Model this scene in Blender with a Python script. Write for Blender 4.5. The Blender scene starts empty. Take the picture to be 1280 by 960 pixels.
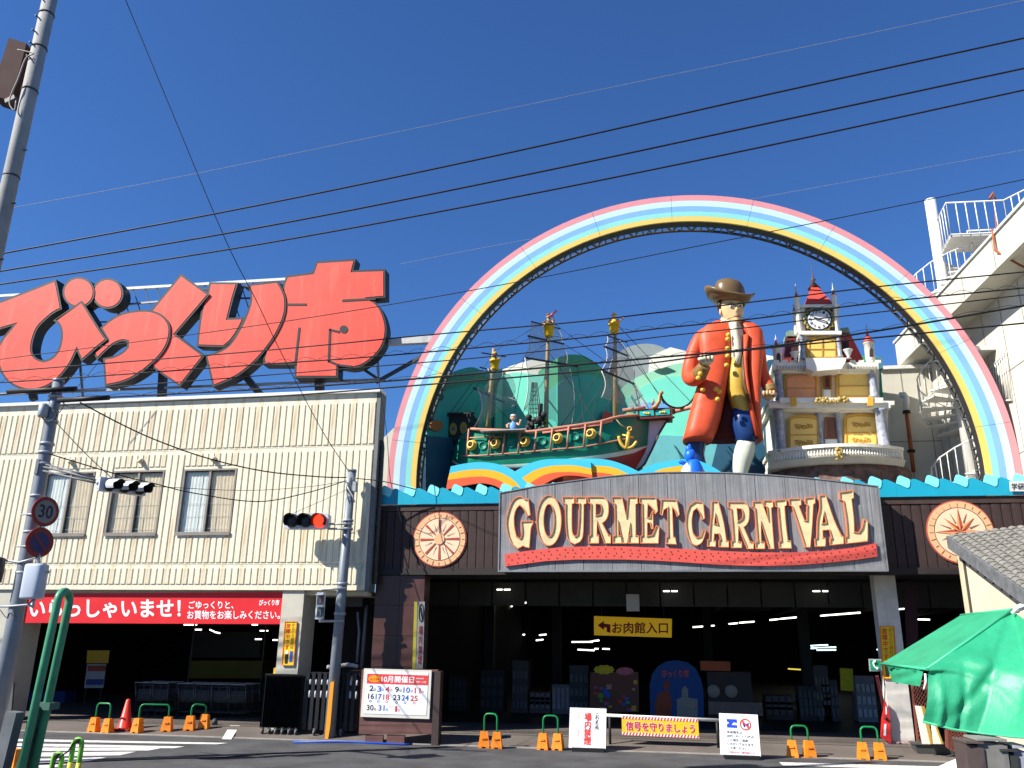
import bpy, bmesh, math, random
from mathutils import Vector, Matrix
from mathutils.geometry import tessellate_polygon
random.seed(7)
SC = bpy.context.scene
COL = SC.collection
R = math.radians

# ---------------------------------------------------------------- camera
F, PITCH, ROLL, YAW, H = 1040.0, R(17.34), R(.75), R(10), 2.25
fw = Vector((-math.sin(YAW)*math.cos(PITCH), math.cos(YAW)*math.cos(PITCH), math.sin(PITCH)))
rt = Vector((math.cos(YAW), math.sin(YAW), 0)); up = rt.cross(fw)
rt, up = rt*math.cos(ROLL)+up*math.sin(ROLL), up*math.cos(ROLL)-rt*math.sin(ROLL)
cam_data = bpy.data.cameras.new('camera'); cam = bpy.data.objects.new('camera', cam_data)
COL.objects.link(cam); SC.camera = cam
cam_data.sensor_width = 36; cam_data.lens = F/1280*36
cam_data.clip_start = .1; cam_data.clip_end = 3000
cam.matrix_world = Matrix(((rt.x, up.x, -fw.x, 0), (rt.y, up.y, -fw.y, 0), (rt.z, up.z, -fw.z, H), (0, 0, 0, 1)))

# ---------------------------------------------------------------- sky, sun, exposure
SUN = Vector((1.0, .64, -.98)).normalized()          # direction the light travels
world = bpy.data.worlds.new("World"); SC.world = world; world.use_nodes = True
wn = world.node_tree; bg = wn.nodes['Background']
sky = wn.nodes.new('ShaderNodeTexSky'); sky.sky_type = 'NISHITA'; sky.sun_disc = False
sky.sun_elevation = math.asin(-SUN.z); sky.sun_rotation = math.atan2(-SUN.x, -SUN.y)
sky.altitude = 0; sky.air_density = 1.15; sky.dust_density = 0; sky.ozone_density = 6
tint = wn.nodes.new('ShaderNodeMix'); tint.data_type = 'RGBA'; tint.blend_type = 'MULTIPLY'; tint.inputs[0].default_value = 1
tint.inputs[7].default_value = (.50, .76, 1.12, 1); wn.links.new(sky.outputs[0], tint.inputs[6]); wn.links.new(tint.outputs[2], bg.inputs[0])
bg.inputs[1].default_value = .065
sl = bpy.data.lights.new('sun', 'SUN'); sl.energy = 5.0; sl.angle = R(.5); sl.color = (1, .955, .88)
sun = bpy.data.objects.new('sun', sl); COL.objects.link(sun)
sun.rotation_euler = SUN.to_track_quat('-Z', 'Y').to_euler(); sun.location = (-30, -30, 40)
SC.view_settings.view_transform = 'Standard'; SC.view_settings.look = 'None'
SC.view_settings.exposure = .95; SC.view_settings.gamma = 1

# ---------------------------------------------------------------- helpers
def ray(x, y): return fw*F + rt*(x-640) - up*(y-480)
def at(x, y, Y):                                      # point seen at (x, y) on the vertical plane Y
    d = ray(x, y); k = Y/d.y; return Vector((d.x*k, Y, H+d.z*k))
def atz(x, y, Z=0):                                   # point seen at (x, y) at height Z
    d = ray(x, y); k = (Z-H)/d.z; return Vector((d.x*k, d.y*k, Z))
def onplane(x, y, p, n):
    d = ray(x, y); o = Vector((0, 0, H)); k = (p-o).dot(n)/d.dot(n); return o+d*k
def gz(Y): return 0 if Y < 20.3 else (.15 if Y > 21.3 else .15*(Y-20.3))
def gnd(x, y):
    z = 0
    for _ in range(12):
        p = atz(x, y, z); z = gz(p.y)
    p.z = z; return p
def lin(h):
    if isinstance(h, str):
        h = [int(h[i:i+2], 16)/255 for i in (0, 2, 4)]
        return tuple(c/12.92 if c < .04045 else ((c+.055)/1.055)**2.4 for c in h)
    return tuple(h)
MATS = {}
def M(name, rgb, rough=.6, metal=0, var=.12, scale=2.5, streak=0, streak_rgb=(.1, .06, .03), bump=0, bscale=40, emit=0, alpha=1, wave=None):
    if name in MATS: return MATS[name]
    c = lin(rgb); m = bpy.data.materials.new(name); m.use_nodes = True; MATS[name] = m
    nt = m.node_tree; b = nt.nodes['Principled BSDF']; L = nt.links
    def N(t, **k):
        n = nt.nodes.new(t)
        for a, v in k.items(): n.inputs[a].default_value = v
        return n
    b.inputs['Roughness'].default_value = rough; b.inputs['Metallic'].default_value = metal
    b.inputs['Specular IOR Level'].default_value = .28
    m.diffuse_color = (*c, 1)
    tc = N('ShaderNodeTexCoord')
    if emit:
        b.inputs['Base Color'].default_value = (*c, 1)
        b.inputs['Emission Color'].default_value = (*c, 1); b.inputs['Emission Strength'].default_value = emit
        return m
    n1 = N('ShaderNodeTexNoise', Scale=scale, Detail=6, Roughness=.65); L.new(tc.outputs['Object'], n1.inputs[0])
    r1 = N('ShaderNodeMapRange'); r1.inputs[1].default_value = .3; r1.inputs[2].default_value = .7
    r1.inputs[3].default_value = 1-var; r1.inputs[4].default_value = 1+var*.6; L.new(n1.outputs[0], r1.inputs[0])
    mx = nt.nodes.new('ShaderNodeMix'); mx.data_type = 'RGBA'; mx.blend_type = 'MULTIPLY'; mx.inputs[0].default_value = 1
    mx.inputs[6].default_value = (*c, 1); L.new(r1.outputs[0], mx.inputs[7]); out = mx.outputs[2]
    if streak:
        mp = N('ShaderNodeMapping'); mp.inputs['Scale'].default_value = (2.3, 2.3, .22); L.new(tc.outputs['Object'], mp.inputs[0])
        n2 = N('ShaderNodeTexNoise', Scale=1.6, Detail=5, Roughness=.7); L.new(mp.outputs[0], n2.inputs[0])
        r2 = N('ShaderNodeMapRange'); r2.inputs[1].default_value = .54; r2.inputs[2].default_value = .78
        r2.inputs[3].default_value = 0; r2.inputs[4].default_value = streak; L.new(n2.outputs[0], r2.inputs[0])
        m2 = nt.nodes.new('ShaderNodeMix'); m2.data_type = 'RGBA'; L.new(r2.outputs[0], m2.inputs[0]); L.new(out, m2.inputs[6])
        m2.inputs[7].default_value = (*streak_rgb, 1); out = m2.outputs[2]
    if wave:
        ax, sc_, amt = wave
        mp = N('ShaderNodeMapping'); mp.inputs['Scale'].default_value = {'X': (sc_, .05, .25), 'Z': (.25, .05, sc_)}[ax]
        L.new(tc.outputs['Object'], mp.inputs[0])
        n3 = N('ShaderNodeTexNoise', Scale=1, Detail=4, Roughness=.75); L.new(mp.outputs[0], n3.inputs[0])
        r3 = N('ShaderNodeMapRange'); r3.inputs[1].default_value = .32; r3.inputs[2].default_value = .68
        r3.inputs[3].default_value = 1-amt; r3.inputs[4].default_value = 1+amt*.7; L.new(n3.outputs[0], r3.inputs[0])
        m3 = nt.nodes.new('ShaderNodeMix'); m3.data_type = 'RGBA'; m3.blend_type = 'MULTIPLY'; m3.inputs[0].default_value = 1
        L.new(out, m3.inputs[6]); L.new(r3.outputs[0], m3.inputs[7]); out = m3.outputs[2]
    L.new(out, b.inputs['Base Color'])
    r4 = N('ShaderNodeMapRange'); r4.inputs[3].default_value = max(0, rough-.12); r4.inputs[4].default_value = min(1, rough+.12)
    L.new(n1.outputs[0], r4.inputs[0]); L.new(r4.outputs[0], b.inputs['Roughness'])
    if bump:
        nb = N('ShaderNodeTexNoise', Scale=bscale, Detail=4); L.new(tc.outputs['Object'], nb.inputs[0])
        bp = N('ShaderNodeBump', Strength=bump, Distance=.02); L.new(nb.outputs[0], bp.inputs['Height']); L.new(bp.outputs[0], b.inputs['Normal'])
    if alpha < 1: b.inputs['Alpha'].default_value = alpha
    return m

class MB:
    K = 1.0                                            # size factor for pipe radii and fittings
    def __init__(s): s.v = []; s.f = []; s.m = []; s.sm = []
    def add(s, vs, fs, mi=0, smooth=False):
        o = len(s.v); s.v += [tuple(v) for v in vs]
        for f in fs: s.f.append([i+o for i in f]); s.m.append(mi); s.sm.append(smooth)
        return s
    def box(s, a, b, mi=0):
        (x0, y0, z0), (x1, y1, z1) = a, b
        vs = [(x, y, z) for x in (x0, x1) for y in (y0, y1) for z in (z0, z1)]
        return s.add(vs, [(0, 1, 3, 2), (4, 6, 7, 5), (0, 4, 5, 1), (2, 3, 7, 6), (0, 2, 6, 4), (1, 5, 7, 3)], mi)
    def hexa(s, p, mi=0):                              # 4 front corners, 4 back corners
        return s.add(p, [(0, 1, 2, 3), (7, 6, 5, 4), (0, 4, 5, 1), (1, 5, 6, 2), (2, 6, 7, 3), (3, 7, 4, 0)], mi)
    def beam(s, a, b, w=.05, h=None, mi=0, upv=(0, 0, 1)):
        a, b = Vector(a), Vector(b); d = (b-a).normalized(); u = Vector(upv)
        if abs(d.dot(u)) > .98: u = Vector((0, 1, 0))
        s1 = d.cross(u).normalized(); s2 = s1.cross(d); h = (h or w)*s.K; w = w*s.K
        q = [s1*(-w/2)-s2*(h/2), s1*(w/2)-s2*(h/2), s1*(w/2)+s2*(h/2), s1*(-w/2)+s2*(h/2)]
        return s.hexa([a+k for k in q]+[b+k for k in q], mi)
    def tube(s, pts, r, n=8, mi=0, caps=True, smooth=True):
        pts = [Vector(p) for p in pts]; rs = [q*s.K for q in r] if isinstance(r, (list, tuple)) else [r*s.K]*len(pts)
        ref = None; vs = []
        for i, p in enumerate(pts):
            d = (pts[min(i+1, len(pts)-1)]-pts[max(i-1, 0)]).normalized()
            if ref is None:
                ref = Vector((0, 0, 1)) if abs(d.z) < .9 else Vector((1, 0, 0))
            a = (ref-d*ref.dot(d)).normalized(); ref = a; b_ = d.cross(a)
            for k in range(n):
                t = 2*math.pi*k/n; vs.append(p+(a*math.cos(t)+b_*math.sin(t))*rs[i])
        fs = [(i*n+k, i*n+(k+1) % n, (i+1)*n+(k+1) % n, (i+1)*n+k) for i in range(len(pts)-1) for k in range(n)]
        s.add(vs, fs, mi, smooth)
        if caps:
            o = len(s.v)-len(vs)
            for rng in (range(n), range((len(pts)-1)*n, len(pts)*n)):
                s.f.append([o+k for k in rng]); s.m.append(mi); s.sm.append(False)
        return s
    def lathe(s, c, prof, n=16, mi=0, axis=(0, 0, 1), smooth=True, a0=0, squash=1):
        prof = [(r*s.K, h*s.K) for r, h in prof]; c = Vector(c); d = Vector(axis).normalized(); ref = Vector((1, 0, 0)) if abs(d.x) < .9 else Vector((0, 1, 0))
        a = (ref-d*ref.dot(d)).normalized(); b_ = d.cross(a)
        vs = [c+d*h+(a*math.cos(a0+2*math.pi*k/n)+b_*math.sin(a0+2*math.pi*k/n)*squash)*max(r, 1e-4) for r, h in prof for k in range(n)]
        fs = [(i*n+k, i*n+(k+1) % n, (i+1)*n+(k+1) % n, (i+1)*n+k) for i in range(len(prof)-1) for k in range(n)]
        s.add(vs, fs, mi, smooth); o = len(s.v)-len(vs)
        for i in (0, len(prof)-1): s.f.append([o+i*n+k for k in range(n)]); s.m.append(mi); s.sm.append(False)
        return s
    def ball(s, c, r, n=14, m=9, mi=0, sc=(1, 1, 1)):
        c = Vector(c)
        vs = [c+Vector((math.sin(math.pi*i/m)*math.cos(2*math.pi*k/n)*r*sc[0], math.sin(math.pi*i/m)*math.sin(2*math.pi*k/n)*r*sc[1], math.cos(math.pi*i/m)*r*sc[2])) for i in range(m+1) for k in range(n)]
        fs = [(i*n+k, i*n+(k+1) % n, (i+1)*n+(k+1) % n, (i+1)*n+k) for i in range(m) for k in range(n)]
        return s.add(vs, fs, mi, True)
    def poly(s, loops, off, mi=0, side=None):           # loops of world points; off = extrusion vector
        side = mi if side is None else side; off = Vector(off)
        loops = [[Vector(p) for p in l] for l in loops]; flat = [p for l in loops for p in l]
        tri = tessellate_polygon(loops); n = len(flat); o = len(s.v)
        s.v += [tuple(p) for p in flat]+[tuple(p+off) for p in flat]
        for t in tri:
            s.f.append([o+i for i in t]); s.m.append(mi); s.sm.append(False)
            s.f.append([o+n+i for i in reversed(t)]); s.m.append(mi); s.sm.append(False)
        k = 0
        for l in loops:
            for i in range(len(l)):
                a, b = o+k+i, o+k+(i+1) % len(l); s.f.append([a, b, b+n, a+n]); s.m.append(side); s.sm.append(False)
            k += len(l)
        return s
    def loft(s, rings, mi=0, smooth=True, caps=True):
        n = len(rings[0]); vs = [p for r in rings for p in r]
        fs = [(i*n+k, i*n+(k+1) % n, (i+1)*n+(k+1) % n, (i+1)*n+k) for i in range(len(rings)-1) for k in range(n)]
        s.add(vs, fs, mi, smooth); o = len(s.v)-len(vs)
        if caps:
            for i in (0, len(rings)-1): s.f.append([o+i*n+k for k in range(n)]); s.m.append(mi); s.sm.append(False)
        return s
    def grid(s, rows, mi=0, smooth=True):
        n = len(rows[0])
        return s.add([p for r in rows for p in r], [(i*n+k, i*n+k+1, (i+1)*n+k+1, (i+1)*n+k) for i in range(len(rows)-1) for k in range(n-1)], mi, smooth)

def mesh(name, mb, mats, recalc=True):
    me = bpy.data.meshes.new(name); me.from_pydata(mb.v, [], mb.f)
    for m in (mats if isinstance(mats, (list, tuple)) else [mats]): me.materials.append(m)
    for p, mi, sm in zip(me.polygons, mb.m, mb.sm): p.material_index = mi; p.use_smooth = sm
    if recalc:
        b = bmesh.new(); b.from_mesh(me); bmesh.ops.recalc_face_normals(b, faces=b.faces); b.to_mesh(me); b.free()
    me.update(); return me
def link(o, parent=None):
    COL.objects.link(o)
    if parent:
        o.parent = parent
        if parent.type == 'EMPTY': o.matrix_parent_inverse = Matrix.Translation(-parent.location)
    return o
def obj(name, mb, mats, parent=None, kind=None, label=None):
    o = bpy.data.objects.new(name, mesh(name, mb, mats) if isinstance(mb, MB) else mb)
    if kind: o['kind'] = kind
    if label: o['label'] = label
    return link(o, parent)
def tag(o, label, cat, group=None):
    o['label'] = label; o['category'] = cat
    if group: o['group'] = group
    return o
def thing(name, label, cat, loc=(0, 0, 0), group=None):
    o = bpy.data.objects.new(name, None); o.location = loc; o.empty_display_size = .3; COL.objects.link(o)
    return tag(o, label, cat, group)
def dup(root, loc, label=None, rot=0):
    r = root.copy(); COL.objects.link(r); r.location = loc; r.rotation_euler.z = rot
    if label: r['label'] = label
    for ch in list(root.children):
        c = ch.copy(); COL.objects.link(c); c.parent = r; c.matrix_parent_inverse = ch.matrix_parent_inverse.copy()
        for g in list(ch.children):
            d = g.copy(); COL.objects.link(d); d.parent = c
    return r
def pp(pts, Y): return [at(x, y, Y) for x, y in pts]
def crop(pts, ox, oy, s): return [(ox+x/s, oy+y/s) for x, y in pts]
def smooth_loop(P, thr=38, n=3):
    N = len(P); out = []
    P = [Vector(p) for p in P]; cor = []
    for i in range(N):
        a, b = (P[i]-P[i-1]), (P[(i+1) % N]-P[i])
        cor.append(a.length < 1e-6 or b.length < 1e-6 or math.degrees(a.angle(b)) > thr)
    for i in range(N):
        p0, p1, p2, p3 = P[i-1], P[i], P[(i+1) % N], P[(i+2) % N]; d = p2-p1
        m1 = d if cor[i] else (p2-p0)*.5; m2 = d if cor[(i+1) % N] else (p3-p1)*.5
        if cor[i] and cor[(i+1) % N]: out.append(tuple(p1)); continue
        for k in range(n):
            t = k/n; h1 = 2*t**3-3*t*t+1; h2 = t**3-2*t*t+t; h3 = -2*t**3+3*t*t; h4 = t**3-t*t
            out.append(tuple(p1*h1+m1*h2+p2*h3+m2*h4))
    return out
def area(P): return sum(P[i-1][0]*P[i][1]-P[i][0]*P[i-1][1] for i in range(len(P)))/2
def inset(P, d):
    if area(P) < 0: d = -d
    out = []; N = len(P)
    for i in range(N):
        a = Vector(P[i-1]); b = Vector(P[i]); c = Vector(P[(i+1) % N])
        e1 = (b-a); e2 = (c-b)
        if e1.length < 1e-6 or e2.length < 1e-6: continue
        e1.normalize(); e2.normalize(); n1 = Vector((-e1.y, e1.x)); n2 = Vector((-e2.y, e2.x))
        m = n1+n2
        if m.length < .1: m = n1
        m.normalize(); k = 1/max(.35, m.dot(n1)); out.append(tuple(b+m*d*k))
    return out
def ell(cx, cy, rx, ry, n=28, a0=0, a1=2*math.pi):
    full = abs(a1-a0-2*math.pi) < 1e-6
    return [(cx+rx*math.cos(a0+(a1-a0)*k/(n if full else n-1)), cy+ry*math.sin(a0+(a1-a0)*k/(n if full else n-1))) for k in range(n)]
def text(body, x0, y0, x1, y1, Y, mat, parent, bold=.02, name='lettering', fit='box', shear=0, p2w=None, spacing=1):
    cu = bpy.data.curves.new('t', 'FONT'); cu.body = body; cu.resolution_u = 3; cu.shear = shear
    cu.align_x = 'CENTER'; cu.space_line = spacing
    to = bpy.data.objects.new('t', cu); COL.objects.link(to)
    dg = bpy.context.evaluated_depsgraph_get(); me = bpy.data.meshes.new_from_object(to.evaluated_get(dg))
    bpy.data.objects.remove(to)
    if not me.vertices: return None
    xs = [v.co.x for v in me.vertices]; ys = [v.co.y for v in me.vertices]; ax, bx, ay, by = min(xs), max(xs), min(ys), max(ys)
    p2w = p2w or (lambda x, y: at(x, y, Y))
    base = [(v.co.x, v.co.y) for v in me.vertices]; fc = [tuple(p.vertices) for p in me.polygons]; m = MB(); b = bold*.62
    offs = [(0, 0)]+([(b*math.cos(k*math.pi/3), b*math.sin(k*math.pi/3)) for k in range(6)] if bold else [])
    ax, bx, ay, by = ax-b, bx+b, ay-b, by+b
    for k, (dx, dy) in enumerate(offs):                 # heavier strokes: the same glyphs shifted a little, each a hair in front
        m.add([p2w(x0+(x1-x0)*((x+dx-ax)/(bx-ax or 1)), y1+(y0-y1)*((y+dy-ay)/(by-ay or 1)))-Vector((0, .0004*k, 0)) for x, y in base], fc)
    bpy.data.meshes.remove(me)
    return obj(name, mesh(name, m, mat, recalc=False), mat, parent)
# ================================================================ ground
YS, YF, YC, YCOL = 20.8, 21.36, 20.9, 22.1
asph = M('asphalt', (.072, .072, .074), .9, var=.42, scale=1.1, bump=.5, bscale=60, streak=.3, streak_rgb=(.11, .105, .1))
conc = M('forecourt_concrete', (.125, .105, .09), .9, var=.25, scale=.9, bump=.3, bscale=45, streak=.35, streak_rgb=(.09, .07, .06))
white_p = M('road_paint', (.62, .61, .57), .8, var=.3, scale=6)
m = MB(); m.add([(-600, -600, -.02), (600, -600, -.02), (600, 900, -.02), (-600, 900, -.02)], [(0, 1, 2, 3)])
obj('ground', m, M('earth', (.16, .15, .13), .95), kind='structure')
m = MB(); m.add([(-120, -25, 0), (120, -25, 0), (120, 20.32, 0), (-120, 20.32, 0)], [(0, 1, 2, 3)])
obj('road', m, asph, kind='structure')
m = MB(); xs = (-45, 60)
m.add([(x, y, z) for y, z in ((20.32, .012), (21.3, .15), (60, .15)) for x in xs], [(0, 1, 3, 2), (2, 3, 5, 4)])
obj('forecourt_pavement', m, conc, kind='structure')
m = MB(); m.box((-45, 20.12, -.01), (60, 20.3, .016)); obj('gutter_edge', m, M('gutter_concrete', (.27, .25, .22), .85, var=.3, scale=4), kind='structure')
def stripe(name, quad, z=.004):
    m = MB(); m.add([atz(x, y, z) for x, y in quad], [(0, 1, 2, 3)]); return obj(name, m, white_p, kind='structure')
for q in ([(-40, 922.5), (285, 928.6), (270, 930.3), (-40, 925.5)], [(-40, 928), (231, 933), (216, 935.3), (-40, 931.5)],
          [(-40, 934), (202, 935), (186, 938), (-40, 939)], [(-40, 941.5), (170, 939.5), (150, 944), (-40, 947)], [(-40, 950.5), (133, 946.5), (110, 951.5), (-40, 956.5)],
          [(-40, 960), (85, 955), (60, 961), (-40, 967)]):
    stripe('crosswalk_stripe', q)
stripe('road_edge_line', [(974, 952.6), (1300, 961.5), (1300, 966.5), (978, 956.6)])
m = MB(); p1, p2 = gnd(284, 916), gnd(293, 907); m.add([p1+Vector((-.12, 0, .006)), p1+Vector((.12, 0, .006)), p2+Vector((.15, 0, .006)), p2+Vector((-.12, 0, .006))], [(0, 1, 2, 3)])
obj('parking_line', m, white_p, kind='structure')
# joints / drain channel across the forecourt
m = MB(); m.box((-40, 21.36, .148), (58, 21.42, .156)); obj('drain_channel', m, M('iron_grate', (.05, .045, .04), .7), kind='structure')
# black cable on the road
cb = M('black_rubber', (.012, .012, .012), .55)
m = MB(); m.tube([gnd(x, y)+Vector((0, 0, .012)) for x, y in ((-10, 961), (60, 955), (150, 951), (210, 949), (280, 947.5), (340, 942.5), (420, 940), (470, 938.5), (560, 934))], .012)
tag(obj('road_cable', m, cb), 'thin black cable lying across the asphalt from the crosswalk to the calendar board', 'cable')
m = MB(); m.tube([gnd(x, y)+Vector((0, 0, .02)) for x, y in ((366, 929), (420, 928.5), (450, 929), (505, 932), (515, 931))], .022)
tag(obj('water_hose', m, M('blue_hose', (.01, .08, .5), .4)), 'blue hose lying on the kerb below the black accordion gate', 'hose')

# ================================================================ cream building on the left
X0, X1 = -21.5, at(462, 650, YC).x
cream = M('cream_panel', (.74, .68, .51), .62, var=.10, scale=1.6, streak=.85, streak_rgb=(.44, .27, .11), bump=.12, bscale=60)
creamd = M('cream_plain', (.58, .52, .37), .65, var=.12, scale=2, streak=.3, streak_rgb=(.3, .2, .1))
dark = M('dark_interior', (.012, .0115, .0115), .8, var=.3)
ZT = at(469, 490, YC).z; zb = at(460, 738, YC).z
rows = [(ZT-.02, at(463, 557, YC).z), (at(463, 557, YC).z, at(458, 705, YC).z), (at(458, 705, YC).z, zb)]
cb_ = thing('market_building', 'cream two storey building with ribbed panels below the giant red letters', 'building', ((X0+X1)/2, YC, 0))
wins = [(at(x, 627, YC).x) for x in (52, 114, 136.5, 201.5, 225, 292.5)]
wz0, wz1 = at(225, 668, YC).z, at(225, 587, YC).z
pw = (wins[5]-wins[4])/3
def panel(w, h, z0s, z1s, key, c={}):
    if key in c: return c[key]
    mb = MB(); mb.box((.003, 0, .004), (w-.003, .08, h-.004)); n = max(1, round(w/(pw/3)))
    for i in range(n):
        a = (i+.14)*w/n; b = (i+.80)*w/n
        mb.hexa([(a, -.022, z0s), (b, -.022, z0s), (b, -.022, h-z1s), (a, -.022, h-z1s), (a-.015, .001, z0s-.015), (b+.015, .001, z0s-.015), (b+.015, .001, h-z1s+.015), (a-.015, .001, h-z1s+.015)])
    c[key] = mesh('wall_panel', mb, cream); return c[key]
def put_panel(x, z0, z1, top, bot, w=None):
    w = w or pw; me = panel(w, z1-z0, bot, top, (round(w, 3), round(z1-z0, 3), top, bot))
    o = bpy.data.objects.new('wall_panel', me); o.location = (x, YC, z0); COL.objects.link(o); o.parent = cb_; o.matrix_parent_inverse = Matrix.Translation(-cb_.location)
edges = [X1]
def fill(a, b):                                        # panel edges between two x, right to left
    n = max(1, round((b-a)/pw)); return [(a+(b-a)*i/n, (b-a)/n) for i in range(n)]
spans = [(X0, wins[0], 0), (wins[0], wins[1], 1), (wins[1], wins[2], 0), (wins[2], wins[3], 1), (wins[3], wins[4], 0), (wins[4], wins[5], 1), (wins[5], X1, 0)]
for a, b, isw in spans:
    for x, w in fill(a, b):
        put_panel(x, rows[0][1], rows[0][0], .28, .06, w)
        if isw:
            put_panel(x, wz1, rows[1][1] if False else rows[1][0], .1, .1, w); put_panel(x, rows[1][1], wz0, .1, .06, w)
        else: put_panel(x, rows[1][1], rows[1][0], .12, .06, w)
        put_panel(x, rows[2][1], rows[2][0], .1, .16, w)
m = MB(); m.box((X0, YC+.09, zb), (X1-.02, YC+.3, wz0)); m.box((X0, YC+.09, wz1), (X1-.02, YC+.3, ZT-.1))
for a, b, isw in spans:
    if not isw: m.box((a, YC+.09, wz0), (b-(.02 if b == X1 else 0), YC+.3, wz1))
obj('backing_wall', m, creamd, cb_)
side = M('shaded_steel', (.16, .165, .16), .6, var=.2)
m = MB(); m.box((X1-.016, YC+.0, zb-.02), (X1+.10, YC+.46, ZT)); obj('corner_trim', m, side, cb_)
m = MB(); m.box((X0, YC-.1, ZT-.02), (X1+.12, YC+.35, ZT+.07)); obj('parapet_cap', m, M('white_metal', (.72, .72, .7), .4, var=.08), cb_)
m = MB(); m.box((X0, YC+.35, ZT-.9), (X1-.02, YC+.7, ZT-.85)); m.box((X0, YC+.7, 5.6), (X1-.02, YC+14, 5.7)); obj('roof', m, M('roof_grey', (.3, .3, .3), .8), cb_)
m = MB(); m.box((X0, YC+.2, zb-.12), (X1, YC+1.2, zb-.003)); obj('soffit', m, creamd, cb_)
# interior of the left hall
m = MB()
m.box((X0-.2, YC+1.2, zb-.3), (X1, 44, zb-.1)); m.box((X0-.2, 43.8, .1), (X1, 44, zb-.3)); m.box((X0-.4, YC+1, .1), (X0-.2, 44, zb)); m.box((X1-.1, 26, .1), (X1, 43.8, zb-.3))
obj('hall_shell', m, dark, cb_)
# windows
alu = M('window_frame_bronze', (.28, .24, .2), .4, metal=.3)
glass = M('window_glass', (.16, .19, .19), .06, var=.02); glass.node_tree.nodes['Principled BSDF'].inputs['Alpha'].default_value = .12
curt1 = M('curtain_pale', (.8, .86, .8), .85, var=.1, scale=5); curt2 = M('curtain_beige', (.76, .64, .44), .85, var=.12, scale=5)
for k in range(3):
    a, b = wins[2*k]+.012, wins[2*k+1]-.012
    m = MB(); t = .045; y0, y1 = YC-.02, YC+.06
    m.box((a, y0, wz0), (a+t, y1, wz1)); m.box((b-t, y0, wz0), (b, y1, wz1)); m.box((a+t, y0, wz0), (b-t, y1, wz0+t+.02)); m.box((a+t, y0, wz1-t), (b-t, y1, wz1)); 
    c = (a+b)/2; m.box((c-.03, y0+.02, wz0+t+.02), (c+.03, y1-.01, wz1-t))
    f = obj('window', m, alu, cb_)
    m = MB(); m.box((a-.01, YC-.07, wz0-.035), (b+.01, YC-.031, wz0+.045)); obj('sill', m, alu, f)
    for (p, q) in ((a+t, c-.035), (c+.035, b-t)):
        m = MB(); m.box((p, YC+.035, wz0+t+.02), (q, YC+.039, wz1-t)); obj('pane', m, glass, f)
    # rear curtains with folds, hanging inside
    for j, (p, q) in enumerate(((a+t, c), (c, b-t))):
        mt = curt1 if (j == 0 and k != 1) else curt2
        m = MB(); n = 26; lean = .25*(q-p)*(1 if j else 0); rws = []
        for iz in range(7):
            z = wz0+.05+(wz1-wz0-.12)*iz/6; sh = lean*(1-iz/6)*.8 if (k, j) != (0, 0) else 0
            rws.append([(p+(q-p-sh)*i/n+(sh if j == 1 else 0), YC+.078+.008*math.sin(i*1.7)+.004*math.sin(iz*3+i), z) for i in range(n+1)])
        m.grid(rws); obj('curtain', m, mt, f)
    m = MB()
    for i in range(0, 5, 2): m.box((a+t, YC+.050, wz0+.16+.17*i), (b-t, YC+.053, wz0+.17+.17*i))
    for i in (2, 4): x = a+(b-a)*i/6; m.box((x, YC+.055, wz0+.09), (x+.012, YC+.058, wz1-.07))
    obj('window_net', m, M('net_white', (.6, .62, .6), .7), f)
    m = MB(); m.box((a, YC+.30, wz0-.1), (b, YC+.32, wz1+.1)); obj('room_back', m, M('room_dim', (.1, .1, .1), .9), f)
# round vent hoods above windows
for x, y in ((89, 577), (176, 576), (267, 574)):
    m = MB(); c = at(x, y, YC-.05); m.lathe(c, [(.07, -.06), (.08, 0), (.05, .09), (.01, .12)], n=12, axis=(0, -1, -.4)); obj('vent_hood', m, creamd, cb_)
# cream pillar at the hall mouth, left pillar
for (xl, xr, yy) in ((350, 377, 780), (-14, 24, 780)):
    a, b = at(xl, yy, YC+.06).x, at(xr, yy, YC+.06).x
    m = MB(); m.box((a, YC+.06, .14), (b, YC+.9, zb-.003)); obj('pillar', m, M('pillar_cream', (.5, .47, .38), .7, streak=.3, streak_rgb=(.25, .2, .14)), cb_)
# dark recess right of the pillar
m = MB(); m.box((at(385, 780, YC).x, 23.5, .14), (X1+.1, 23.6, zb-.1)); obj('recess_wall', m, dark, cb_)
# red welcome banner
bn = thing('welcome_banner', 'long red banner with white Japanese greeting under the cream wall', 'banner', at(190, 760, YC+.13))
YB = YC+.13; red_b = M('banner_red', (.62, .016, .022), .5, var=.07); wh = M('print_white', (.8, .8, .78), .6, var=.03)
m = MB(); c = [(22, 742), (357, 740), (354, 780.3), (17, 778.5)]
m.poly([[at(x, y, YB) for x, y in c]], (0, .03, 0)); obj('banner_cloth', m, red_b, bn)
text('いらっしゃいませ！', 37, 749, 226, 772.5, YB-.002, wh, bn, .045)
text('ごゆっくりと、', 236, 751, 292, 761, YB-.002, wh, bn, .03)
text('お買物をお楽しみください。', 234, 763, 350, 774, YB-.002, wh, bn, .03)
text('びっくり市', 324, 749.5, 349.5, 757, YB-.002, wh, bn, .06, shear=.2)
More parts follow.
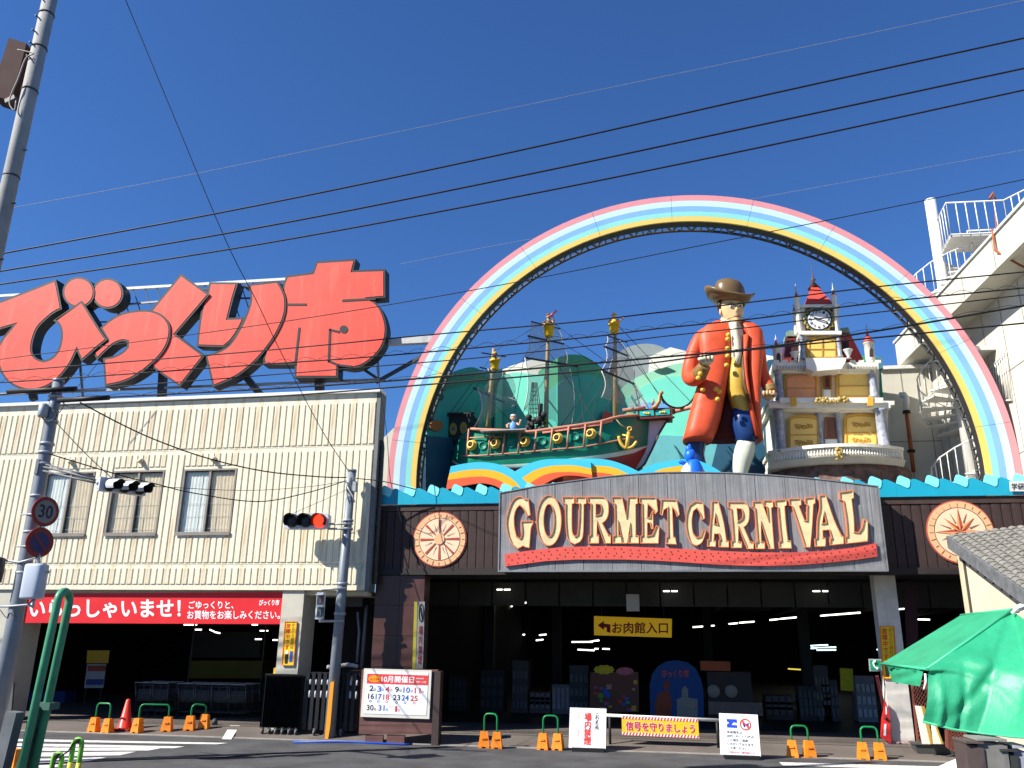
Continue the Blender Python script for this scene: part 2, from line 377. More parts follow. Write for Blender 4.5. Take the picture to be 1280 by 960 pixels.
# yellow warning sign helper
yel = M('sign_yellow', (.8, .52, .015), .5, var=.06); redp = M('print_red', (.6, .02, .02), .6, var=.03); blk = M('print_black', (.02, .02, .02), .6, var=.03); blup = M('print_blue', (.02, .09, .5), .6, var=.03)
def vsign(name, label, x0, y0, x1, y1, Y, left, right, lean=0):
    p2w = lambda x, y: at(x+lean*(y-y0)/(y1-y0), y, Y)
    s = thing(name, label, 'sign', p2w((x0+x1)/2, y1))
    m = MB(); m.poly([[p2w(x0, y0), p2w(x1, y0), p2w(x1, y1), p2w(x0, y1)]], (0, .02, 0)); obj('board', m, yel, s)
    m = MB()
    for a, b in (((x0, y0), (x1, y0)), ((x1, y0), (x1, y1)), ((x1, y1), (x0, y1)), ((x0, y1), (x0, y0))): m.beam(p2w(*a)+Vector((0, -.004, 0)), p2w(*b)+Vector((0, -.004, 0)), .025, .012)
    obj('rim', m, M('rim_orange', (.7, .2, .02), .5), s)
    w = x1-x0; ym = y0+(y1-y0)*.62; q = lambda x, y: p2w(x, y)+Vector((0, -.002, 0))
    text('\n'.join(left), x0+w*.12, y0+2, x0+w*.5, ym+1, Y, redp, s, .03, p2w=q); text('\n'.join(right), x0+w*.6, y0+2, x0+w*.88, ym, Y, M('print_brown', (.35, .12, .02), .6), s, .01, p2w=q)
    # little policeman pictogram
    m = MB(); cx = x0+w*.34; yb = y1-2; h = (y1-ym-3)
    m.poly([[q(x, y) for x, y in ell(cx, yb-h*.8, w*.13, h*.13, 12)]], (0, -.003, 0), 1)
    m.poly([[q(cx-w*.15, yb-h*.66), q(cx+w*.15, yb-h*.66), q(cx+w*.12, yb), q(cx-w*.12, yb)]], (0, -.003, 0), 0)
    m.poly([[q(x0+w*.6, ym+3), q(x0+w*.86, ym+3), q(x0+w*.86, yb-2), q(x0+w*.6, yb-2)]], (0, -.003, 0), 2)
    obj('pictogram', m, [blk, wh, blup], s)
    return s
vsign('warning_sign', 'yellow vertical warning sign on the cream pillar beside the black gate', 356.5, 777, 371, 831.5, YC+.03, '故障中です', 'からくり時計は', -4)
# no smoking strip on the left pillar
s = thing('smoking_ban_sign', 'white vertical no smoking sign on the cream pillar behind the grey signal pole', 'sign', at(15, 850, YC+.03))
p2w = lambda x, y: at(x, y, YC+.03)
m = MB(); m.poly([[p2w(13, 788), p2w(25, 788), p2w(16, 850), p2w(4, 850)]], (0, .02, 0)); obj('board', m, M('sign_white', (.72, .72, .72), .5, var=.05), s)
q = lambda x, y: at(x+(820-y)*.145, y, YC+.027)
m = MB(); m.poly([[q(x, y) for x, y in ell(14.5, 800, 4, 7)], [q(x, y) for x, y in ell(14.5, 800, 2.9, 5.6)]], (0, -.003, 0)); m.beam(q(12.5, 795), q(17, 805), .04, .01); obj('ban_ring', m, redp, s)
text('場\n内\n禁\n煙', 10.5, 811, 18, 847, YC, redp, s, .03, p2w=q)

# ================================================================ giant red rooftop letters
sg = thing('rooftop_sign', 'giant red Japanese letters with dark edges standing on the cream building roof', 'sign', at(240, 490, 22.9))
redL = M('letter_red', (.74, .075, .045), .5, var=.07, scale=.9, streak=.5, streak_rgb=(.76, .22, .16), bump=.25, bscale=2.2)
edge = M('letter_edge', (.028, .027, .025), .5, var=.2)
bi = [(0, 376.4), (69.9, 349.1), (72.5, 360), (77.5, 386.3), (70, 390), (62, 395.5), (47.8, 409.6), (41.5, 425.6), (40.4, 439.7), (46, 447.7), (54.9, 450.7), (65.5, 446), (73.5, 434.4), (76.3, 418), (73.5, 406), (66.4, 400.8), (101.8, 375.7), (106, 381), (124.8, 411.4), (134.3, 424.7), (122, 434.4), (101.8, 452), (96, 439), (88.5, 454), (78, 468), (67, 478.7), (51, 486.4), (32, 487.8), (14, 480.8), (3.5, 469.8), (-3, 455), (-5, 440), (2, 424), (16, 407), (-2, 412.5), (-38, 424), (-44, 392)]
tsu = [(125, 409.6), (136.5, 400), (150.7, 392), (168.4, 388), (186, 387.5), (200.3, 392), (209, 400), (213, 409.6), (211.8, 423.8), (206.5, 436.2), (198.5, 446.8), (186, 458.3), (172, 469), (154, 477.8), (131, 483), (128.6, 447.7), (141.9, 445), (152.5, 439.7), (158.7, 433.5), (158.7, 427.3), (152.5, 426.5), (141.9, 430.9), (129.5, 441.5), (121.5, 450.4), (116.2, 440.6), (133.9, 424.7)]
ku = [(225.9, 342), (262.2, 368), (219.7, 417.6), (256, 444.5), (225, 483.5), (186, 455), (178, 430), (182, 398)]
ri1 = [(261.6, 352.7), (297.9, 353), (292, 372), (285.5, 397.3), (306, 396.5), (300, 410), (290, 425), (280, 434), (245.7, 433), (248, 410), (252.7, 381.3), (258, 369.8)]
ri2 = [(303, 357.4), (347.4, 350.9), (354.5, 363.6), (357.7, 376), (356.3, 393.7), (347.4, 415), (333.3, 436.2), (315.6, 455.7), (294.3, 471.6), (266, 484), (256.3, 443.3), (267.8, 440.6), (285.5, 430.9), (299.6, 409.6), (308.5, 390.2), (312.9, 374.2), (311.2, 359.2)]
shi = [(357.8, 344.7), (390.6, 340.4), (395.3, 326.9), (445, 323.5), (441.3, 337.8), (481.6, 336.3), (481.6, 371.9), (463, 373.5), (472, 380), (479.5, 393), (483.4, 411.3), (479.7, 430), (469.4, 445), (454.4, 456.3), (439.4, 460.5), (423, 458.5), (422.5, 472.2), (368, 472.2), (368.5, 456), (328.8, 456), (331, 440), (348, 405), (355, 380), (353, 360)]
def letter(name_lbl, P, Y, th=.42, sm=True, extra=None, face_in=2.6):
    P = smooth_loop(P, 42, 4) if sm else P
    m = MB(); m.poly([pp(P, Y)], (0, th, 0), 1)
    I = inset(P, face_in); m.poly([pp(I, Y-.012)], (0, .02, 0), 0)
    if extra:
        for e in extra: m.poly([pp(e, Y-.024)], (0, .015, 0), 1)
    return obj('letter', m, [redL, edge], sg, label=name_lbl)
Y0 = 23.3
letter('first red letter, cut by the left edge', bi, Y0)
letter('left round dakuten dot', ell(98.2, 365.4, 20.2, 19.4, 32), Y0+.03, sm=False)
letter('right round dakuten dot', ell(134.5, 366.8, 19.7, 19.3, 32), Y0+.06, sm=False)
letter('second, small red letter', tsu, Y0+.05)
letter('third red letter, an open angle', ku, Y0+.10)
letter('left stroke of the fourth letter', ri1, Y0+.16)
letter('right curved stroke of the fourth letter', ri2, Y0+.13)
def thick(a, b, w):
    a, b = Vector(a), Vector(b); d = (b-a).normalized(); n = Vector((-d.y, d.x))*w/2; return [a-n, b-n, b+n, a+n]
D_ = lambda pts: crop(pts, 340, 310, 5.333)
shx = [thick(*D_([(95, 376), (230, 376)]), 2.6), thick(*D_([(468, 350), (690, 338)]), 2.8), thick(*D_([(182, 530), (154, 775)]), 2.8), thick(*D_([(386, 540), (377, 760)]), 2.8), thick(*D_([(382, 543), (450, 560)]), 2.8),
       ell(*D_([(478, 542)])[0], 5.2, 5, 18), thick(*D_([(375, 752), (445, 782)]), 2.8), thick(*D_([(440, 780), (530, 790)]), 2.6)]
letter('fifth red letter, boxy with a round belly', shi, Y0+.17, extra=shx)
stl = M('sign_steel', (.33, .31, .29), .5, metal=.3, var=.25, streak=.5); drk = M('dark_steel', (.06, .06, .06), .55)
def rail(a, b, w, Y, mt=stl, name='rail'):
    m = MB(); m.beam(at(*a, Y), at(*b, Y), w, w); return obj(name, m, mt, sg)
YR = 23.95
rail((-30, 372), (362, 349), .09, YR, M('white_metal', 'ffffff')); rail((120, 384), (205, 376.5), .06, YR); rail((-30, 494), (475, 474.5), .075, YR); rail((110, 403), (360, 396), .04, YR, drk)
rail((255, 362), (365, 354), .05, YR, drk); rail((235, 374), (355, 372), .05, YR, drk)
for (a, b, w) in (((204, 465), (202, 502), .22), ((300, 462), (331, 500), .2), ((399, 470), (400, 496), .24), ((100, 452), (104, 500), .06), ((472, 445), (474, 478), .05), ((150, 385), (147, 400), .06), ((470, 478), (541, 438), .1), ((455, 462), (476, 476), .09), ((40, 480), (42, 500), .2)):
    rail(a, b, w, YR+.05, drk if w > .08 else stl, 'strut')
for k in range(14):
    x = 150+k*15; m = MB(); m.beam(at(x, 358-(x-150)*.045, YR), at(x+14, 400-(x-150)*.03, YR), .025); obj('brace', m, drk, sg)
m = MB(); m.box((at(482, 427, 23.8).x, 23.75, at(484, 431, 23.8).z), (at(541, 425, 23.8).x, 23.95, at(484, 423, 23.8).z)); obj('side_beam', m, M('white_grey_metal', (.5, .5, .47), .5, streak=.4), sg)

# ================================================================ dark timber facade of the entrance hall
fa = thing('entrance_facade', 'dark brown plank facade of the entrance hall behind the long sign', 'building', (1, YF, 0))
wood = M('dark_plank', (.05, .03, .027), .7, var=.35, scale=3, wave=('X', 30, .35), streak=.25, streak_rgb=(.11, .085, .075), bump=.3, bscale=30)
wood2 = M('dark_fascia', (.06, .037, .031), .7, var=.3, scale=3, wave=('Z', 30, .3))
XR = 14.5; zt = at(470, 632, YF).z; zpb = at(465, 711, YF).z
x = X1+.12; zt2 = zt-.17
pl = [mesh('plank', MB().box((0, 0, 0), (.205, .05, zt2-zpb-.006)), wood)]
while x < XR:
    if not (-3.6 < x < 4.6) or True:
        o = bpy.data.objects.new('plank', pl[0]); o.location = (x, YF-.05+random.uniform(-.006, .006), zpb); link(o, fa)
    x += .222
m = MB(); m.box((X1+.12, YF-.07, zt2+.003), (XR, YF, zt-.003)); obj('fascia', m, wood2, fa)
m = MB(); m.box((X1+.12, YF-.09, zpb-.16), (XR, YF+.25, zpb-.004)); obj('lintel', m, M('lintel_brown', (.03, .024, .022), .7), fa)
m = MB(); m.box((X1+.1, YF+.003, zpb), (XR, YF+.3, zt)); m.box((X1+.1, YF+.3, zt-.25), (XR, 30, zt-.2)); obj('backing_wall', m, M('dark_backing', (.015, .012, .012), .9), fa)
# left leg of the facade: polished brown stone with joints
stone = M('brown_stone', (.075, .035, .03), .3, var=.4, scale=1.2)
xa, xb = X1+.12, at(529, 780, YF).x
m = MB(); zc = zpb-.17
nz = 5
for i in range(nz):
    for j in range(2):
        mm = MB(); w = (xb-xa)/2; mm.box((xa+j*w+.004, YF-.02, .15+(zc-.15)*i/nz+.004), (xa+(j+1)*w-.004, YF+.5, .15+(zc-.15)*(i+1)/nz-.004)); obj('stone_slab', mm, stone, fa)
# hall interior shell
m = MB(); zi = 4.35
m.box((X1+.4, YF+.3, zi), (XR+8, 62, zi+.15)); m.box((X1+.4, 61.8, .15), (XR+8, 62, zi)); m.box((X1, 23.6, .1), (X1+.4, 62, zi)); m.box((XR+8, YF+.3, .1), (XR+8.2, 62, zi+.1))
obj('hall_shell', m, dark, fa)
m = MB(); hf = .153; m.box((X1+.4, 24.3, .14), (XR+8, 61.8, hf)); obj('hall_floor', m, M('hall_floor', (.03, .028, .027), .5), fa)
# grey lining panels hanging above the entrance, seen inside
lin_ = M('lining_grey', (.05, .05, .048), .7, var=.2, streak=.3, streak_rgb=(.03, .03, .03))
for i in range(16):
    a = at(532+i*42, 740, 25.6).x; b = at(572+i*42, 740, 25.6).x
    m = MB(); m.box((a, 25.6, at(600, 757, 25.6).z), (b, 25.65, at(600, 728, 25.6).z)); obj('lining_panel', m, lin_, fa)
m = MB()
for y in (24, 28, 33, 39): m.box((X1+.4, y, zi-.32), (XR+8, y+.2, zi-.01))
for x in range(-5, 22, 4): m.box((x, YF+.3, zi-.2), (x+.12, 61, zi-.01))
obj('ceiling_beams', m, M('beam_dark', (.05, .05, .05), .7), fa, kind='stuff')
m = MB(); m.box((at(783, 750, 25).x, 24.9, at(783, 764, 25).z), (at(799, 750, 25).x, 25.1, at(783, 743, 25).z))
hb = obj('hanging_box', m, M('box_grey', (.5, .5, .5), .6)); tag(hb, 'small pale box hanging below the hall ceiling above the yellow arrow sign', 'box')
# interior columns
for x, Y in ((at(606, 800, 34).x, 34), (at(690, 800, 34).x, 34), (at(880, 800, 40).x, 40), (at(1000, 800, 33).x, 33)):
    m = MB(); m.box((x, Y, .15), (x+.35, Y+.35, zi-.3)); obj('column', m, M('column_dim', (.045, .045, .043), .6), fa)
# white column on the right; lighter copy colours in its sunlit foot, not applied
colm = M('white_column', (.68, .65, .58), .7, var=.15, scale=3, streak=.35, streak_rgb=(.3, .24, .2)); colw = M('white_column_sunlit', (.74, .7, .62), .7, var=.12, scale=3, streak=.3, streak_rgb=(.5, .3, .2))
a, b = at(1106, 800, YF+.1).x, at(1132, 800, YF+.1).x
a, b = at(1094, 740, YCOL).x, at(1121, 740, YCOL).x
zm = at(1110, 853, YCOL).z
m = MB(); m.box((a+.0, YCOL, .14), (b-.0, YCOL+.4, zi)); obj('column', m, colm, fa)
m = MB()
for k in range(9): m.ball((a+random.uniform(-.1, b-a+.3), YCOL-.03, .17), random.uniform(.06, .13), 7, 5, sc=(1, .7, .5))
obj('broken_plaster', m, M('plaster', (.4, .27, .24), .9), fa)
vsign('warning_sign', 'yellow vertical warning sign on the white column behind the green awning', 1100, 783, 1117, 848, YCOL-.03, '故障中です', 'からくり時計は', 4)
# drain pipe at the junction
s = thing('downpipe', 'dark downpipe running down the joint between cream wall and timber facade', 'pipe', at(470, 720, YF-.2))
m = MB(); m.tube([at(474, 551, YC+.3), at(477.5, 553, YC+.2), at(478, 560, YC+.2), at(473.5, 640, YC+.2), at(468.5, 730, YC+.2)], .06); obj('pipe', m, drk, s)
for y in (570, 610, 655, 700): m = MB(); m.lathe(at(477-(y-560)*.068, y, YC+.2), [(.075, -.03), (.075, .03)], 10); obj('bracket', m, drk, s)
# turquoise wave strip
wv = thing('wave_strip', 'turquoise strip of cut out waves along the top of the timber facade', 'decoration', (0, YF, zt))
tq = M('wave_turquoise', (.01, .33, .47), .45, var=.06); tl = M('wave_pale', (.22, .72, .74), .45, var=.05)
Wx0, Wx1 = X1+.13, 15.5
YW = YF-.12; zw = zt+.24; n = round((Wx1-Wx0)/.655); st = (Wx1-Wx0)/n
def whump(i):
    x = Wx0+i*st
    return [(x, zt+.32), (x+.2*st, zt+.265), (x+.36*st, zt+.215), (x+.44*st, zt+.25), (x+.49*st, zt+.34), (x+.53*st, zt+.405), (x+.6*st, zt+.432), (x+.7*st, zt+.425), (x+.84*st, zt+.38), (x+st*.999, zt+.322)]
top = [q for i in range(n) for q in whump(i)]
for k in range(0, n, 4):
    seg = [q for i in range(k, min(n, k+4)) for q in whump(i)]; xe = Wx0+min(n, k+4)*st; seg.append((xe-.002, zt+.32))
    m = MB(); m.poly([[(x, YW, z) for x, z in [(Wx0+k*st+.002, zt)]+seg+[(xe-.002, zt)]]], (0, .05, 0)); obj('wave_board', m, tq, wv)
for i in range(n):
    x = Wx0+i*st; P = [(0, .32), (.05, .43), (.11, .50), (.19, .512), (.32, .475), (.45, .435), (.50, .40), (.49, .33), (.46, .25), (.40, .212), (.33, .22), (.15, .28)]
    P = smooth_loop([(x+u*st, zt+v) for u, v in P], 60, 3)
    m = MB(); m.poly([[(a_, YW-.014, b_) for a_, b_ in P]], (0, .012, 0)); obj('wave_crest', m, tl, wv)
s = thing('maker_plate', 'small white plate with two characters at the right end of the wave strip', 'sign', at(1272, 612, YW-.05))
m = MB(); m.poly([pp([(1262, 602), (1283, 602), (1283, 614), (1263, 614)], YW-.06)], (0, .02, 0)); obj('plate', m, wh, s); text('学研', 1264, 603.5, 1280, 612.5, YW-.07, blk, s, .02)

# medallions
def medallion(label, cx, cy, rx, ry, kind):
    Y = YF-.08; C = at(cx, cy, Y); rr = (at(cx+rx, cy, Y).x-at(cx-rx, cy, Y).x)/2; rz = (at(cx, cy-ry, Y).z-at(cx, cy+ry, Y).z)/2; r0 = (rr+rz)/2
    s = thing('medallion', label, 'medallion', C-Vector((0, 0, r0)))
    pk = M('medallion_peach', (.78, .42, .22), .55, var=.06); pc = M('medallion_cream', (.8, .58, .38), .55, var=.05); rd = M('medallion_red', (.42, .07, .035), .55)
    def P(r, a): return C+Vector((math.cos(a)*r*r0, 0, math.sin(a)*r*r0))
    ring = lambda r, n=48: [P(r, 2*math.pi*i/n) for i in range(n)]
    m = MB(); m.poly([ring(1)], (0, .025, 0)); obj('rim', m, M('rim_brick', (.42, .09, .06), .6), s)
    o = Vector((0, -.012, 0)); m = MB(); m.poly([[p+o for p in ring(.96)], [p+o for p in ring(.77)]], (0, .01, 0)); obj('outer_ring', m, pk, s)
    m = MB(); m.poly([[p+o for p in ring(.75)]], (0, .01, 0)); obj('disc', m, pc, s)
    m = MB(); m.poly([[p+o*1.3 for p in ring(.775)], [p+o*1.3 for p in ring(.755)]], (0, .01, 0)); obj('inner_line', m, M('line_brown', (.2, .1, .06), .6), s)
    m = MB(); m2 = MB(); w = MB()
    for k in range(24):
        a = 2*math.pi*k/24; L = .07 if k % 2 else .05; w.poly([[P(.865-L, a-.012)+o*2, P(.865+L, a-.012)+o*2, P(.865+L, a+.012)+o*2, P(.865-L, a+.012)+o*2]], (0, .006, 0))
    obj('tick_marks', w, M('tick_ochre', (.58, .36, .14), .6), s)
    if kind == 'wheel':
        for k in range(8):
            a = math.pi*k/4+.02; d = .047
            m.poly([[P(.2, a-.1)+o*2, P(.72, a-d*1.3)+o*2, P(.72, a+d*1.3)+o*2, P(.2, a+.1)+o*2]], (0, .006, 0))
        for k in range(16):
            if k % 2 == 0: continue
            for dd in (0.0,):
                a = math.pi*k/8+dd; m2.poly([[P(.3, a-.03)+o*2, P(.6, a)+o*2, P(.3, a+.03)+o*2]], (0, .005, 0))
        h = MB(); h.poly([[P(.19, 2*math.pi*i/24)+o*3 for i in range(24)]], (0, .02, 0)); obj('hub', h, pk, s)
    else:
        for k in range(8):
            a = math.pi/2+math.pi*k/4; L = .75 if k % 2 == 0 else .62
            m.poly([[P(.0, a)+o*2, P(.17, a-.5)+o*2, P(L, a)+o*2]], (0, .006, 0)); m2.poly([[P(.0, a)+o*2, P(L, a)+o*2, P(.17, a+.5)+o*2]], (0, .006, 0))
        m3 = MB()
        for k in range(16):
            if k % 2: a = math.pi/2+math.pi*k/8; m3.poly([[P(.3, a-.08)+o*2, P(.64, a)+o*2, P(.3, a+.08)+o*2]], (0, .005, 0))
        obj('thin_ray', m3, M('ray_brown', (.3, .12, .06), .6), s)
    obj('spoke' if kind == 'wheel' else 'star_ray', m, rd, s); obj('thin_spoke' if kind == 'wheel' else 'star_ray_light', m2, M('ray_brown', (.3, .12, .06), .6) if kind == 'wheel' else M('ray_orange', (.75, .3, .12), .6), s)
medallion('round peach medallion showing a spoked wheel at the left of the sign', 549.5, 674, 33.5, 34.5, 'wheel')
medallion('round peach medallion showing a compass star behind the tiled roof', 1200.5, 665, 44, 39, 'compass')

# ================================================================ GOURMET CARNIVAL sign
gs = thing('entrance_sign', 'long arched grey board reading GOURMET CARNIVAL over the market entrance', 'sign', (0.6, YS, 3.9))
grey = M('weathered_slats', (.235, .24, .245), .75, var=.22, scale=2, wave=('X', 46, .55), streak=.4, streak_rgb=(.14, .09, .06), bump=.3, bscale=50)
topc = [(627, 616.6), (665, 609), (707, 602.8), (750, 597), (797, 592.7), (830, 591), (860, 590.5), (925.6, 592), (970, 594.8), (1013, 598.4), (1055, 603), (1096, 608.3)]
tw = [at(x, y, YS) for x, y in topc]; zbt = at(866, 712.6, YS).z
def ztop(x):
    for p, q in zip(tw, tw[1:]):
        if p.x <= x <= q.x: return p.z+(q.z-p.z)*(x-p.x)/(q.x-p.x)
    return tw[0].z if x < tw[0].x else tw[-1].z
xl, xr = at(624.5, 690, YS).x, at(1106, 690, YS).x
tw[0].x = xl; tw[-1].x = xr; N = 13
for i in range(N):
    a, b = xl+(xr-xl)*i/N, xl+(xr-xl)*(i+1)/N; pts = [(a+.006, zbt), (b-.006, zbt)]+[(b-.006+(a-b+.012)*k/4, ztop(b-.006+(a-b+.012)*k/4)) for k in range(5)]
    m = MB(); m.poly([[(x, YS+random.uniform(-.003, .003), z) for x, z in pts]], (0, .1, 0)); obj('board_panel', m, grey, gs)
m = MB(); m.poly([[(x, YS+.1, z) for x, z in [(xl, zbt+.02), (xr, zbt+.02)]+[(xr+(xl-xr)*k/20, ztop(xr+(xl-xr)*k/20)-.02) for k in range(21)]]], (0, .4, 0)); obj('sign_body', m, M('sign_body', (.07, .06, .055), .8), gs)
m = MB(); tr = M('sign_trim', (.3, .3, .29), .4, metal=.5)
for k in range(20):
    a, b = xl+(xr-xl)*k/20, xl+(xr-xl)*(k+1)/20; m.beam((a, YS+.03, ztop(a)+.012), (b, YS+.03, ztop(b)+.012), .1, .022)
m.box((xl-.03, YS-.03, zbt-.04), (xr+.03, YS+.12, zbt-.002)); m.box((xl-.035, YS-.02, zbt-.04), (xl-.002, YS+.1, ztop(xl)+.02)); m.box((xr+.002, YS-.02, zbt-.04), (xr+.035, YS+.1, ztop(xr)+.02))
obj('board_trim', m, tr, gs)
salm = M('letter_salmon', (.72, .2, .08), .5, var=.08); gold = M('letter_cream', (.72, .58, .32), .42, var=.18, scale=6); goldd = M('letter_wall', (.55, .45, .24), .5, var=.15, scale=6)
GL = [(620, [(325, 185), (345, 350), (310, 365), (270, 290), (235, 255), (205, 290), (185, 350), (182, 415), (188, 480), (205, 560), (235, 580), (250, 560), (255, 500), (245, 410), (370, 405), (370, 440), (350, 490), (335, 680), (290, 672), (270, 660), (215, 690), (160, 640), (120, 560), (100, 450), (102, 380), (125, 290), (165, 200), (215, 165), (260, 165), (290, 190)], None),
 (620, ell(528, 404, 127, 255, 28), ell(528, 402, 50, 158, 22)),
 (620, [(660, 165), (785, 165), (785, 235), (762, 240), (760, 400), (765, 520), (790, 560), (812, 540), (825, 400), (830, 240), (795, 235), (795, 165), (905, 165), (905, 235), (880, 245), (878, 400), (870, 560), (840, 620), (785, 645), (735, 620), (705, 560), (690, 400), (690, 240), (668, 230)], None),
 (620, [(910, 165), (1060, 165), (1105, 190), (1125, 240), (1125, 340), (1100, 400), (1065, 430), (1125, 545), (1150, 550), (1150, 635), (1080, 635), (1010, 430), (1010, 545), (1030, 550), (1030, 635), (920, 635), (920, 560), (945, 545), (945, 240), (918, 230)], [(1000, 240), (1040, 245), (1052, 290), (1040, 340), (1000, 350)]),
 (740, [(195, 165), (302, 165), (342, 360), (355, 165), (455, 165), (460, 235), (438, 245), (440, 550), (470, 555), (470, 635), (362, 635), (362, 555), (378, 545), (378, 450), (355, 635), (300, 635), (262, 430), (268, 550), (295, 555), (298, 635), (205, 635), (205, 560), (228, 550), (222, 240), (200, 230)], None),
 (740, [(472, 170), (645, 170), (660, 310), (630, 345), (600, 285), (560, 245), (555, 370), (575, 375), (590, 330), (612, 290), (615, 490), (590, 490), (575, 430), (555, 430), (555, 555), (600, 545), (640, 450), (675, 465), (665, 635), (480, 635), (480, 560), (500, 550), (495, 240), (472, 230)], None),
 (740, [(690, 190), (850, 195), (878, 345), (850, 370), (822, 300), (805, 280), (815, 560), (835, 575), (848, 645), (735, 640), (738, 570), (755, 565), (750, 280), (720, 300), (705, 360), (678, 340)], None),
 (850, [(235, 230), (250, 385), (220, 400), (195, 330), (165, 285), (135, 310), (122, 380), (120, 430), (130, 520), (165, 570), (205, 560), (232, 490), (262, 500), (245, 570), (215, 630), (160, 660), (110, 630), (75, 560), (55, 450), (60, 340), (90, 250), (150, 210), (200, 215)], None),
 (850, [(315, 208), (385, 210), (440, 430), (465, 600), (490, 610), (490, 675), (385, 672), (385, 605), (400, 590), (385, 540), (345, 540), (340, 600), (360, 610), (358, 670), (270, 665), (272, 595), (290, 590), (295, 470), (310, 330)], [(352, 350), (345, 435), (372, 440)]),
 (850, [(475, 215), (640, 215), (680, 250), (695, 310), (690, 400), (665, 450), (640, 470), (700, 610), (740, 620), (738, 690), (670, 690), (585, 480), (585, 610), (620, 620), (620, 680), (510, 680), (508, 610), (530, 600), (520, 460), (505, 290), (478, 275)], [(570, 285), (610, 290), (625, 330), (620, 380), (580, 410)]),
 (850, [(725, 210), (820, 210), (880, 390), (865, 270), (835, 260), (835, 200), (930, 200), (935, 270), (915, 280), (925, 440), (945, 690), (890, 690), (810, 430), (815, 610), (850, 620), (850, 690), (755, 690), (750, 625), (772, 610), (755, 420), (745, 280), (725, 265)], None),
 (850, [(945, 200), (1065, 190), (1070, 250), (1048, 265), (1060, 430), (1080, 600), (1110, 605), (1118, 685), (992, 685), (985, 620), (1008, 605), (990, 440), (975, 275), (950, 265)], None),
 (960, [(205, 185), (330, 180), (335, 250), (312, 260), (368, 400), (385, 400), (388, 250), (368, 240), (370, 175), (470, 165), (475, 230), (455, 245), (445, 440), (425, 675), (370, 675), (300, 450), (250, 300), (235, 262), (212, 255)], None),
 (960, [(510, 150), (578, 145), (660, 390), (735, 550), (755, 560), (762, 640), (620, 655), (618, 590), (635, 580), (610, 500), (550, 505), (552, 570), (578, 580), (578, 665), (470, 668), (462, 590), (485, 575), (490, 400), (515, 280)], [(560, 330), (545, 430), (580, 425)]),
 (960, [(710, 120), (855, 98), (860, 180), (838, 190), (860, 380), (865, 515), (905, 520), (940, 470), (955, 385), (1000, 410), (1000, 615), (775, 640), (765, 570), (790, 560), (780, 400), (750, 210), (718, 195)], None)]
yl = YS-.09
for ox, P, hole in GL:
    P = smooth_loop(crop(P, ox, 600, 8), 36, 3); m = MB(); hs = [crop(hole, ox, 600, 8)] if hole else []
    if hs: hs = [smooth_loop(hs[0], 50, 2)]
    I = inset(P, 1.0); hI = [inset(h, -.9) for h in hs]
    # letter box: outer walls, rim ring at the front, recessed pale tray with sloped walls
    m.poly([pp(P, yl)]+[pp(h, yl) for h in hs]+[pp(I, yl)]+[pp(h, yl) for h in hI], (0, .02, 0), 0) if False else None
    def ringf(A, B, ya, yb, mi):
        n = len(A)
        if len(B) != n: return
        m.add([at(*p, ya) for p in A]+[at(*p, ya)+Vector((0, yb-ya, 0)) for p in B], [(i, (i+1) % n, n+(i+1) % n, n+i) for i in range(n)], mi)
    for A, B in [(P, I)]+list(zip(hs, hI)):
        ringf(A, B, yl, yl, 0); ringf(A, A, yl, YS-.002, 0)
        B2 = inset(B, .55 if A is P else -.5)
        ringf(B, B2 if len(B2) == len(B) else B, yl, yl+.03, 2)
    B2 = inset(I, .55); B2 = B2 if len(B2) == len(I) else I; h2 = [inset(h, -.5) for h in hI]
    m.poly([[at(*p, yl)+Vector((0, .03, 0)) for p in B2]]+[[at(*p, yl)+Vector((0, .03, 0)) for p in h] for h in h2], (0, .01, 0), 1)
    obj('letter', m, [salm, gold, goldd], gs)
bt = [(630.6, 693), (657.5, 688.7), (700, 684), (745, 682.6), (780, 682.9), (820, 684.4), (900, 688.6), (940, 690.3), (975, 690.6), (1005, 690), (1035, 688), (1068, 684.3), (1095, 678.8)]
bb = [(1097, 695.6), (1068, 699.9), (1035, 703.3), (1000, 706.2), (962, 707.5), (930, 707), (900, 706), (860, 703.2), (820, 700.8), (780, 699.4), (720, 699.4), (682.5, 701.3), (631.9, 708)]
coral = M('coral_band', (.68, .095, .07), .55, var=.08, streak=.1, streak_rgb=(.7, .3, .25))
m = MB(); m.poly([pp(bt+bb, YS-.06)], (0, .058, 0)); ub = obj('underline_band', m, coral, gs)
m = MB()
for k in range(46):
    x = 636+k*10.1; i = min(len(bt)-2, max(0, sum(1 for p in bt if p[0] <= x)-1)); yt_ = bt[i][1]+(bt[i+1][1]-bt[i][1])*(x-bt[i][0])/(bt[i+1][0]-bt[i][0])
    for j in range(3): m.lathe(at(x+(j % 2)*3+random.uniform(-1, 1), yt_+3.5+j*4.5+random.uniform(-1, 1), YS-.06), [(.018, -.002), (.018, .005)], 6, axis=(0, -1, 0))
obj('bulb_socket', m, M('socket_dark', (.12, .03, .03), .6), ub, kind='stuff')
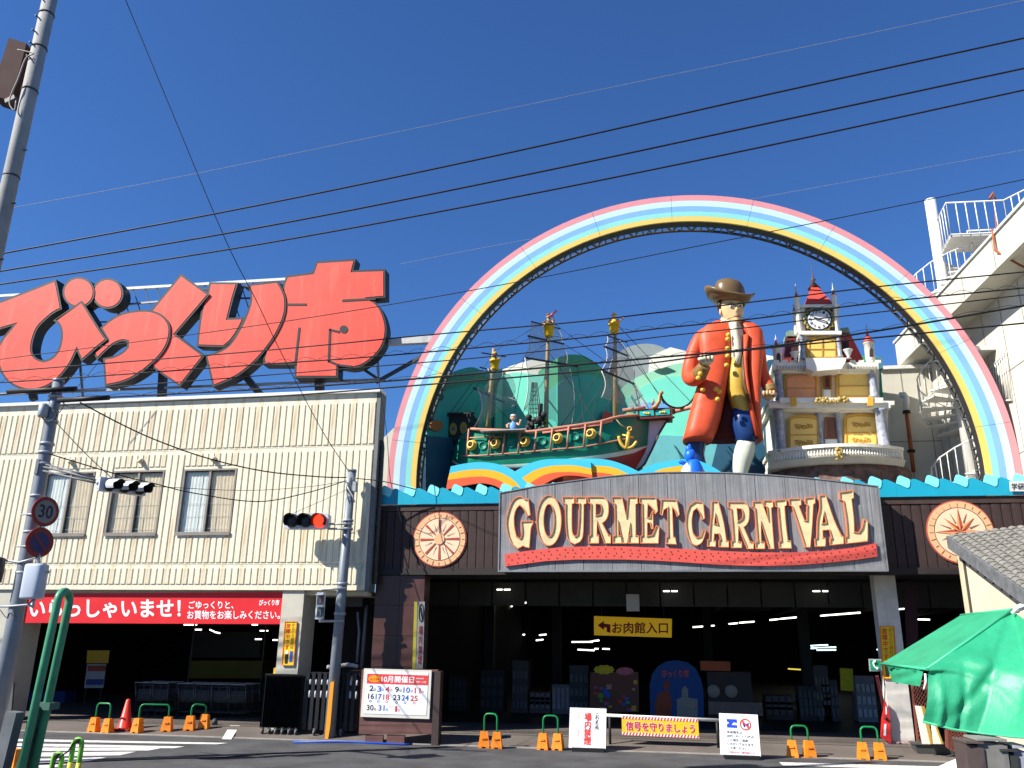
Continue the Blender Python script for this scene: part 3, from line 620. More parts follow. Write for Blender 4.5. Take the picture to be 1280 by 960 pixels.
# ================================================================ rainbow arch
YA = 23.2; CX, CZ, RO, RI = .8, 6.89, 8.58, 7.70
ar = thing('rainbow_arch', 'giant pastel rainbow arch over the ship, statue and clock castle', 'arch', (CX, YA, 5.7))
cols = [('rainbow_pink', (.66, .26, .28)), ('rainbow_pale', (.50, .68, .74)), ('rainbow_blue', (.2, .40, .66)), ('rainbow_teal', (.24, .62, .56)), ('rainbow_yellow', (.78, .52, .13))]
br = [0, .21, .43, .63, .82, 1]
a0, a1 = R(-9), R(189)
def arcp(r, a, y=YA): return Vector((CX+r*math.cos(a), y, CZ+r*math.sin(a)))
NB = 12
for bi_, (nm, c) in enumerate(cols):
    r1 = RO+(RI-RO)*br[bi_]; r2 = RO+(RI-RO)*br[bi_+1]
    mt = M(nm, c, .5, var=.05, scale=1.2, streak=.15, streak_rgb=tuple(v*.7 for v in c))
    for s_ in range(NB):
        b0, b1 = a0+(a1-a0)*s_/NB+.0006, a0+(a1-a0)*(s_+1)/NB-.0006; K = 8
        m = MB(); P = [arcp(r1, b0+(b1-b0)*k/K) for k in range(K+1)]+[arcp(r2+.002, b1+(b0-b1)*k/K) for k in range(K+1)]
        m.poly([P], (0, .06, 0)); obj('colour_band', m, mt, ar)
m = MB()
K = 90
for r, w in ((RO-.06, .07), (RI+.06, .08)):
    for y in (YA+.12, YA+.75): m.tube([arcp(r, a0+(a1-a0)*k/K, y) for k in range(K+1)], w/1.7, 6)
obj('truss_chord', m, drk, ar)
m = MB(); gm = M('truss_grey', (.11, .11, .11), .5, metal=.2)
for k in range(K):
    a = a0+(a1-a0)*k/K; b = a0+(a1-a0)*(k+1)/K; y0, y1 = YA+.12, YA+.75
    if k % 2: y0, y1 = y1, y0
    m.beam(arcp(RI+.05, a, y0), arcp(RI+.05, b, y1), .045)
    if k % 3 == 0: m.beam(arcp(RI+.05, a, YA+.12), arcp(RO-.05, b, YA+.75), .04); m.beam(arcp(RI+.05, a, YA+.75), arcp(RO-.05, a, YA+.75), .05)
    if k % 2 == 0: m.beam(arcp(RI+.05, a, YA+.12), arcp(RI+.05, a, YA+.75), .04)
obj('truss_lattice', m, gm, ar)
m = MB(); P = [arcp(RI+.02, a0+(a1-a0)*k/K, YA+.07) for k in range(K+1)]; Q = [p+Vector((0, .36, 0)) for p in P]
m.grid([P, Q]); P2 = [arcp(RI+.12, a0+(a1-a0)*k/K, YA+.07) for k in range(K+1)]; obj('soffit_strip', m, M('soffit_dark', (.03, .03, .03), .6), ar)

# ================================================================ painted mountain backdrop
mu = thing('mountain_backdrop', 'painted cut out mountain backdrop behind the ship and the statue', 'backdrop', (0, 27, 6))
FX = [535, 628, 697, 768, 1118]
fold = [at(535, 560, 23.9), at(628, 560, 27.2), at(697, 560, 26.9), at(768, 560, 28.9), at(1118, 560, 27.6)]
fold = [Vector((p.x, p.y, 0)) for p in fold]
def wall(x, y, off=0):
    best = None
    k = max(0, min(3, sum(1 for q in FX[1:-1] if x >= q)))
    a, b = fold[k], fold[k+1]; d = (b-a).normalized(); n = Vector((-d.y, d.x, 0)); n = n if n.y > 0 else -n
    return onplane(x, y, a-n*off, n)
def mpoly(name, pts, off, mt, th=.06):
    for side_ in range(4):
        lo, hi = (-999 if side_ == 0 else FX[side_]), (9999 if side_ == 3 else FX[side_+1]); P = clipx(pts, lo, 1)
        P = clipx(P, hi, 0) if len(P) > 2 else P
        if len(P) < 3 or max(p[0] for p in P)-min(p[0] for p in P) < .3: continue
        W = [wall(min(max(x, lo+.01), hi-.01), y, off) for x, y in P]
        k = side_; d = (fold[k+1]-fold[k]).normalized(); n = Vector((-d.y, d.x, 0)); n = n if n.y > 0 else -n
        m = MB(); m.poly([W], n*th); obj(name, m, mt, mu)
def clipx(pts, xc, keep):
    out = []; N = len(pts); ins = (lambda p: p[0] <= xc) if keep == 0 else (lambda p: p[0] >= xc)
    for i in range(N):
        a, b = pts[i], pts[(i+1) % N]
        if ins(a): out.append(a)
        if ins(a) != ins(b): t = (xc-a[0])/(b[0]-a[0]); out.append((xc, a[1]+(b[1]-a[1])*t))
    return out
mm_ = lambda n, c: M(n, c, .55, var=.08, scale=1.1, streak=.15, streak_rgb=tuple(v*.6 for v in c))
teal = mm_('mural_teal', (.03, .33, .29)); mint = mm_('mural_mint', (.13, .56, .42)); gr = mm_('mural_green', (.07, .36, .17)); snow = mm_('mural_snow', (.62, .62, .52)); gry = mm_('mural_grey', (.2, .24, .24)); lake = mm_('mural_lake', (.1, .36, .38)); navy = mm_('mural_navy', (.012, .07, .12)); sage = mm_('mural_sage', (.22, .5, .33)); dkg = mm_('mural_darkgreen', (.02, .2, .13)); och = mm_('mural_ochre', (.3, .12, .03)); blu = mm_('mural_blue', (.1, .3, .6))
YB0 = 622
mpoly('backdrop_panel', smooth_loop([(538, 500), (548, 478), (560, 468), (578, 461), (592, 459), (605, 464), (618, 461), (628, 462), (628, 626), (534, 626), (534, 540)], 40), .0, teal)
mpoly('far_snow_ridge', smooth_loop([(628, 462), (640, 457), (660, 451), (672, 449), (690, 452), (700, 456), (760, 500), (760, 620), (628, 620)], 40), .0, snow)
mpoly('grey_peak', smooth_loop([(760, 470), (775, 440), (795, 431), (815, 430), (832, 436), (850, 450), (862, 620), (740, 620)], 40), .02, gry)
mpoly('snow_peak', [(812, 446), (838, 434), (862, 440), (885, 436), (960, 444), (975, 447), (985, 620), (800, 620)], .08, snow)
mpoly('green_peak', smooth_loop([(684, 458), (700, 446), (718, 443), (735, 447), (752, 460), (768, 474), (780, 500), (780, 620), (670, 620), (670, 480)], 40), .1, gr)
mpoly('mint_slope', smooth_loop([(628, 470), (640, 466), (655, 466), (680, 470), (684, 620), (620, 620), (620, 500)], 40), .16, mint)
mpoly('teal_slope', smooth_loop([(684, 490), (700, 478), (725, 468), (745, 470), (770, 485), (790, 620), (684, 620)], 40), .2, mm_('mural_jade', (.06, .4, .32)))
mpoly('sage_slope', smooth_loop([(765, 500), (785, 478), (810, 466), (840, 456), (870, 452), (900, 455), (985, 452), (988, 620), (765, 620)], 40), .24, sage)
mpoly('mint_field', smooth_loop([(745, 560), (770, 512), (800, 486), (830, 472), (860, 470), (905, 474), (985, 478), (988, 620), (745, 620)], 40), .3, mint)
mpoly('lake', [(805, 548), (830, 544), (870, 546), (985, 548), (988, 622), (800, 622)], .36, lake)
mpoly('dark_lower', [(534, 545), (575, 548), (628, 556), (628, 626), (534, 626)], .12, navy)
mpoly('dark_valley', [(935, 484), (960, 450), (985, 447), (1000, 470), (1000, 622), (880, 622), (905, 520)], .4, navy)
mpoly('right_hill', smooth_loop([(1040, 448), (1085, 444), (1100, 446), (1104, 500), (1112, 622), (1000, 622), (1000, 460)], 40), .3, mm_('mural_forest', (.03, .28, .16)))
mpoly('right_hill_crest', [(1088, 446), (1103, 446), (1104, 462), (1092, 462)], .38, mm_('mural_slate', (.06, .16, .2)))
mpoly('right_lake', [(1098, 540), (1108, 540), (1112, 622), (1098, 622)], .38, blu)
mpoly('painted_ridge', smooth_loop([(548, 478), (562, 470), (590, 467), (612, 472), (628, 474), (628, 482), (600, 478), (575, 482), (556, 488)], 40), .05, mm_('mural_olive', (.05, .22, .14)))
mpoly('painted_balloon', ell(546, 532, 8, 7, 14), .08, och); mpoly('painted_mark', ell(550, 496, 5, 5, 10), .08, navy); mpoly('painted_balloon', ell(625, 488, 5, 9, 14), .08, gry)
mpoly('painted_roof', [(750, 527), (757, 513), (765, 518), (770, 527)], .36, M('mural_red', (.55, .06, .05), .6)); mpoly('painted_village', [(798, 503), (835, 503), (838, 512), (790, 514)], .42, blu)
mpoly('painted_cloud', smooth_loop([(812, 458), (826, 453), (838, 457), (822, 461)], 50), .4, snow)
m = MB()
for x in range(560, 1110, 50):
    p = wall(x, 470, -.15); m.box((p.x, p.y, 5.7), (p.x+.08, p.y+.08, p.z))
obj('rear_frame', m, drk, mu)
# roof slab under the figures
m = MB(); m.box((X1+.2, YF+.02, zt-.19), (15, 32, zt-.12)); obj('roof_deck', m, M('deck', (.12, .12, .12), .9), fa)

# ================================================================ layered rainbow hills
YH = 23.75
cb3 = [M('hill_sky', (.05, .5, .72), .5, var=.05), M('hill_amber', (.83, .43, .02), .5, var=.05), M('hill_red', (.72, .11, .04), .5, var=.05)]
def hill(label, lines, Y):
    s = thing('rainbow_hill', label, 'decoration', at(lines[0][0][0], 615, Y), 'small rainbow hills in front of the ship')
    for k in range(len(lines)-1):
        m = MB(); A = [at(x, y, Y) for x, y in lines[k]]; B = [at(x, y, Y) for x, y in lines[k+1]]
        m.poly([A+B[::-1]], (0, .12, 0)); obj('colour_band', m, cb3[k], s)
sm_ = lambda L: smooth_open(L)
def smooth_open(P, n=4):
    P = [Vector(p) for p in P]; Q = [P[0]*2-P[1]]+P+[P[-1]*2-P[-2]]; out = []
    for i in range(1, len(Q)-2):
        for k in range(n):
            t = k/n; a, b, c, d = Q[i-1], Q[i], Q[i+1], Q[i+2]
            out.append(tuple(.5*((2*b)+(c-a)*t+(2*a-5*b+4*c-d)*t*t+(3*b-a-3*c+d)*t**3)))
    out.append(tuple(P[-1])); return out
hill('leftmost blue, amber and red rainbow hill in front of the ship stern', [sm_([(563.5, 583), (580, 579.5), (600, 577.5), (622, 580), (640, 587), (652, 597), (662, 607)]), sm_([(561.5, 592), (580, 588), (600, 586.5), (620, 589), (636, 596), (646, 604), (652, 612)]), sm_([(559.5, 600), (580, 597), (602, 595.5), (620, 599), (632, 605), (640, 610), (644, 616)]), sm_([(557.5, 612), (580, 607), (602, 604), (618, 607), (626, 612), (630, 616), (632, 620)])], YH-.2)
hill('middle rainbow hill with a cut right edge below the ship portholes', [sm_([(641, 591), (660, 580), (680, 574.5), (700, 573.5), (720, 574), (738.5, 577)]), sm_([(650, 599), (668, 588), (685, 583), (702, 581.5), (720, 582), (739, 586)]), sm_([(658, 607), (675, 596), (690, 591), (705, 590), (722, 590.5), (740, 593.5)]), sm_([(668, 614), (684, 603), (697, 597), (708, 594.5), (724, 595), (740.5, 598)])], YH-.1)
hill('rainbow hill behind the sign crest below the ship anchor', [sm_([(706, 576), (725, 574), (745, 573.2), (765, 576), (785, 583), (803, 592), (815, 600)]), sm_([(706, 587), (725, 583), (745, 582), (765, 584), (780, 590), (795, 598), (803, 606)]), sm_([(704, 598), (725, 592), (745, 590.5), (765, 593), (776, 599), (785, 605), (790, 610)]), sm_([(702, 612), (725, 604), (745, 600), (760, 603), (770, 608), (776, 612), (780, 616)])], YH)
hill('rightmost rainbow hill behind the blue bird and the statue foot', [sm_([(793, 592), (815, 581), (835, 576.5), (852, 574), (870, 575), (888, 582), (903, 591)]), sm_([(805, 598), (822, 588), (838, 584), (855, 582), (868, 583), (880, 588), (892, 596)]), sm_([(815, 606), (828, 598), (842, 592), (855, 591), (866, 592), (876, 598), (884, 604)]), sm_([(822, 614), (836, 606), (846, 601), (855, 600), (864, 602), (872, 608), (878, 612)])], YH+.1)

# ================================================================ sailing ship
YSH = 24.9
sh = thing('sailing_ship', 'green sailing ship model with gold gun ports under the rainbow arch', 'ship', at(690, 600, YSH))
hg = M('hull_green', (.012, .21, .12), .22, var=.1, scale=1.5); hgl = M('hull_stripe', (.7, .66, .5), .5); hr = M('hull_red', (.33, .04, .03), .4, var=.1); rail_ = M('rail_copper', (.5, .22, .14), .5, var=.15); gold_ = M('gold_paint', (.72, .45, .08), .35, metal=.2, var=.1); mouth = M('gun_mouth', (.02, .015, .012), .7)
topl = [(568, 560), (575, 545), (586, 536), (600, 537), (640, 538.5), (662, 540), (690, 536), (720, 532), (750, 527.5), (772, 521), (795, 519), (812, 518)]
botl = [(566, 590), (572, 596), (586, 602), (600, 604), (640, 604), (662, 603), (690, 602), (720, 601), (750, 599), (772, 596), (792, 590), (806, 566)]
greb = [(565, 575), (575, 580), (586, 581), (600, 581.5), (640, 580.5), (662, 579), (690, 576), (720, 572), (750, 568.5), (772, 565), (793, 561), (809, 557)]
wid = [.25, .75, 1.0, 1.1, 1.15, 1.15, 1.15, 1.1, .95, .7, .38, .04]
def hullrow(i):
    t, b, g = topl[i], botl[i], greb[i]; out = []
    for f in (0, .25, .5, .75, 1.0): out.append((t[0]+(g[0]-t[0])*f, t[1]+(g[1]-t[1])*f, [.92, .97, 1, 1, .97][int(f*4)]))
    for f in (.18, .6, 1.0): out.append((g[0]+(b[0]-g[0])*f, g[1]+(b[1]-g[1])*f, .95-.5*f*f))
    return out
HR = [hullrow(i) for i in range(12)]
near = [[at(x, y, YSH-w*wid[i]) for x, y, w in HR[i]] for i in range(12)]
far = [[Vector((p.x, 2*YSH-p.y, p.z)) for p in r] for r in near]
m = MB()
for S in (near, far):
    n = 8; o = len(m.v); m.v += [tuple(p) for r in S for p in r]
    for i in range(11):
        for k in range(7): m.f.append([o+i*n+k, o+i*n+k+1, o+(i+1)*n+k+1, o+(i+1)*n+k]); m.m.append(0 if k < 4 else (1 if k == 4 else 2)); m.sm.append(True)
m.grid([[n_[0]*(1-f)+f_[0]*f-Vector((0, 0, .1)) for f in (0, .5, 1)] for n_, f_ in zip(near, far)], 0)
m.grid([[a for a in near[0]], [a for a in far[0]]], 0)
obj('hull', m, [hg, hgl, hr], sh)
def hullY(x, out=0):
    for i in range(11):
        if topl[i][0] <= x <= topl[i+1][0]:
            t = (x-topl[i][0])/(topl[i+1][0]-topl[i][0]); return YSH-(wid[i]*(1-t)+wid[i+1]*t)-out
    return YSH-.3-out
hp = lambda x, y, o=.0: at(x, y, hullY(x, o))
def lerpl(L, x):
    for p, q in zip(L, L[1:]):
        if p[0] <= x <= q[0]: return p[1]+(q[1]-p[1])*(x-p[0])/(q[0]-p[0])
    return L[-1][1]
m = MB(); m.tube([hp(x, lerpl(topl, x), 0) for x in range(587, 812, 9)], .05, 6); obj('top_rail', m, rail_, sh)
m = MB(); lowr = [(571, 570), (600, 569.6), (649, 566), (700, 561.2), (727, 559), (772, 550.6), (795, 547)]
m.tube([hp(x, lerpl(lowr, x), .06) for x in range(572, 795, 9)], .028, 6); obj('lower_rail', m, rail_, sh)
m = MB(); m.tube([hp(x, lerpl([(578, 547.5), (630, 546)], x), .06) for x in (578, 590, 603, 616, 628)], .022, 6)
obj('middle_rail', m, rail_, sh)
for x in (584, 611, 629, 648, 668.5, 688.5, 709, 730, 750): m = MB(); m.tube([hp(x+2, lerpl(topl, x+2), .07), hp(x-.5, lerpl(lowr, x), .07)], .03, 6); obj('side_post', m, rail_, sh)
m = MB(); A = [hp(x, lerpl(topl, x)+.5, .03) for x in range(678, 770, 8)]; B = [hp(x, lerpl(topl, x)+4, .03) for x in range(678, 770, 8)]
m.poly([A+B[::-1]], (0, .03, 0)); obj('gunwale_board', m, M('coral_board', (.72, .25, .17), .5), sh)
ax_ = Vector((-.35, -1, .12)).normalized()
for x, y in ((590.6, 557), (620, 555), (656.9, 552.5), (698, 548.5), (739.4, 542.8)):
    c = hp(x, y, .02); m = MB(); m.lathe(c, [(.13, 0), (.17, .02), (.165, .05), (.115, .06), (.11, .11), (.125, .12), (.12, .14), (.08, .14), (.075, .1)], 18, axis=ax_); g = obj('gun_port', m, gold_, sh)
    m = MB(); m.lathe(c, [(.078, .1), (.076, .128), (.0, .129)], 14, axis=ax_); obj('muzzle', m, mouth, g)
for x, y in ((603.7, 557.3), (639.4, 554.5), (678, 551.5), (719, 545.6)):
    c = hp(x, y, .0); m = MB(); m.lathe(c, [(.13, 0), (.13, .03), (.1, .035), (.1, .02), (0.0, .02)], 18, axis=(0, -1, 0)); obj('closed_port', m, M('port_green', (.02, .22, .14), .4), sh)
# ledge and stairs
m = MB(); m.hexa([hp(602, 542, .02), hp(655, 540, .02), hp(658, 536.5, .35), hp(600, 539, .35), hp(602, 540.5, .02), hp(655, 538.5, .02), hp(658, 535.5, .35), hp(600, 538, .35)]); obj('side_shelf', m, M('shelf_grey', (.45, .42, .36), .6), sh)
for x in (606, 616, 626, 636, 646): m = MB(); m.beam(hp(x, 547, .02), hp(x, 540, .25), .04); obj('shelf_bracket', m, M('bracket_dark', (.08, .1, .08), .6), sh)
# beak head
bk = M('beak_brown', (.12, .035, .025), .5); tb = M('beak_turquoise', (.015, .45, .4), .4)
yb = YSH-.35
m = MB(); m.poly([pp([(767, 524.5), (784, 512.5), (840, 509), (841, 521), (800, 524), (775, 525.5)], yb)], (0, .7, 0)); obj('beak_head', m, bk, sh)
for q_ in ([(775, 521.5), (783.5, 515), (797, 514), (797.5, 520)], [(799.5, 514), (817, 513), (817.5, 519.3), (800, 520)], [(819.5, 512.7), (837, 511.3), (837.5, 517.7), (820, 519)]):
    m = MB(); m.poly([pp(q_, yb-.02)], (0, .02, 0)); pn = obj('beak_panel', m, tb, sh); m = MB(); cx = sum(a for a, b in q_)/4; cy = sum(b for a, b in q_)/4
    for d in (-2.5, 0, 2.5): m.ball(at(cx+d, cy+random.uniform(-.5, .5), yb-.03), .035, 7, 5, sc=(1.5, .6, 1))
    obj('gilded_carving', m, gold_, pn)
m = MB(); m.tube([at(838, 515, yb+.3), at(862, 509.5, yb+.1), at(878, 506, yb-.1)], [.08, .07, .045], 8); obj('bowsprit', m, rail_, sh); m = MB(); m.tube([at(778, 513, yb), at(807, 509.5, yb)], [.06, .05], 8); obj('beak_rail', m, rail_, sh)
m = MB(); m.poly([pp([(811, 524), (843, 521), (833, 527), (824, 542), (816, 560), (806, 580), (797, 587), (794, 585), (805, 564), (810, 545)], YSH)], (0, .08, 0)); obj('bow_wave_board', m, M('pale_grey', (.5, .52, .52), .5), sh)
m = MB(); m.tube([at(x, y, YSH-.04) for x, y in ((843, 521), (833, 527), (824, 542), (816, 560), (806, 580), (797, 588))], .03, 6); obj('stem_edge', m, bk, sh)
# figurehead and rope
m = MB(); m.tube([at(x, y, YSH-.4) for x, y in ((815, 510), (820, 508), (824, 502), (825, 493), (827, 490))], [.05, .07, .06, .04, .03], 8); m.ball(at(827, 491, YSH-.4), .06); m.tube([at(x, y, YSH-.4) for x, y in ((815, 506), (817, 502), (816, 499))], .035, 6); obj('figurehead', m, M('antique_gold', (.4, .22, .07), .4), sh)
m = MB(); m.tube([at(x, y, YSH-.4+.01*i) for i, (x, y) in enumerate(smooth_open([(826, 493), (830, 502), (838, 508), (848, 510), (858, 507), (866, 499), (872, 485)]))], .03, 6); obj('heavy_rope', m, cb, sh)
# anchor
m = MB(); an = lambda x, y: at(x, y, YSH-.75)
m.tube([an(786, 540), an(783, 561)], .055, 8); m.tube([an(778, 543.5), an(792, 547)], .03, 6); m.tube([an(x, y) for x, y in smooth_open([(773.5, 545.5), (775, 552), (779, 558), (784, 560.5), (791, 558), (796, 551.5)])], [.05]*8+[.045]*12+[.035], 8)
m.tube([an(787+2.5*math.cos(t), 536+2.5*math.sin(t)) for t in [k*math.pi/6 for k in range(13)]], .02, 6, caps=False); obj('anchor', m, gold_, sh)
m = MB(); m.tube([an(770, 524), an(776, 531), an(785, 536)], .015, 5); obj('anchor_rope', m, M('rope', (.35, .28, .18), .8), sh)
# masts, yards, sails, rigging
mast = M('mast_wood', (.36, .26, .11), .55, var=.12); net = M('sail_gauze', (.42, .44, .4), .8, var=.1, alpha=.4); yd = M('yard_dark', (.035, .03, .03), .7)
mz = YSH+.1
for x0_, y0_, x1_, y1_ in ((609.4, 538, 617, 436), (682, 538, 685.5, 396), (769.5, 525, 768.5, 398)):
    m = MB(); m.tube([at(x0_, y0_+6, mz), at(x1_, y1_, mz)], [.085, .05], 8); obj('mast', m, mast, sh)
for a, b, w in (((592, 485), (630, 503), .05), ((600, 459), (625, 466), .035), ((602, 441), (632, 446), .035), ((655, 447), (722, 458), .05), ((660, 420), (705, 430), .045), ((664, 402), (700, 411), .035), ((752, 463), (793, 480), .05), ((755, 433), (785, 445), .045), ((758, 419), (784, 428), .03)):
    m = MB(); m.beam(at(*a, mz-1.0), at(*b, mz+.9), w); obj('yard', m, yd, sh)
def sail(name, P, Ys, k=1):
    # P: four corners tl,tr,br,bl; billow toward the bow
    n = 8; rows = []
    for i in range(n+1):
        r_ = []
        for j in range(n+1):
            u, v = j/n, i/n; x = (P[0][0]*(1-u)+P[1][0]*u)*(1-v)+(P[3][0]*(1-u)+P[2][0]*u)*v; y = (P[0][1]*(1-u)+P[1][1]*u)*(1-v)+(P[3][1]*(1-u)+P[2][1]*u)*v
            r_.append(at(x+k*5*math.sin(math.pi*v), y, Ys+(u-.5)*1.6))
        rows.append(r_)
    m = MB(); m.grid(rows); o = obj(name, m, net, sh); 
    m = MB(); m.tube([r_[0]-Vector((0, .01, 0)) for r_ in rows], .018, 5); m.tube([r_[-1] for r_ in rows], .012, 5); obj('bolt_rope', m, M('rope_pale', (.5, .5, .45), .7), o)
sail('sail', [(597, 486), (637, 497), (640, 508), (592, 535)], mz-.2, 1.6); sail('sail', [(610, 461), (638, 468), (640, 500), (605, 486)], mz, 1)
sail('sail', [(656, 447), (712, 459), (714, 534), (655, 512)], mz-.2, 1); sail('sail', [(661, 421), (703, 431), (708, 456), (656, 446)], mz, .7); sail('sail', [(664, 403), (697, 410), (703, 430), (661, 421)], mz, .4)
sail('sail', [(752, 464), (792, 480), (797, 513), (752, 497)], mz-.2, 1); sail('sail', [(757, 434), (785, 446), (792, 478), (753, 462)], mz, .8); sail('sail', [(759, 419), (775, 426), (784, 444), (757, 433)], mz, .4)
m = MB(); m.poly([[at(794, 478, mz), at(812, 508, mz-.3), at(785, 508, mz-.3)]], (0, .01, 0)); obj('jib_sail', m, net, sh)
m = MB()
for a, b in (((570, 517), (616, 455)), ((580, 535), (613, 482)), ((616, 440), (684, 400)), ((640, 536), (684, 470)), ((684, 398), (768, 460)), ((768, 402), (866, 505)), ((768, 420), (838, 510)), ((770, 450), (812, 512)), ((700, 534), (768, 440)), ((735, 530), (768, 450)), ((705, 430), (768, 470)), ((750, 528), (785, 447)), ((625, 470), (682, 430)), ((655, 447), (640, 535)), ((722, 458), (730, 530)), ((793, 480), (800, 512)), ((612, 500), (648, 536)), ((686, 440), (745, 527)), ((784, 430), (830, 505)), ((615, 445), (560, 520)), ((768, 460), (720, 530))):
    m.tube([at(*a, mz), at(*b, mz-.4)], .009, 4, caps=False)
obj('rigging', m, M('rigging_dark', (.05, .05, .05), .8), sh)
m = MB()   # ratlines ladder + dark machinery amidships
for x in (658, 661, 664, 667, 671, 675, 679): m.tube([at(x, 540, mz-.6), at(668+(x-668)*.3, 478, mz-.2)], .012, 4, caps=False)
for k in range(11):
    y = 538-k*5.4; w = 10*(1-k/13); m.tube([at(668-w, y, mz-.6+.035*k), at(668+w, y-.5, mz-.6+.035*k)], .011, 4, caps=False)
obj('ratlines', m, yd, sh)
m = MB()
for k in range(26): m.ball(at(random.uniform(659, 681), random.uniform(518, 541), mz-.7+random.uniform(-.2, .2)), random.uniform(.05, .12), 6, 4)
m.tube([at(674, 541, mz-.7), at(676, 505, mz-.7)], .07, 6); m.tube([at(664, 541, mz-.7), at(662, 524, mz-.7)], .06, 6); obj('capstan', m, yd, sh)
# stern castle
m = MB(); ys = YSH-.2
m.poly([pp([(557, 517), (591, 517.5), (587, 527), (581, 541), (574, 553), (562, 549), (556, 538)], ys)], (0, 1.0, 0)); sc_ = obj('stern_castle', m, M('stern_black', (.015, .02, .02), .6), sh)
for c in ((566.5, 536), (579.5, 535)):
    m = MB(); m.poly([pp(ell(c[0], c[1], 4.6, 7.8, 14), ys-.02)], (0, .02, 0)); obj('stern_window', m, M('stern_gold', (.35, .24, .03), .5), sh)
    m = MB(); m.poly([pp(ell(c[0], c[1], 2, 2.2, 8), ys-.035)], (0, .01, 0)); obj('window_emblem', m, M('emblem_blue', (.03, .1, .25), .5) if c[0] < 570 else M('emblem_red', (.5, .1, .05), .5), sh)
m = MB()
for x in range(560, 592, 4): m.beam(at(x, 521, ys-.05), at(x, 517, ys-.05), .03)
m.beam(at(556, 517, ys-.05), at(593, 516.5, ys-.05), .05); obj('stern_balustrade', m, yd, sh)
# crow's nests with small crew figures
figs = []
def nest(x, y0_, y1_, w0, w1, lab):
    c = at(x, y1_, mz); h = at(x, y0_, mz).z-c.z; r0 = w0/2/41; r1 = w1/2/41
    m = MB(); m.lathe(c, [(r1*.9, 0), (r1, .02), (r0, h*.8), (r0*1.08, h*.8), (r0*1.08, h), (r0*.85, h), (r0*.8, h*.5)], 16); obj('crow_nest', m, M('nest_yellow', (.75, .47, .02), .45, var=.15), sh, label=lab); return c+Vector((0, 0, h))
n1 = nest(618.5, 450, 462, 13, 10, 'weathered crow nest on the rear mast'); n2 = nest(686, 406, 421, 14.5, 12, 'yellow crow nest on the middle mast'); n3 = nest(768, 404, 417.5, 14, 11, 'yellow crow nest on the front mast')
def figure(name_lbl, base, s, shirt, skin, cap, arm_to, hat='cap'):
    f = thing('crew_figure', name_lbl, 'figure', base)
    m = MB(); m.lathe(base+Vector((0, 0, -.05*s)), [(.16*s, 0), (.2*s, .1*s), (.19*s, .25*s), (.17*s, .38*s), (.07*s, .45*s), (.06*s, .52*s)], 12, squash=.75); obj('torso', m, shirt, f)
    m = MB(); hc = base+Vector((0, -.02*s, .60*s)); m.ball(hc, .14*s, 12, 8, sc=(.9, 1, 1.1)); m.ball(hc+Vector((.05*s, -.14*s, -.01*s)), .035*s, 6, 4); m.ball(hc+Vector((-.13*s, 0, 0)), .04*s, 6, 4); m.ball(hc+Vector((.13*s, 0, 0)), .04*s, 6, 4); hd = obj('head', m, skin, f)
    m = MB(); m.ball(hc+Vector((.1*s, -.12*s, .04*s)), .02*s, 6, 4); m.ball(hc+Vector((.0*s, -.14*s, .04*s)), .02*s, 6, 4); obj('eye', m, blk, hd)
    m = MB(); m.lathe(hc+Vector((0, 0, .05*s)), [(.15*s, 0), (.155*s, .03*s), (.12*s, .11*s), (.02*s, .13*s)], 12); obj('cap', m, cap, f)
    for sx, tip in ((1, arm_to), (-1, Vector((-.26*s, -.1*s, .12*s)))):
        m = MB(); sh_ = base+Vector((.17*s*sx, 0, .33*s)); el = sh_+Vector((.14*s*sx, -.08*s, -.12*s)); m.tube([sh_, el, base+tip], [.06*s, .05*s, .04*s], 7); m.ball(base+tip, .055*s, 7, 5)
        for k in range(4): m.tube([base+tip, base+tip+Vector((.03*s*(k-1.5), -.03*s, .07*s))], .012*s, 5)
        obj('arm', m, skin, f)
    return f
skin = M('figure_skin', (.62, .36, .22), .5); brn = M('figure_brown', (.13, .06, .035), .6)
figure('little sailor figure with white cap and blue shirt on the ship deck', at(641.5, 537.5, YSH-1.0), .62, M('shirt_blue', (.12, .3, .65), .5), skin, M('cap_white', (.65, .65, .62), .5), Vector((.24, -.1, .25)))
figure('dim little lookout in a yellow cap in the rear crow nest', n1-Vector((0, 0, .1)), .48, brn, M('figure_dimskin', (.28, .15, .08), .6), M('cap_ochre', (.55, .42, .1), .6), Vector((.2, -.1, .12)))
f2 = figure('brown furry lookout raising a pink spyglass in the middle crow nest', n2-Vector((0, 0, .08)), .6, brn, M('figure_face', (.4, .22, .13), .6), brn, Vector((.14, -.14, .36)))
m = MB(); m.tube([n2+Vector((.05, -.15, .26)), n2+Vector((.3, -.22, .38))], [.02, .045], 8); obj('spyglass', m, M('spyglass_pink', (.7, .22, .32), .5), f2)
figure('lookout in yellow shirt and white cap in the front crow nest', n3-Vector((0, 0, .08)), .58, M('shirt_yellow', (.7, .42, .03), .5), skin, M('cap_white', (.65, .65, .62)), Vector((.3, -.1, .18)))

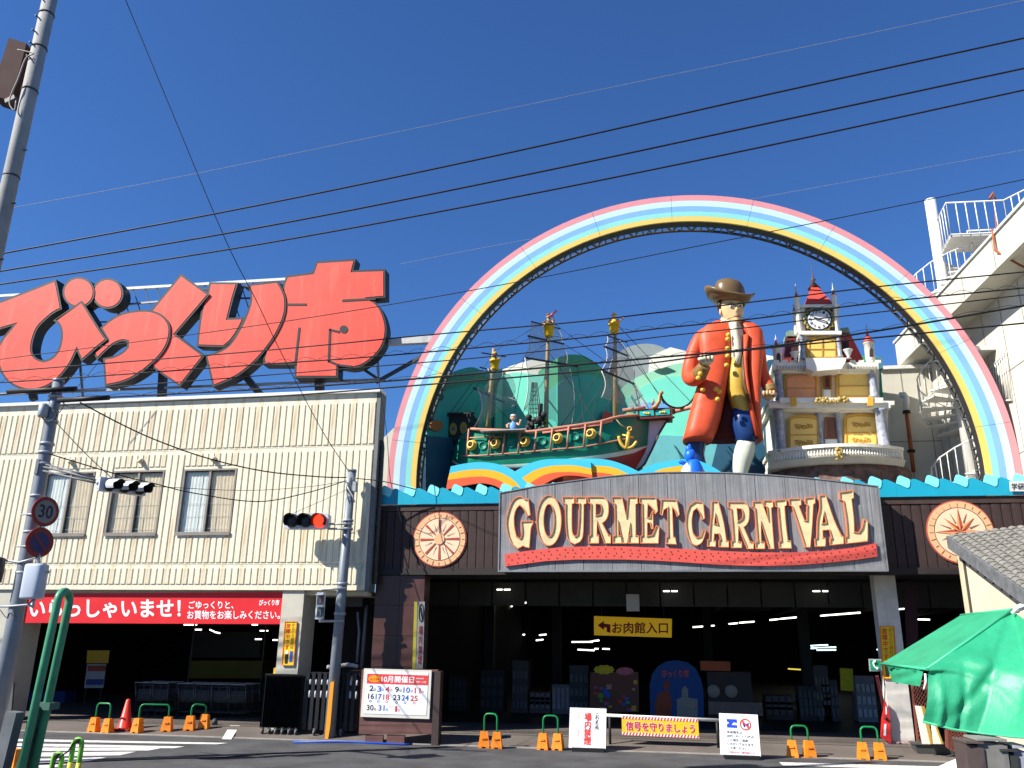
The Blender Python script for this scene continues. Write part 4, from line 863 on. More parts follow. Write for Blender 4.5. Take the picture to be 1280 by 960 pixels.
# ================================================================ blue bird beside the statue
YBd = 23.3
s = thing('blue_bird', 'blue and white cartoonish bird figure between the rainbow hill and the statue', 'figure', at(868, 598, YBd))
cc = lambda x, y: at(x, y, YBd)
m = MB(); k = 45.0
prof = [(.02, 38), (.10, 35), (.19, 30), (.26, 22), (.31, 12), (.32, 0)]
m.lathe(cc(868, 606), [(r, z/k+.0) for r, z in [(.3, -6), (.32, 4), (.31, 12), (.27, 20), (.2, 27), (.15, 31)]], 18); m.ball(cc(863, 570), .17, 14, 9, sc=(1, 1, 1.25)); m.tube([cc(862, 566), cc(861, 559), cc(862.5, 555)], [.13, .09, .02], 10)
obj('body', m, M('bird_blue', (.012, .13, .68), .35, var=.06), s)
m = MB(); m.lathe(cc(861, 606)+Vector((-.02, -.10, 0)), [(.2, -6/k), (.23, 4/k), (.21, 14/k), (.1, 23/k), (.01, 27/k)], 14); obj('belly', m, M('bird_white', (.75, .75, .72), .4), s)
m = MB(); m.tube([cc(872, 585), cc(877, 592), cc(879, 602)], [.1, .12, .05], 8); m.tube([cc(857, 580), cc(850, 577), cc(848, 578)], [.06, .06, .01], 8); obj('wing', m, M('bird_blue', (0, 0, 0)), s)
# ================================================================ giant statue
YG = 24.0
PXM = 1040/ ((at(905, 470, YG)-Vector((0, 0, H))).dot(fw))     # pixels per metre at the statue
g = thing('giant_statue', 'giant statue of a man in a red coat and brown hat standing over the sign', 'statue', at(905, 596, YG))
coat = M('coat_red', (.64, .085, .03), .5, var=.22, scale=1.8, bump=.2, bscale=4, streak=.2, streak_rgb=(.4, .06, .03)); coatd = M('coat_inside', (.10, .012, .01), .6); cream_s = M('shirt_cream', (.66, .62, .45), .45, var=.08); mus = M('breeches_mustard', (.55, .33, .05), .4, var=.12); nvy = M('breeches_navy', (.012, .04, .14), .3); stk = M('stocking', (.58, .6, .48), .45, var=.06); skn = M('statue_skin', (.64, .44, .22), .5, var=.08); hatm = M('hat_brown', (.15, .095, .045), .32, var=.1); hair = M('hair_brown', (.07, .035, .015), .6)
def pxl(rows, Y, n=22, pw=2.4, yc=None):
    """rows: (y, xl, xr, thickness m, dY) -> rings of superellipses facing the street"""
    rings = []
    for r in rows:
        y, a, b, th = r[:4]; dy = r[4] if len(r) > 4 else 0; tilt = r[5] if len(r) > 5 else 0
        ring = []
        c0 = at((a+b)/2, y, Y+dy); hw = (b-a)/2/PXM
        for k in range(n):
            t = 2*math.pi*k/n; cs, sn = math.cos(t), math.sin(t)
            ring.append(c0+Vector((math.copysign(abs(cs)**(2/pw), cs)*hw, math.copysign(abs(sn)**(2/pw), sn)*th/2, -tilt*cs/PXM)))
        rings.append(ring)
    return rings
m = MB()  # torso coat, viewer-left half (solid), from the neck to the belt, then flares into the left skirt
m.loft(pxl([(402, 895, 912, .35), (405, 888, 914, .55), (409, 881, 915, .7), (415, 874.5, 916, .82), (423, 871, 915, .92), (435, 872, 914, .98), (450, 874, 913, .98), (465, 873, 913, .95), (480, 872, 909, .98), (495, 868, 906, 1.05), (510, 864, 903, 1.1), (525, 860, 900, 1.15), (540, 856.5, 895, 1.18), (550, 853.5, 890.5, 1.2), (552.5, 855, 889, 1.1)], YG, pw=3)); obj('coat_left', m, coat, g, label='left half of the red coat flaring to the hem')
m = MB()
m.loft(pxl([(403, 919, 930, .35), (406, 921, 939, .6), (411, 924, 947, .8), (418, 928, 953, .9), (428, 931, 954, .9), (440, 932, 954, .92), (455, 933, 953, .9), (470, 934, 951, .9), (490, 936, 950, .85), (510, 939, 950, .8), (530, 942, 951, .75), (551, 946, 952, .7)], YG, pw=3)); obj('coat_right', m, coat, g, label='narrow right half of the red coat')
m = MB(); m.loft(pxl([(425, 908, 938, .6), (470, 906, 940, .6), (520, 896, 946, .6), (552, 884, 951, .6)], YG+.45, pw=3)); obj('coat_lining', m, coatd, g)
m = MB(); m.loft(pxl([(402, 906, 925, .4), (408, 909, 928, .6), (425, 911, 931, .8), (440, 911, 931, .82), (450, 911, 928, .8), (456, 914, 926, .6)], YG-.03)); m.loft(pxl([(404, 911, 921, .3), (412, 913, 923, .35), (430, 915, 926, .35), (445, 917, 927, .32), (456, 919, 925, .2)], YG-.4)); obj('shirt', m, cream_s, g)
m = MB(); m.loft(pxl([(420, 929, 936, .3), (450, 928, 934, .3), (470, 930, 935, .3), (500, 934, 939, .25), (545, 944, 950, .2)], YG-.38)); obj('lapel', m, coat, g)
m = MB()
m.loft(pxl([(402, 898, 922, .45), (405, 895, 923, .6), (409, 900, 921, .5)], YG-.05)); obj('collar', m, cream_s, g)
m = MB(); m.loft(pxl([(446, 912, 931, .8), (470, 908, 934, .85), (490, 909, 933, .8), (505, 914, 936, .75), (515, 918, 941, .7), (524, 922, 944, .68), (527, 924, 943, .6)], YG-.02)); obj('breeches', m, mus, g)
m = MB(); m.loft(pxl([(446, 926, 931, .2), (480, 928, 933, .2), (505, 936, 940, .18)], YG-.42)); obj('waistcoat_edge', m, M('waistcoat_brown', (.12, .06, .02), .5), g)
m = MB(); m.loft(pxl([(512, 916, 938, .6), (520, 915, 944, .75), (532, 914.5, 947, .82), (545, 918, 947, .8), (552, 922, 945, .72), (555, 923, 943, .6)], YG-.02)); obj('knee_breeches', m, nvy, g)
m = MB(); m.loft(pxl([(551, 922, 943, .6), (560, 918.5, 943, .68), (570, 916.5, 941.5, .7), (580, 916, 938, .66), (592, 917, 934, .55), (605, 918, 931, .48), (612, 919, 930, .48)], YG-.02)); obj('stocking', m, stk, g)
m = MB(); m.loft(pxl([(545, 858, 886, .75), (556, 858, 882, .75), (568, 862, 880, .7), (590, 866, 884, .55), (610, 868, 884, .5)], YG+.3)); obj('rear_leg', m, nvy, g)
m = MB(); m.loft(pxl([(611, 912, 934, .5, -.1), (616, 904, 936, .9, -.25), (619, 903, 936, .9, -.25)], YG)); obj('shoe', m, blk, g)
# viewer-left arm: shoulder, elbow, forearm across the chest
def limb(name, P, mt, n=18, lab=None):
    P2 = []; 
    for i in range(len(P)-1):
        for t in range(4):
            Q = [P[max(i-1, 0)], P[i], P[i+1], P[min(i+2, len(P)-1)]]; u = t/4
            P2.append([.5*(2*Q[1][k]+(Q[2][k]-Q[0][k])*u+(2*Q[0][k]-5*Q[1][k]+4*Q[2][k]-Q[3][k])*u*u+(3*Q[1][k]-Q[0][k]-3*Q[2][k]+Q[3][k])*u**3) for k in range(4)])
    P2.append(list(P[-1])); m = MB(); m.tube([at(a[0], a[1], YG+a[2]) for a in P2], [max(.01, a[3]/PXM) for a in P2], n); return obj(name, m, mt, g, label=lab)
limb('sleeve', [(882, 414, 0, 6), (875, 424, -.05, 9), (868, 441, -.1, 10), (863, 457, -.15, 9.5), (862, 470, -.3, 10), (868, 473.5, -.55, 9.5), (876, 468, -.85, 8.5)], coat, lab='bent left sleeve of the coat')
limb('cuff', [(874, 468, -.8, 9.5), (878, 462, -.95, 8.5), (881, 457, -1.05, 7.5)], M('cuff_bronze', (.25, .15, .05), .4), 16)
limb('sleeve', [(942, 415, 0, 5.5), (947.5, 427, 0, 8), (950.5, 446, .02, 7), (953, 465, 0, 7.2), (959, 480, -.1, 7.5), (962, 488, -.15, 7)], coat, lab='hanging right sleeve of the coat')
limb('cuff', [(961, 483, -.15, 7.8), (964, 490, -.2, 7)], M('cuff_bronze', (0, 0, 0)), 16)
def hand(cx, cy, dY, up_, s=1, flip=1):
    m = MB(); c = at(cx, cy, YG+dY); u = 1/PXM
    m.ball(c, 7*u*s, 14, 9, sc=(1.15, .75, .8))
    for k in range(4):        # curled fingers of unequal length
        bx = (-6+4.1*k)*s*flip; L = (4.6, 5.4, 5.1, 4.0)[k]*s
        p0 = c+Vector((bx*u, -.05, 3.0*s*u)); p1 = p0+Vector((.2*u, -L*.8*u, 1.0*u)); p2 = p1+Vector((0, -1.6*u, -3.4*u*s)); p3 = p2+Vector((0, 2.4*u, -2.0*u*s))
        m.tube([p0, p1, p2, p3], [2.1*u*s, 2.0*u*s, 1.8*u*s, 1.3*u*s], 8); m.ball(p3, 1.3*u*s, 7, 5)
    t0 = c+Vector((-6.5*u*s*flip, -.02, -1*u)); m.tube([t0, t0+Vector((-1.5*u*flip, -5*u, 1.5*u)), t0+Vector((2.5*u*flip, -8.5*u, .5*u))], [2.4*u*s, 2.2*u*s, 1.5*u*s], 8); m.ball(t0+Vector((2.5*u*flip, -8.5*u, .5*u)), 1.5*u*s, 7, 5)
    return m
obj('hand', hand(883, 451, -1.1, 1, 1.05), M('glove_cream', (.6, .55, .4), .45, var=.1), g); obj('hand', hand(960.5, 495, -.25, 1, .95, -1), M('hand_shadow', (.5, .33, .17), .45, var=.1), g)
# neck and head
u = 1.1/PXM; hc = at(914.5, 388, YG-.15)
m = MB(); m.tube([at(908, 408, YG), at(911, 398, YG-.08), at(913, 392, YG-.12)], [11*u, 8*u, 8.5*u], 16); obj('neck', m, skn, g)
m = MB(); rg = []
turn = R(18)
fwd = Vector((math.sin(turn)*1.0, -math.cos(turn), -.12)).normalized(); sid = Vector((math.cos(turn), math.sin(turn), .1)).normalized(); upp = sid.cross(fwd).normalized(); upp = upp if upp.z > 0 else -upp
prof = [(-17.5, 1.5, 2.5, 8.5), (-16.5, 5, 6, 7.5), (-13.5, 8.4, 9, 4.2), (-10, 10.6, 10.6, 2), (-5, 12.3, 12, .8), (0, 13.2, 12.6, .2), (5, 13.6, 13, -.4), (10, 13.2, 12.8, -.6), (15, 11, 11, -.6), (19, 6.5, 7, -.6), (20.5, 1, 1.5, -.6)]
for z, a, b, off in prof:
    ring = []
    for k in range(28):
        t = 2*math.pi*k/28; cx_, fy = math.cos(t)*a, -math.sin(t)*b+off
        # face relief: brow, nose, lips, cheeks
        front = max(0, fy)/max(b, 1); w = math.exp(-(cx_/2.6)**2)
        nose = 3.6*w*math.exp(-((z+3.5)/3.0)**2)+1.7*w*math.exp(-((z-1)/3)**2); lips = 1.1*math.exp(-(cx_/4)**2)*(math.exp(-((z+9.2)/1.1)**2)+math.exp(-((z+11.4)/1.1)**2)); brow = .9*math.exp(-((z-4.2)/1.5)**2)*math.exp(-((abs(cx_)-5)/3.5)**2)
        sock = -1.5*math.exp(-((z-1.4)/1.9)**2)*math.exp(-((abs(cx_)-5.2)/2.4)**2); chin = 1.2*math.exp(-((z+15)/2)**2)*math.exp(-(cx_/3.5)**2)
        fy += front*(nose+lips+brow+sock+chin)
        ring.append(hc+(sid*cx_+fwd*fy+upp*z)*u)
    rg.append(ring)
def densify(rg, k=3):
    out = []
    for i in range(len(rg)-1):
        for t in range(k): out.append([a*(1-t/k)+b*(t/k) for a, b in zip(rg[i], rg[i+1])])
    return out+[rg[-1]]
m.loft(rg); hd = obj('head', m, skn, g)
m = MB(); P = lambda x, f, z: hc+(sid*x+fwd*f+upp*z)*u
m.loft([[P(a*math.cos(t)+0, 13.0+c_, z+h_*math.sin(t)) for t in [2*math.pi*k/10 for k in range(10)]] for a, h_, c_, z in ((2.0, 1.0, -1.0, -3.8), (2.6, 1.6, 1.3, -4.4), (2.0, 1.2, 3.0, -4.6), (.6, .5, 3.9, -4.4))]); m.tube([P(0, 12.6, 3.5), P(0, 14.6, -1), P(0, 16.2, -4.2)], [1.1*u, 1.4*u, 1.9*u], 8); obj('nose', m, skn, hd)
for sx in (-1, 1):
    m = MB(); m.ball(P(5.2*sx, 11.9, 1.4), 2.0*u, 10, 7, sc=(1.25, .8, .75)); obj('eye', m, M('eye_white', (.66, .62, .52), .4), hd); m = MB(); m.ball(P(5.5*sx, 12.9, 1.3), 1.15*u, 8, 6); obj('iris', m, blk, hd)
    m = MB(); m.tube([P(2.2*sx, 13.4, 4.6), P(5.2*sx, 13.4, 5.6), P(8.4*sx, 11.3, 4.7)], [.4*u, .6*u, .3*u], 6); obj('eyebrow', m, hair, hd)
    m = MB(); m.ball(P(13.4*sx, -.5, -1), 3.6*u, 12, 8, sc=(.45, .8, 1.2)); obj('ear', m, skn, hd)
m = MB(); m.tube([P(-4, 12.4, -9.6), P(-1, 13.7, -10.4), P(1, 13.7, -10.4), P(4, 12.4, -9.6)], [.3*u, .7*u, .7*u, .3*u], 6); obj('mouth', m, M('lip_red', (.38, .09, .06), .5), hd)
m = MB()
for k in range(11):
    t = math.pi*(k/10); x = 13.2*math.cos(t); f_ = -12*math.sin(t)*.9+1; m.tube([P(x*.98, f_, 12), P(x*1.06, f_-1, 5), P(x*1.0, f_-.5, -2 if 0 < k < 10 else 2)], [2.6*u, 2.8*u, 1.2*u], 8)
obj('hair', m, hair, g)
# hat: crown and curled brim
m = MB(); hb_ = hc+(upp*13.5+fwd*0)*u; tiltu = (upp+sid*.05-fwd*.05).normalized()
rings = []
for r, z, curl in ((.3, 24, 0), (8, 23.4, 0), (14, 20.5, 0), (17.2, 14, 0), (18, 7, 0), (18, 1.2, 0), (19, -1.5, .1), (23, -3, .45), (27, -3, .8), (29.3, -1.5, 1.0), (29.8, .6, 1.1), (28.5, -.2, 1.05), (23, -4.6, .4), (18, -5, .0), (12, -4, 0)):
    ring = []
    for k in range(36):
        t = 2*math.pi*k/36; cx_, sy_ = math.cos(t), math.sin(t); side_up = (abs(cx_)**2.5)*10*curl
        ring.append(hb_+(sid*(cx_*r*(1 if curl < .3 else .98))+fwd*(sy_*r*.82)+tiltu*(z+side_up-cx_*r*.17))*u)
    rings.append(ring)
m.loft(rings); obj('hat', m, hatm, g)
# buttons
m = MB()
for x, y in ((910.5, 419), (909.8, 424.5), (909.5, 436), (909.5, 445.5), (908.3, 457), (895, 487), (899, 490), (878.5, 487.5), (897, 499.5), (875.5, 467.5), (873, 473)):
    dy = -.55 if y < 460 else -.62
    if x < 880 and y < 480: dy = -1.15
    m2 = MB(); m2.lathe(at(x, y, YG+dy), [(.055, 0), (.075, .03), (.05, .07), (.01, .085)], 12, axis=(-.1, -1, .1)); obj('button', m2, M('button_gold', (.78, .42, .05), .3), g)

# ================================================================ clock castle
YK = 25.2
ck = thing('clock_castle', 'white and yellow toy castle with clock tower standing right of the giant statue', 'castle', at(1038, 590, YK))
cw = M('castle_cream', (.8, .76, .65), .55, var=.12, scale=2.5, streak=.25, streak_rgb=(.4, .36, .28)); cy = M('castle_yellow', (.82, .54, .14), .45, var=.07); co = M('castle_orange', (.78, .33, .14), .45, var=.07); cr = M('castle_roof_red', (.62, .075, .045), .45, var=.1); cdr = M('castle_roof_maroon', (.14, .02, .018), .5); mar = M('marble_blue_grey', (.33, .35, .4), .35, var=.45, scale=9); cg = M('castle_gold', (.42, .3, .09), .35, var=.4, scale=20); frm = M('frame_amber', (.72, .36, .03), .5); ltc = M('lattice_brown', (.25, .10, .05), .6); rock = M('rock_brown', (.15, .09, .072), .85, var=.6, scale=5, bump=1.0, bscale=9, streak=.4, streak_rgb=(.3, .27, .24)); cgn = M('copper_green', (.2, .28, .22), .6)
def kb(name, pts, Y, d, mt, parent=None, kind=None):
    m = MB(); m.poly([pp(pts, Y)], (0, d, 0)); return obj(name, m, mt, parent or ck, kind)
def rect(x0, y0, x1, y1, lean=0): return [(x0+lean, y0), (x1+lean, y0), (x1, y1), (x0, y1)]
# rock base
m = MB(); n = 26; rings = []
for j, (yy, k_) in enumerate(((622, 1.06), (606, 1.03), (596, 1.0), (586, .96), (578, .9), (572, .7))):
    rings.append([at(1048, yy+7, YK+.5)+Vector((math.cos(2*math.pi*i/n)*2.0*k_*(1+.05*math.sin(i*2.7+j)+random.uniform(-.03, .03)), math.sin(2*math.pi*i/n)*1.15*k_*(1+random.uniform(-.05, .05)), random.uniform(-.05, .05))) for i in range(n)])
m.loft(rings, smooth=False); obj('rock_base', m, rock, ck)
# curved terrace
def arcslab(name, xl, xr, yt, yb, Y, bulge, dY, mt, over=0, par=None):
    m = MB(); n = 16; T = []; B = []
    for i in range(n+1):
        f = i/n; x = xl+(xr-xl)*f; yy = Y-bulge*(1-(2*f-1)**2); T.append(Vector((at(x, 565, Y).x, yy, at(1046, yt, Y).z))); B.append(Vector((at(x, 565, Y).x, yy+over, at(1046, yb, Y).z)))
    back = Vector((0, dY, 0)); m.add([p for p in T]+[p for p in B]+[Vector((p.x, Y+dY, p.z)) for p in T]+[Vector((p.x, Y+dY, p.z)) for p in B], [(i, i+1, n+2+i, n+1+i) for i in range(n)]+[(i, i+1, 2*(n+1)+i+1, 2*(n+1)+i) for i in range(n)]+[(n+1+i, n+2+i, 3*(n+1)+i+1, 3*(n+1)+i) for i in range(n)]+[(0, n+1, 3*(n+1), 2*(n+1)), (n, 2*n+1, 4*n+3, 3*n+2)]); return obj(name, m, mt, par or ck)
arcslab('terrace_cap', 960.5, 1130.5, 561.5, 565.5, YK-.3, .75, 1.5, cw); arcslab('terrace_drum', 963, 1129, 566, 577, YK-.25, .72, 1.4, cw, .06); arcslab('terrace_foot', 962, 1131, 577, 583, YK-.28, .74, 1.4, cw, .25)
m = MB()
for i in range(46):
    f = (i+.5)/46; x = 966+(1127-966)*f; yy = YK-.27-.72*(1-(2*f-1)**2); p = at(x, 565, YK-.25); m.lathe((p.x, yy+.01, at(1046, 575.5, YK-.25).z), [(.025, 0), (.04, .06), (.02, .12), (.03, .19)], 6)
obj('balusters', m, cw, ck, kind='stuff')
def ornament(x, y, Y, w, h, n_=14):
    m = MB()
    for k in range(n_): m.ball(at(x+random.uniform(-w, w), y+random.uniform(-h, h), Y), random.uniform(.03, .07), 6, 4)
    for sx in (-1, 1): m.tube([at(x+sx*w*t, y+h*math.sin(t*7)*.6, Y) for t in [k/8 for k in range(9)]], .03, 5)
    return m
obj('gold_scroll', ornament(1049, 568, YK-1.1, 4, 7, 12), cg, ck)
# lower storey
kb('lower_wall', rect(970, 511, 1110, 564), YK+.0, 2.2, cw)
kb('side_wall', [(962, 520), (971, 512), (971, 565), (967, 563)], YK+.3, 1.9, cw)
def column(x, y0_, y1_, w, Y):
    b = at(x, y1_, Y); t_ = at(x, y0_, Y); t_ = Vector((b.x, b.y, t_.z)); r = w/2/PXM*1.04
    m = MB(); m.lathe(b, [(r*1.25, 0), (r*1.25, .05), (r, .1), (r*.93, t_.z-b.z-.1), (r*1.2, t_.z-b.z-.05), (r*1.2, t_.z-b.z)], 14); obj('column', m, mar, ck)
for a in ((977, 514, 566, 12, YK-.35), (1027.5, 514, 561, 5.5, YK-.1), (1051, 514, 561, 5.5, YK-.1), (1106, 512, 563, 13, YK-.35)): column(*a)
def door(name, pts, x0, x1, y0_, y1_, mt, Y, arch=6, split=True, carve=False):
    ap = [(x0, y1_), (x0, y0_+arch)]+[((x0+x1)/2+(x1-x0)/2*math.cos(t), y0_+arch-arch*math.sin(t)) for t in [math.pi-math.pi*k/10 for k in range(11)]]+[(x1, y0_+arch), (x1, y1_)]
    ap = [p for i, p in enumerate(ap) if i == 0 or (abs(p[0]-ap[i-1][0])+abs(p[1]-ap[i-1][1])) > .1]
    fr = inset(ap, -1.8); m = MB(); m.poly([pp(fr, Y-.03)], (0, .14, 0)); f = obj('door_frame', m, frm, ck)
    m = MB(); m.poly([pp(ap, Y-.05)], (0, .03, 0)); d = obj(name, m, mt, ck)
    m = MB(); I = inset(ap, 1.6)
    for p, q in zip(I, I[1:]+I[:1]): m.beam(at(*p, Y-.06), at(*q, Y-.06), .03, .02)
    ym = (y0_+y1_)/2+2; m.beam(at(x0+2, ym, Y-.06), at(x1-2, ym, Y-.06), .025, .02)
    if split: m.beam(at((x0+x1)/2, y0_+1, Y-.06), at((x0+x1)/2, y1_, Y-.06), .035, .03)
    if carve:
        for cyy in ((y0_+ym)/2+1.5, (ym+y1_)/2):
            for dx in (-9, -4.5, 0, 4.5, 9): m.tube([at((x0+x1)/2+dx+(2.9-.32*t)*math.cos(t+dx), cyy+(3.4-.38*t)*math.sin(t+dx), Y-.06) for t in [k*math.pi/5 for k in range(13)]], .014, 4, caps=False)
    m2 = mt.name; obj('door_moulding', m, M('moulding_ochre', (.5, .26, .04), .5), d)
door('door', 0, 986, 1024, 520, 563, cy, YK-.08, 5, False, True); door('door', 0, 1056.5, 1097, 518, 560, cy, YK-.08, 5, False, True)
def lattice(x0, y0_, x1, y1_, Y):
    kb('window_panel', rect(x0, y0_, x1, y1_), Y, .05, M('lattice_back', (.5, .4, .36), .6)); m = MB(); n_ = 6
    for k in range(-n_, n_+1):
        for s_ in (1, -1):
            a = [(x0+(x1-x0)*t, y0_+(y1_-y0_)*(k/n_+t*s_+(0 if s_ > 0 else 1))) for t in (0, 1)]
            (ax, ay), (bx, by) = a
            if ay == by: continue
            t0 = max(0, min(1, (y0_-ay)/(by-ay))); t1 = max(0, min(1, (y1_-ay)/(by-ay)))
            if abs(t0-t1) > .05: m.beam(at(ax+(bx-ax)*t0, ay+(by-ay)*t0, Y-.02), at(ax+(bx-ax)*t1, ay+(by-ay)*t1, Y-.02), .03, .02)
    for p, q in (((x0, y0_), (x1, y0_)), ((x1, y0_), (x1, y1_)), ((x1, y1_), (x0, y1_)), ((x0, y1_), (x0, y0_))): m.beam(at(*p, Y-.03), at(*q, Y-.03), .06, .04)
    obj('window_lattice', m, ltc, ck)
lattice(1032, 522, 1048, 548, YK-.05); kb('window_sill', rect(1031.5, 549, 1048.5, 561), YK-.09, .08, M('castle_white', (.72, .75, .7), .5))
# middle cornice with stepped ends, underside in shade
def slab(name, xl, xr, yt, yb, Y, d, mt): return kb(name, rect(xl, yt, xr, yb), Y, d, mt)
slab('balcony_slab', 961, 1113, 503, 510, YK-.5, 2.2, cw); slab('balcony_fascia', 975, 1104, 497, 503.3, YK-.6, 2.4, cw); slab('balcony_step', 957, 1118, 501, 506, YK-.3, 1.9, cw); slab('balcony_lower', 966, 1108, 510, 514, YK-.3, 1.9, cw)
for x in (992, 1088): kb('gold_clasp', rect(x-3.5, 496, x+3.5, 507), YK-.63, .04, frm)
obj('gold_scroll', ornament(1040, 500, YK-.66, 20, 3, 34), cg, ck)
# upper storey
kb('upper_wall', rect(972, 458, 1099, 500), YK+.1, 2, cw)
for a in ((975.5, 463, 500, 10, YK-.1), (1093, 459, 497, 10, YK-.1)): column(*a)
door('door', 0, 982, 1022, 467, 499, co, YK+.0, 6, False); door('door', 0, 1047, 1089, 464, 497, cy, YK+.0, 6, False)
lattice(1030, 470, 1038, 485, YK+.0); kb('window_sill', rect(1029.5, 487, 1038.5, 497), YK-.01, .1, M('castle_white', (0, 0, 0))); kb('window_frame', rect(1027.5, 466, 1029.3, 497), YK-.02, .12, frm); kb('window_frame', rect(1038.8, 466, 1040.6, 497), YK-.02, .12, frm)
# battlement balcony
slab('battlement', 966, 1098, 453, 461, YK-.35, 2.2, cw); slab('battlement_lower', 969, 1095, 460.5, 466, YK-.2, 2, cw)
kb('central_bay', [(1007, 447.5), (1058, 447), (1057, 452), (1052, 461), (1017, 464), (1008, 460)], YK-.6, 2.0, cw)
for k in range(13):
    x = 967.5+k*10.6
    if 1003 < x < 1056: continue
    kb('merlon', rect(x, 450, x+6.5, 453.5), YK-.33, .12, cw)
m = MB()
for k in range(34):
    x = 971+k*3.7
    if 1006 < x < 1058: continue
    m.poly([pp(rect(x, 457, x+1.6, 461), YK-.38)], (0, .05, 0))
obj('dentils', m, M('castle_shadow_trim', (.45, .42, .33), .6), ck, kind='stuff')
# side mansard roofs
def frust(name, b, t, Y, d, mt, td=.6):
    B = pp(b, Y); T = pp(t, Y+td); m = MB(); back = Vector((0, d, 0)); m.hexa([B[0], B[1], T[1], T[0], B[0]+back, B[1]+back, T[1]+Vector((0, d-2*td, 0)), T[0]+Vector((0, d-2*td, 0))]); return obj(name, m, mt, ck)
frust('mansard_roof', [(979, 454), (1005, 453)], [(984, 420), (1004, 419)], YK+.3, 2, cdr); frust('mansard_roof', [(1048, 450), (1079, 449)], [(1050, 415), (1062, 415)], YK+.3, 2, cr)
kb('roof_crest', [(983.5, 420), (983, 415), (986, 413), (997, 413), (997, 420)], YK+.8, .8, cgn); kb('roof_crest', [(1050, 416), (1051, 410), (1060, 409), (1063, 416)], YK+.8, .8, cgn)
for x, y in ((994, 437), (1057, 430)):
    kb('dormer', [(x-4.5, y+10), (x-4.5, y-3), (x, y-7), (x+4.5, y-3), (x+4.5, y+10)], YK+.25, .6, cdr); kb('dormer_window', rect(x-2.5, y-3, x+2.5, y+7), YK+.22, .05, blk)
m = MB()
def turret(x, yb, yc, ya, ysp, w, Y, part_label=None, arch=True):
    b = at(x, yb, Y); f = lambda y: at(x, y, Y).z-b.z; r = w/2/PXM
    m = MB(); m.lathe(b, [(r*.8, -.1), (r, .0), (r, f(yc)), (r*1.15, f(yc)+.01), (r*1.15, f(yc)+.05)], 14); t = obj('turret', m, cw, ck)
    m = MB(); m.lathe(b, [(r*1.3, f(yc)+.05), (r*.75, f(yc)+(f(ya)-f(yc))*.35), (r*.05, f(ya))], 14); obj('turret_roof', m, cr, t)
    m = MB(); m.lathe(b, [(.02, f(ya)-.05), (.045, f(ya)+.02), (.02, f(ya)+.06), (.012, f(ysp)*.7+f(ya)*.3), (.003, f(ysp))], 8); obj('spire', m, M('spire_grey', (.5, .5, .5), .4), t)
    if arch: m = MB(); m.poly([[at(x+a, y, Y)+Vector((0, -r-.0, 0)) for a, y in [(-2.5, yb-1), (-2.5, yb-9), (-1.5, yb-11.5), (0, yb-12.5), (1.5, yb-11.5), (2.5, yb-9), (2.5, yb-1)]]], (0, .02, 0)); obj('turret_window', m, M('window_dark', (.06, .04, .035), .6), t)
turret(972.5, 455, 437.5, 425, 418, 10.5, YK-.1); turret(1088, 449, 430, 415, 403, 12, YK-.1)
# urns
for x, y in ((994.5, 451), (1061, 448)):
    m = MB(); m.lathe(at(x, y, YK-.4), [(.08, 0), (.03, .05), (.06, .1), (.13, .25), (.15, .27), (.1, .27)], 12); obj('urn', m, M('castle_white', (0, 0, 0)), ck)
# clock tower
kb('tower_shaft', rect(1002, 416, 1050, 449), YK-.3, 1.5, cw); column(1004.5, 418, 449, 5.5, YK-.4); column(1050.5, 417, 447, 5.5, YK-.4)
door('door', 0, 1010, 1046, 421, 448, cy, YK-.35, 7, True); slab('tower_cornice', 999.5, 1052, 413.5, 418, YK-.5, 1.8, cw); kb('clock_storey', rect(1002.5, 382, 1048.5, 414), YK-.2, 1.4, cw)
slab('tower_top_moulding', 1001.5, 1049.5, 380.5, 384, YK-.3, 1.6, cw)
kb('clock_panel', rect(1007, 385, 1045, 413), YK-.24, .05, M('panel_dark', (.06, .05, .035), .6))
m = MB(); cx_, cy_ = 1024, 399
for k in range(34):
    t = 2*math.pi*k/34; rr = 18 if k % 2 else 16.2; x, y = cx_+rr*1.05*math.cos(t), cy_+rr*.84*math.sin(t); m.ball(at(x, min(412, max(386, y)), YK-.28), .05, 6, 4)
obj('clock_garland', m, cg, ck)
m = MB(); m.poly([pp(ell(cx_, cy_, 16.3, 14.2, 36), YK-.34)], (0, .12, 0)); cl = obj('clock_rim', m, M('clock_navy', (.02, .05, .07), .35), ck)
m = MB(); m.poly([pp(ell(cx_, cy_, 14.2, 12.3, 36), YK-.36)], (0, .03, 0)); obj('clock_face', m, M('clock_white', (.78, .78, .76), .35, var=.03), cl)
for k in range(12):
    t = math.pi/2-2*math.pi*(k+1)/12; x, y = cx_+11.2*math.cos(t), cy_-9.7*math.sin(t); text(str(k+1), x-(1.6 if k < 9 else 2.2), y-1.7, x+(1.6 if k < 9 else 2.2), y+1.7, YK-.375, blk, cl, .04, name='numeral')
m = MB(); c_ = at(cx_, cy_, YK-.4); m.beam(c_, at(1017.5, 396.8, YK-.4), .06, .02); m.beam(at(1021, 398, YK-.405), at(1034, 402.2, YK-.405), .035, .02); obj('clock_hands', m, blk, cl)
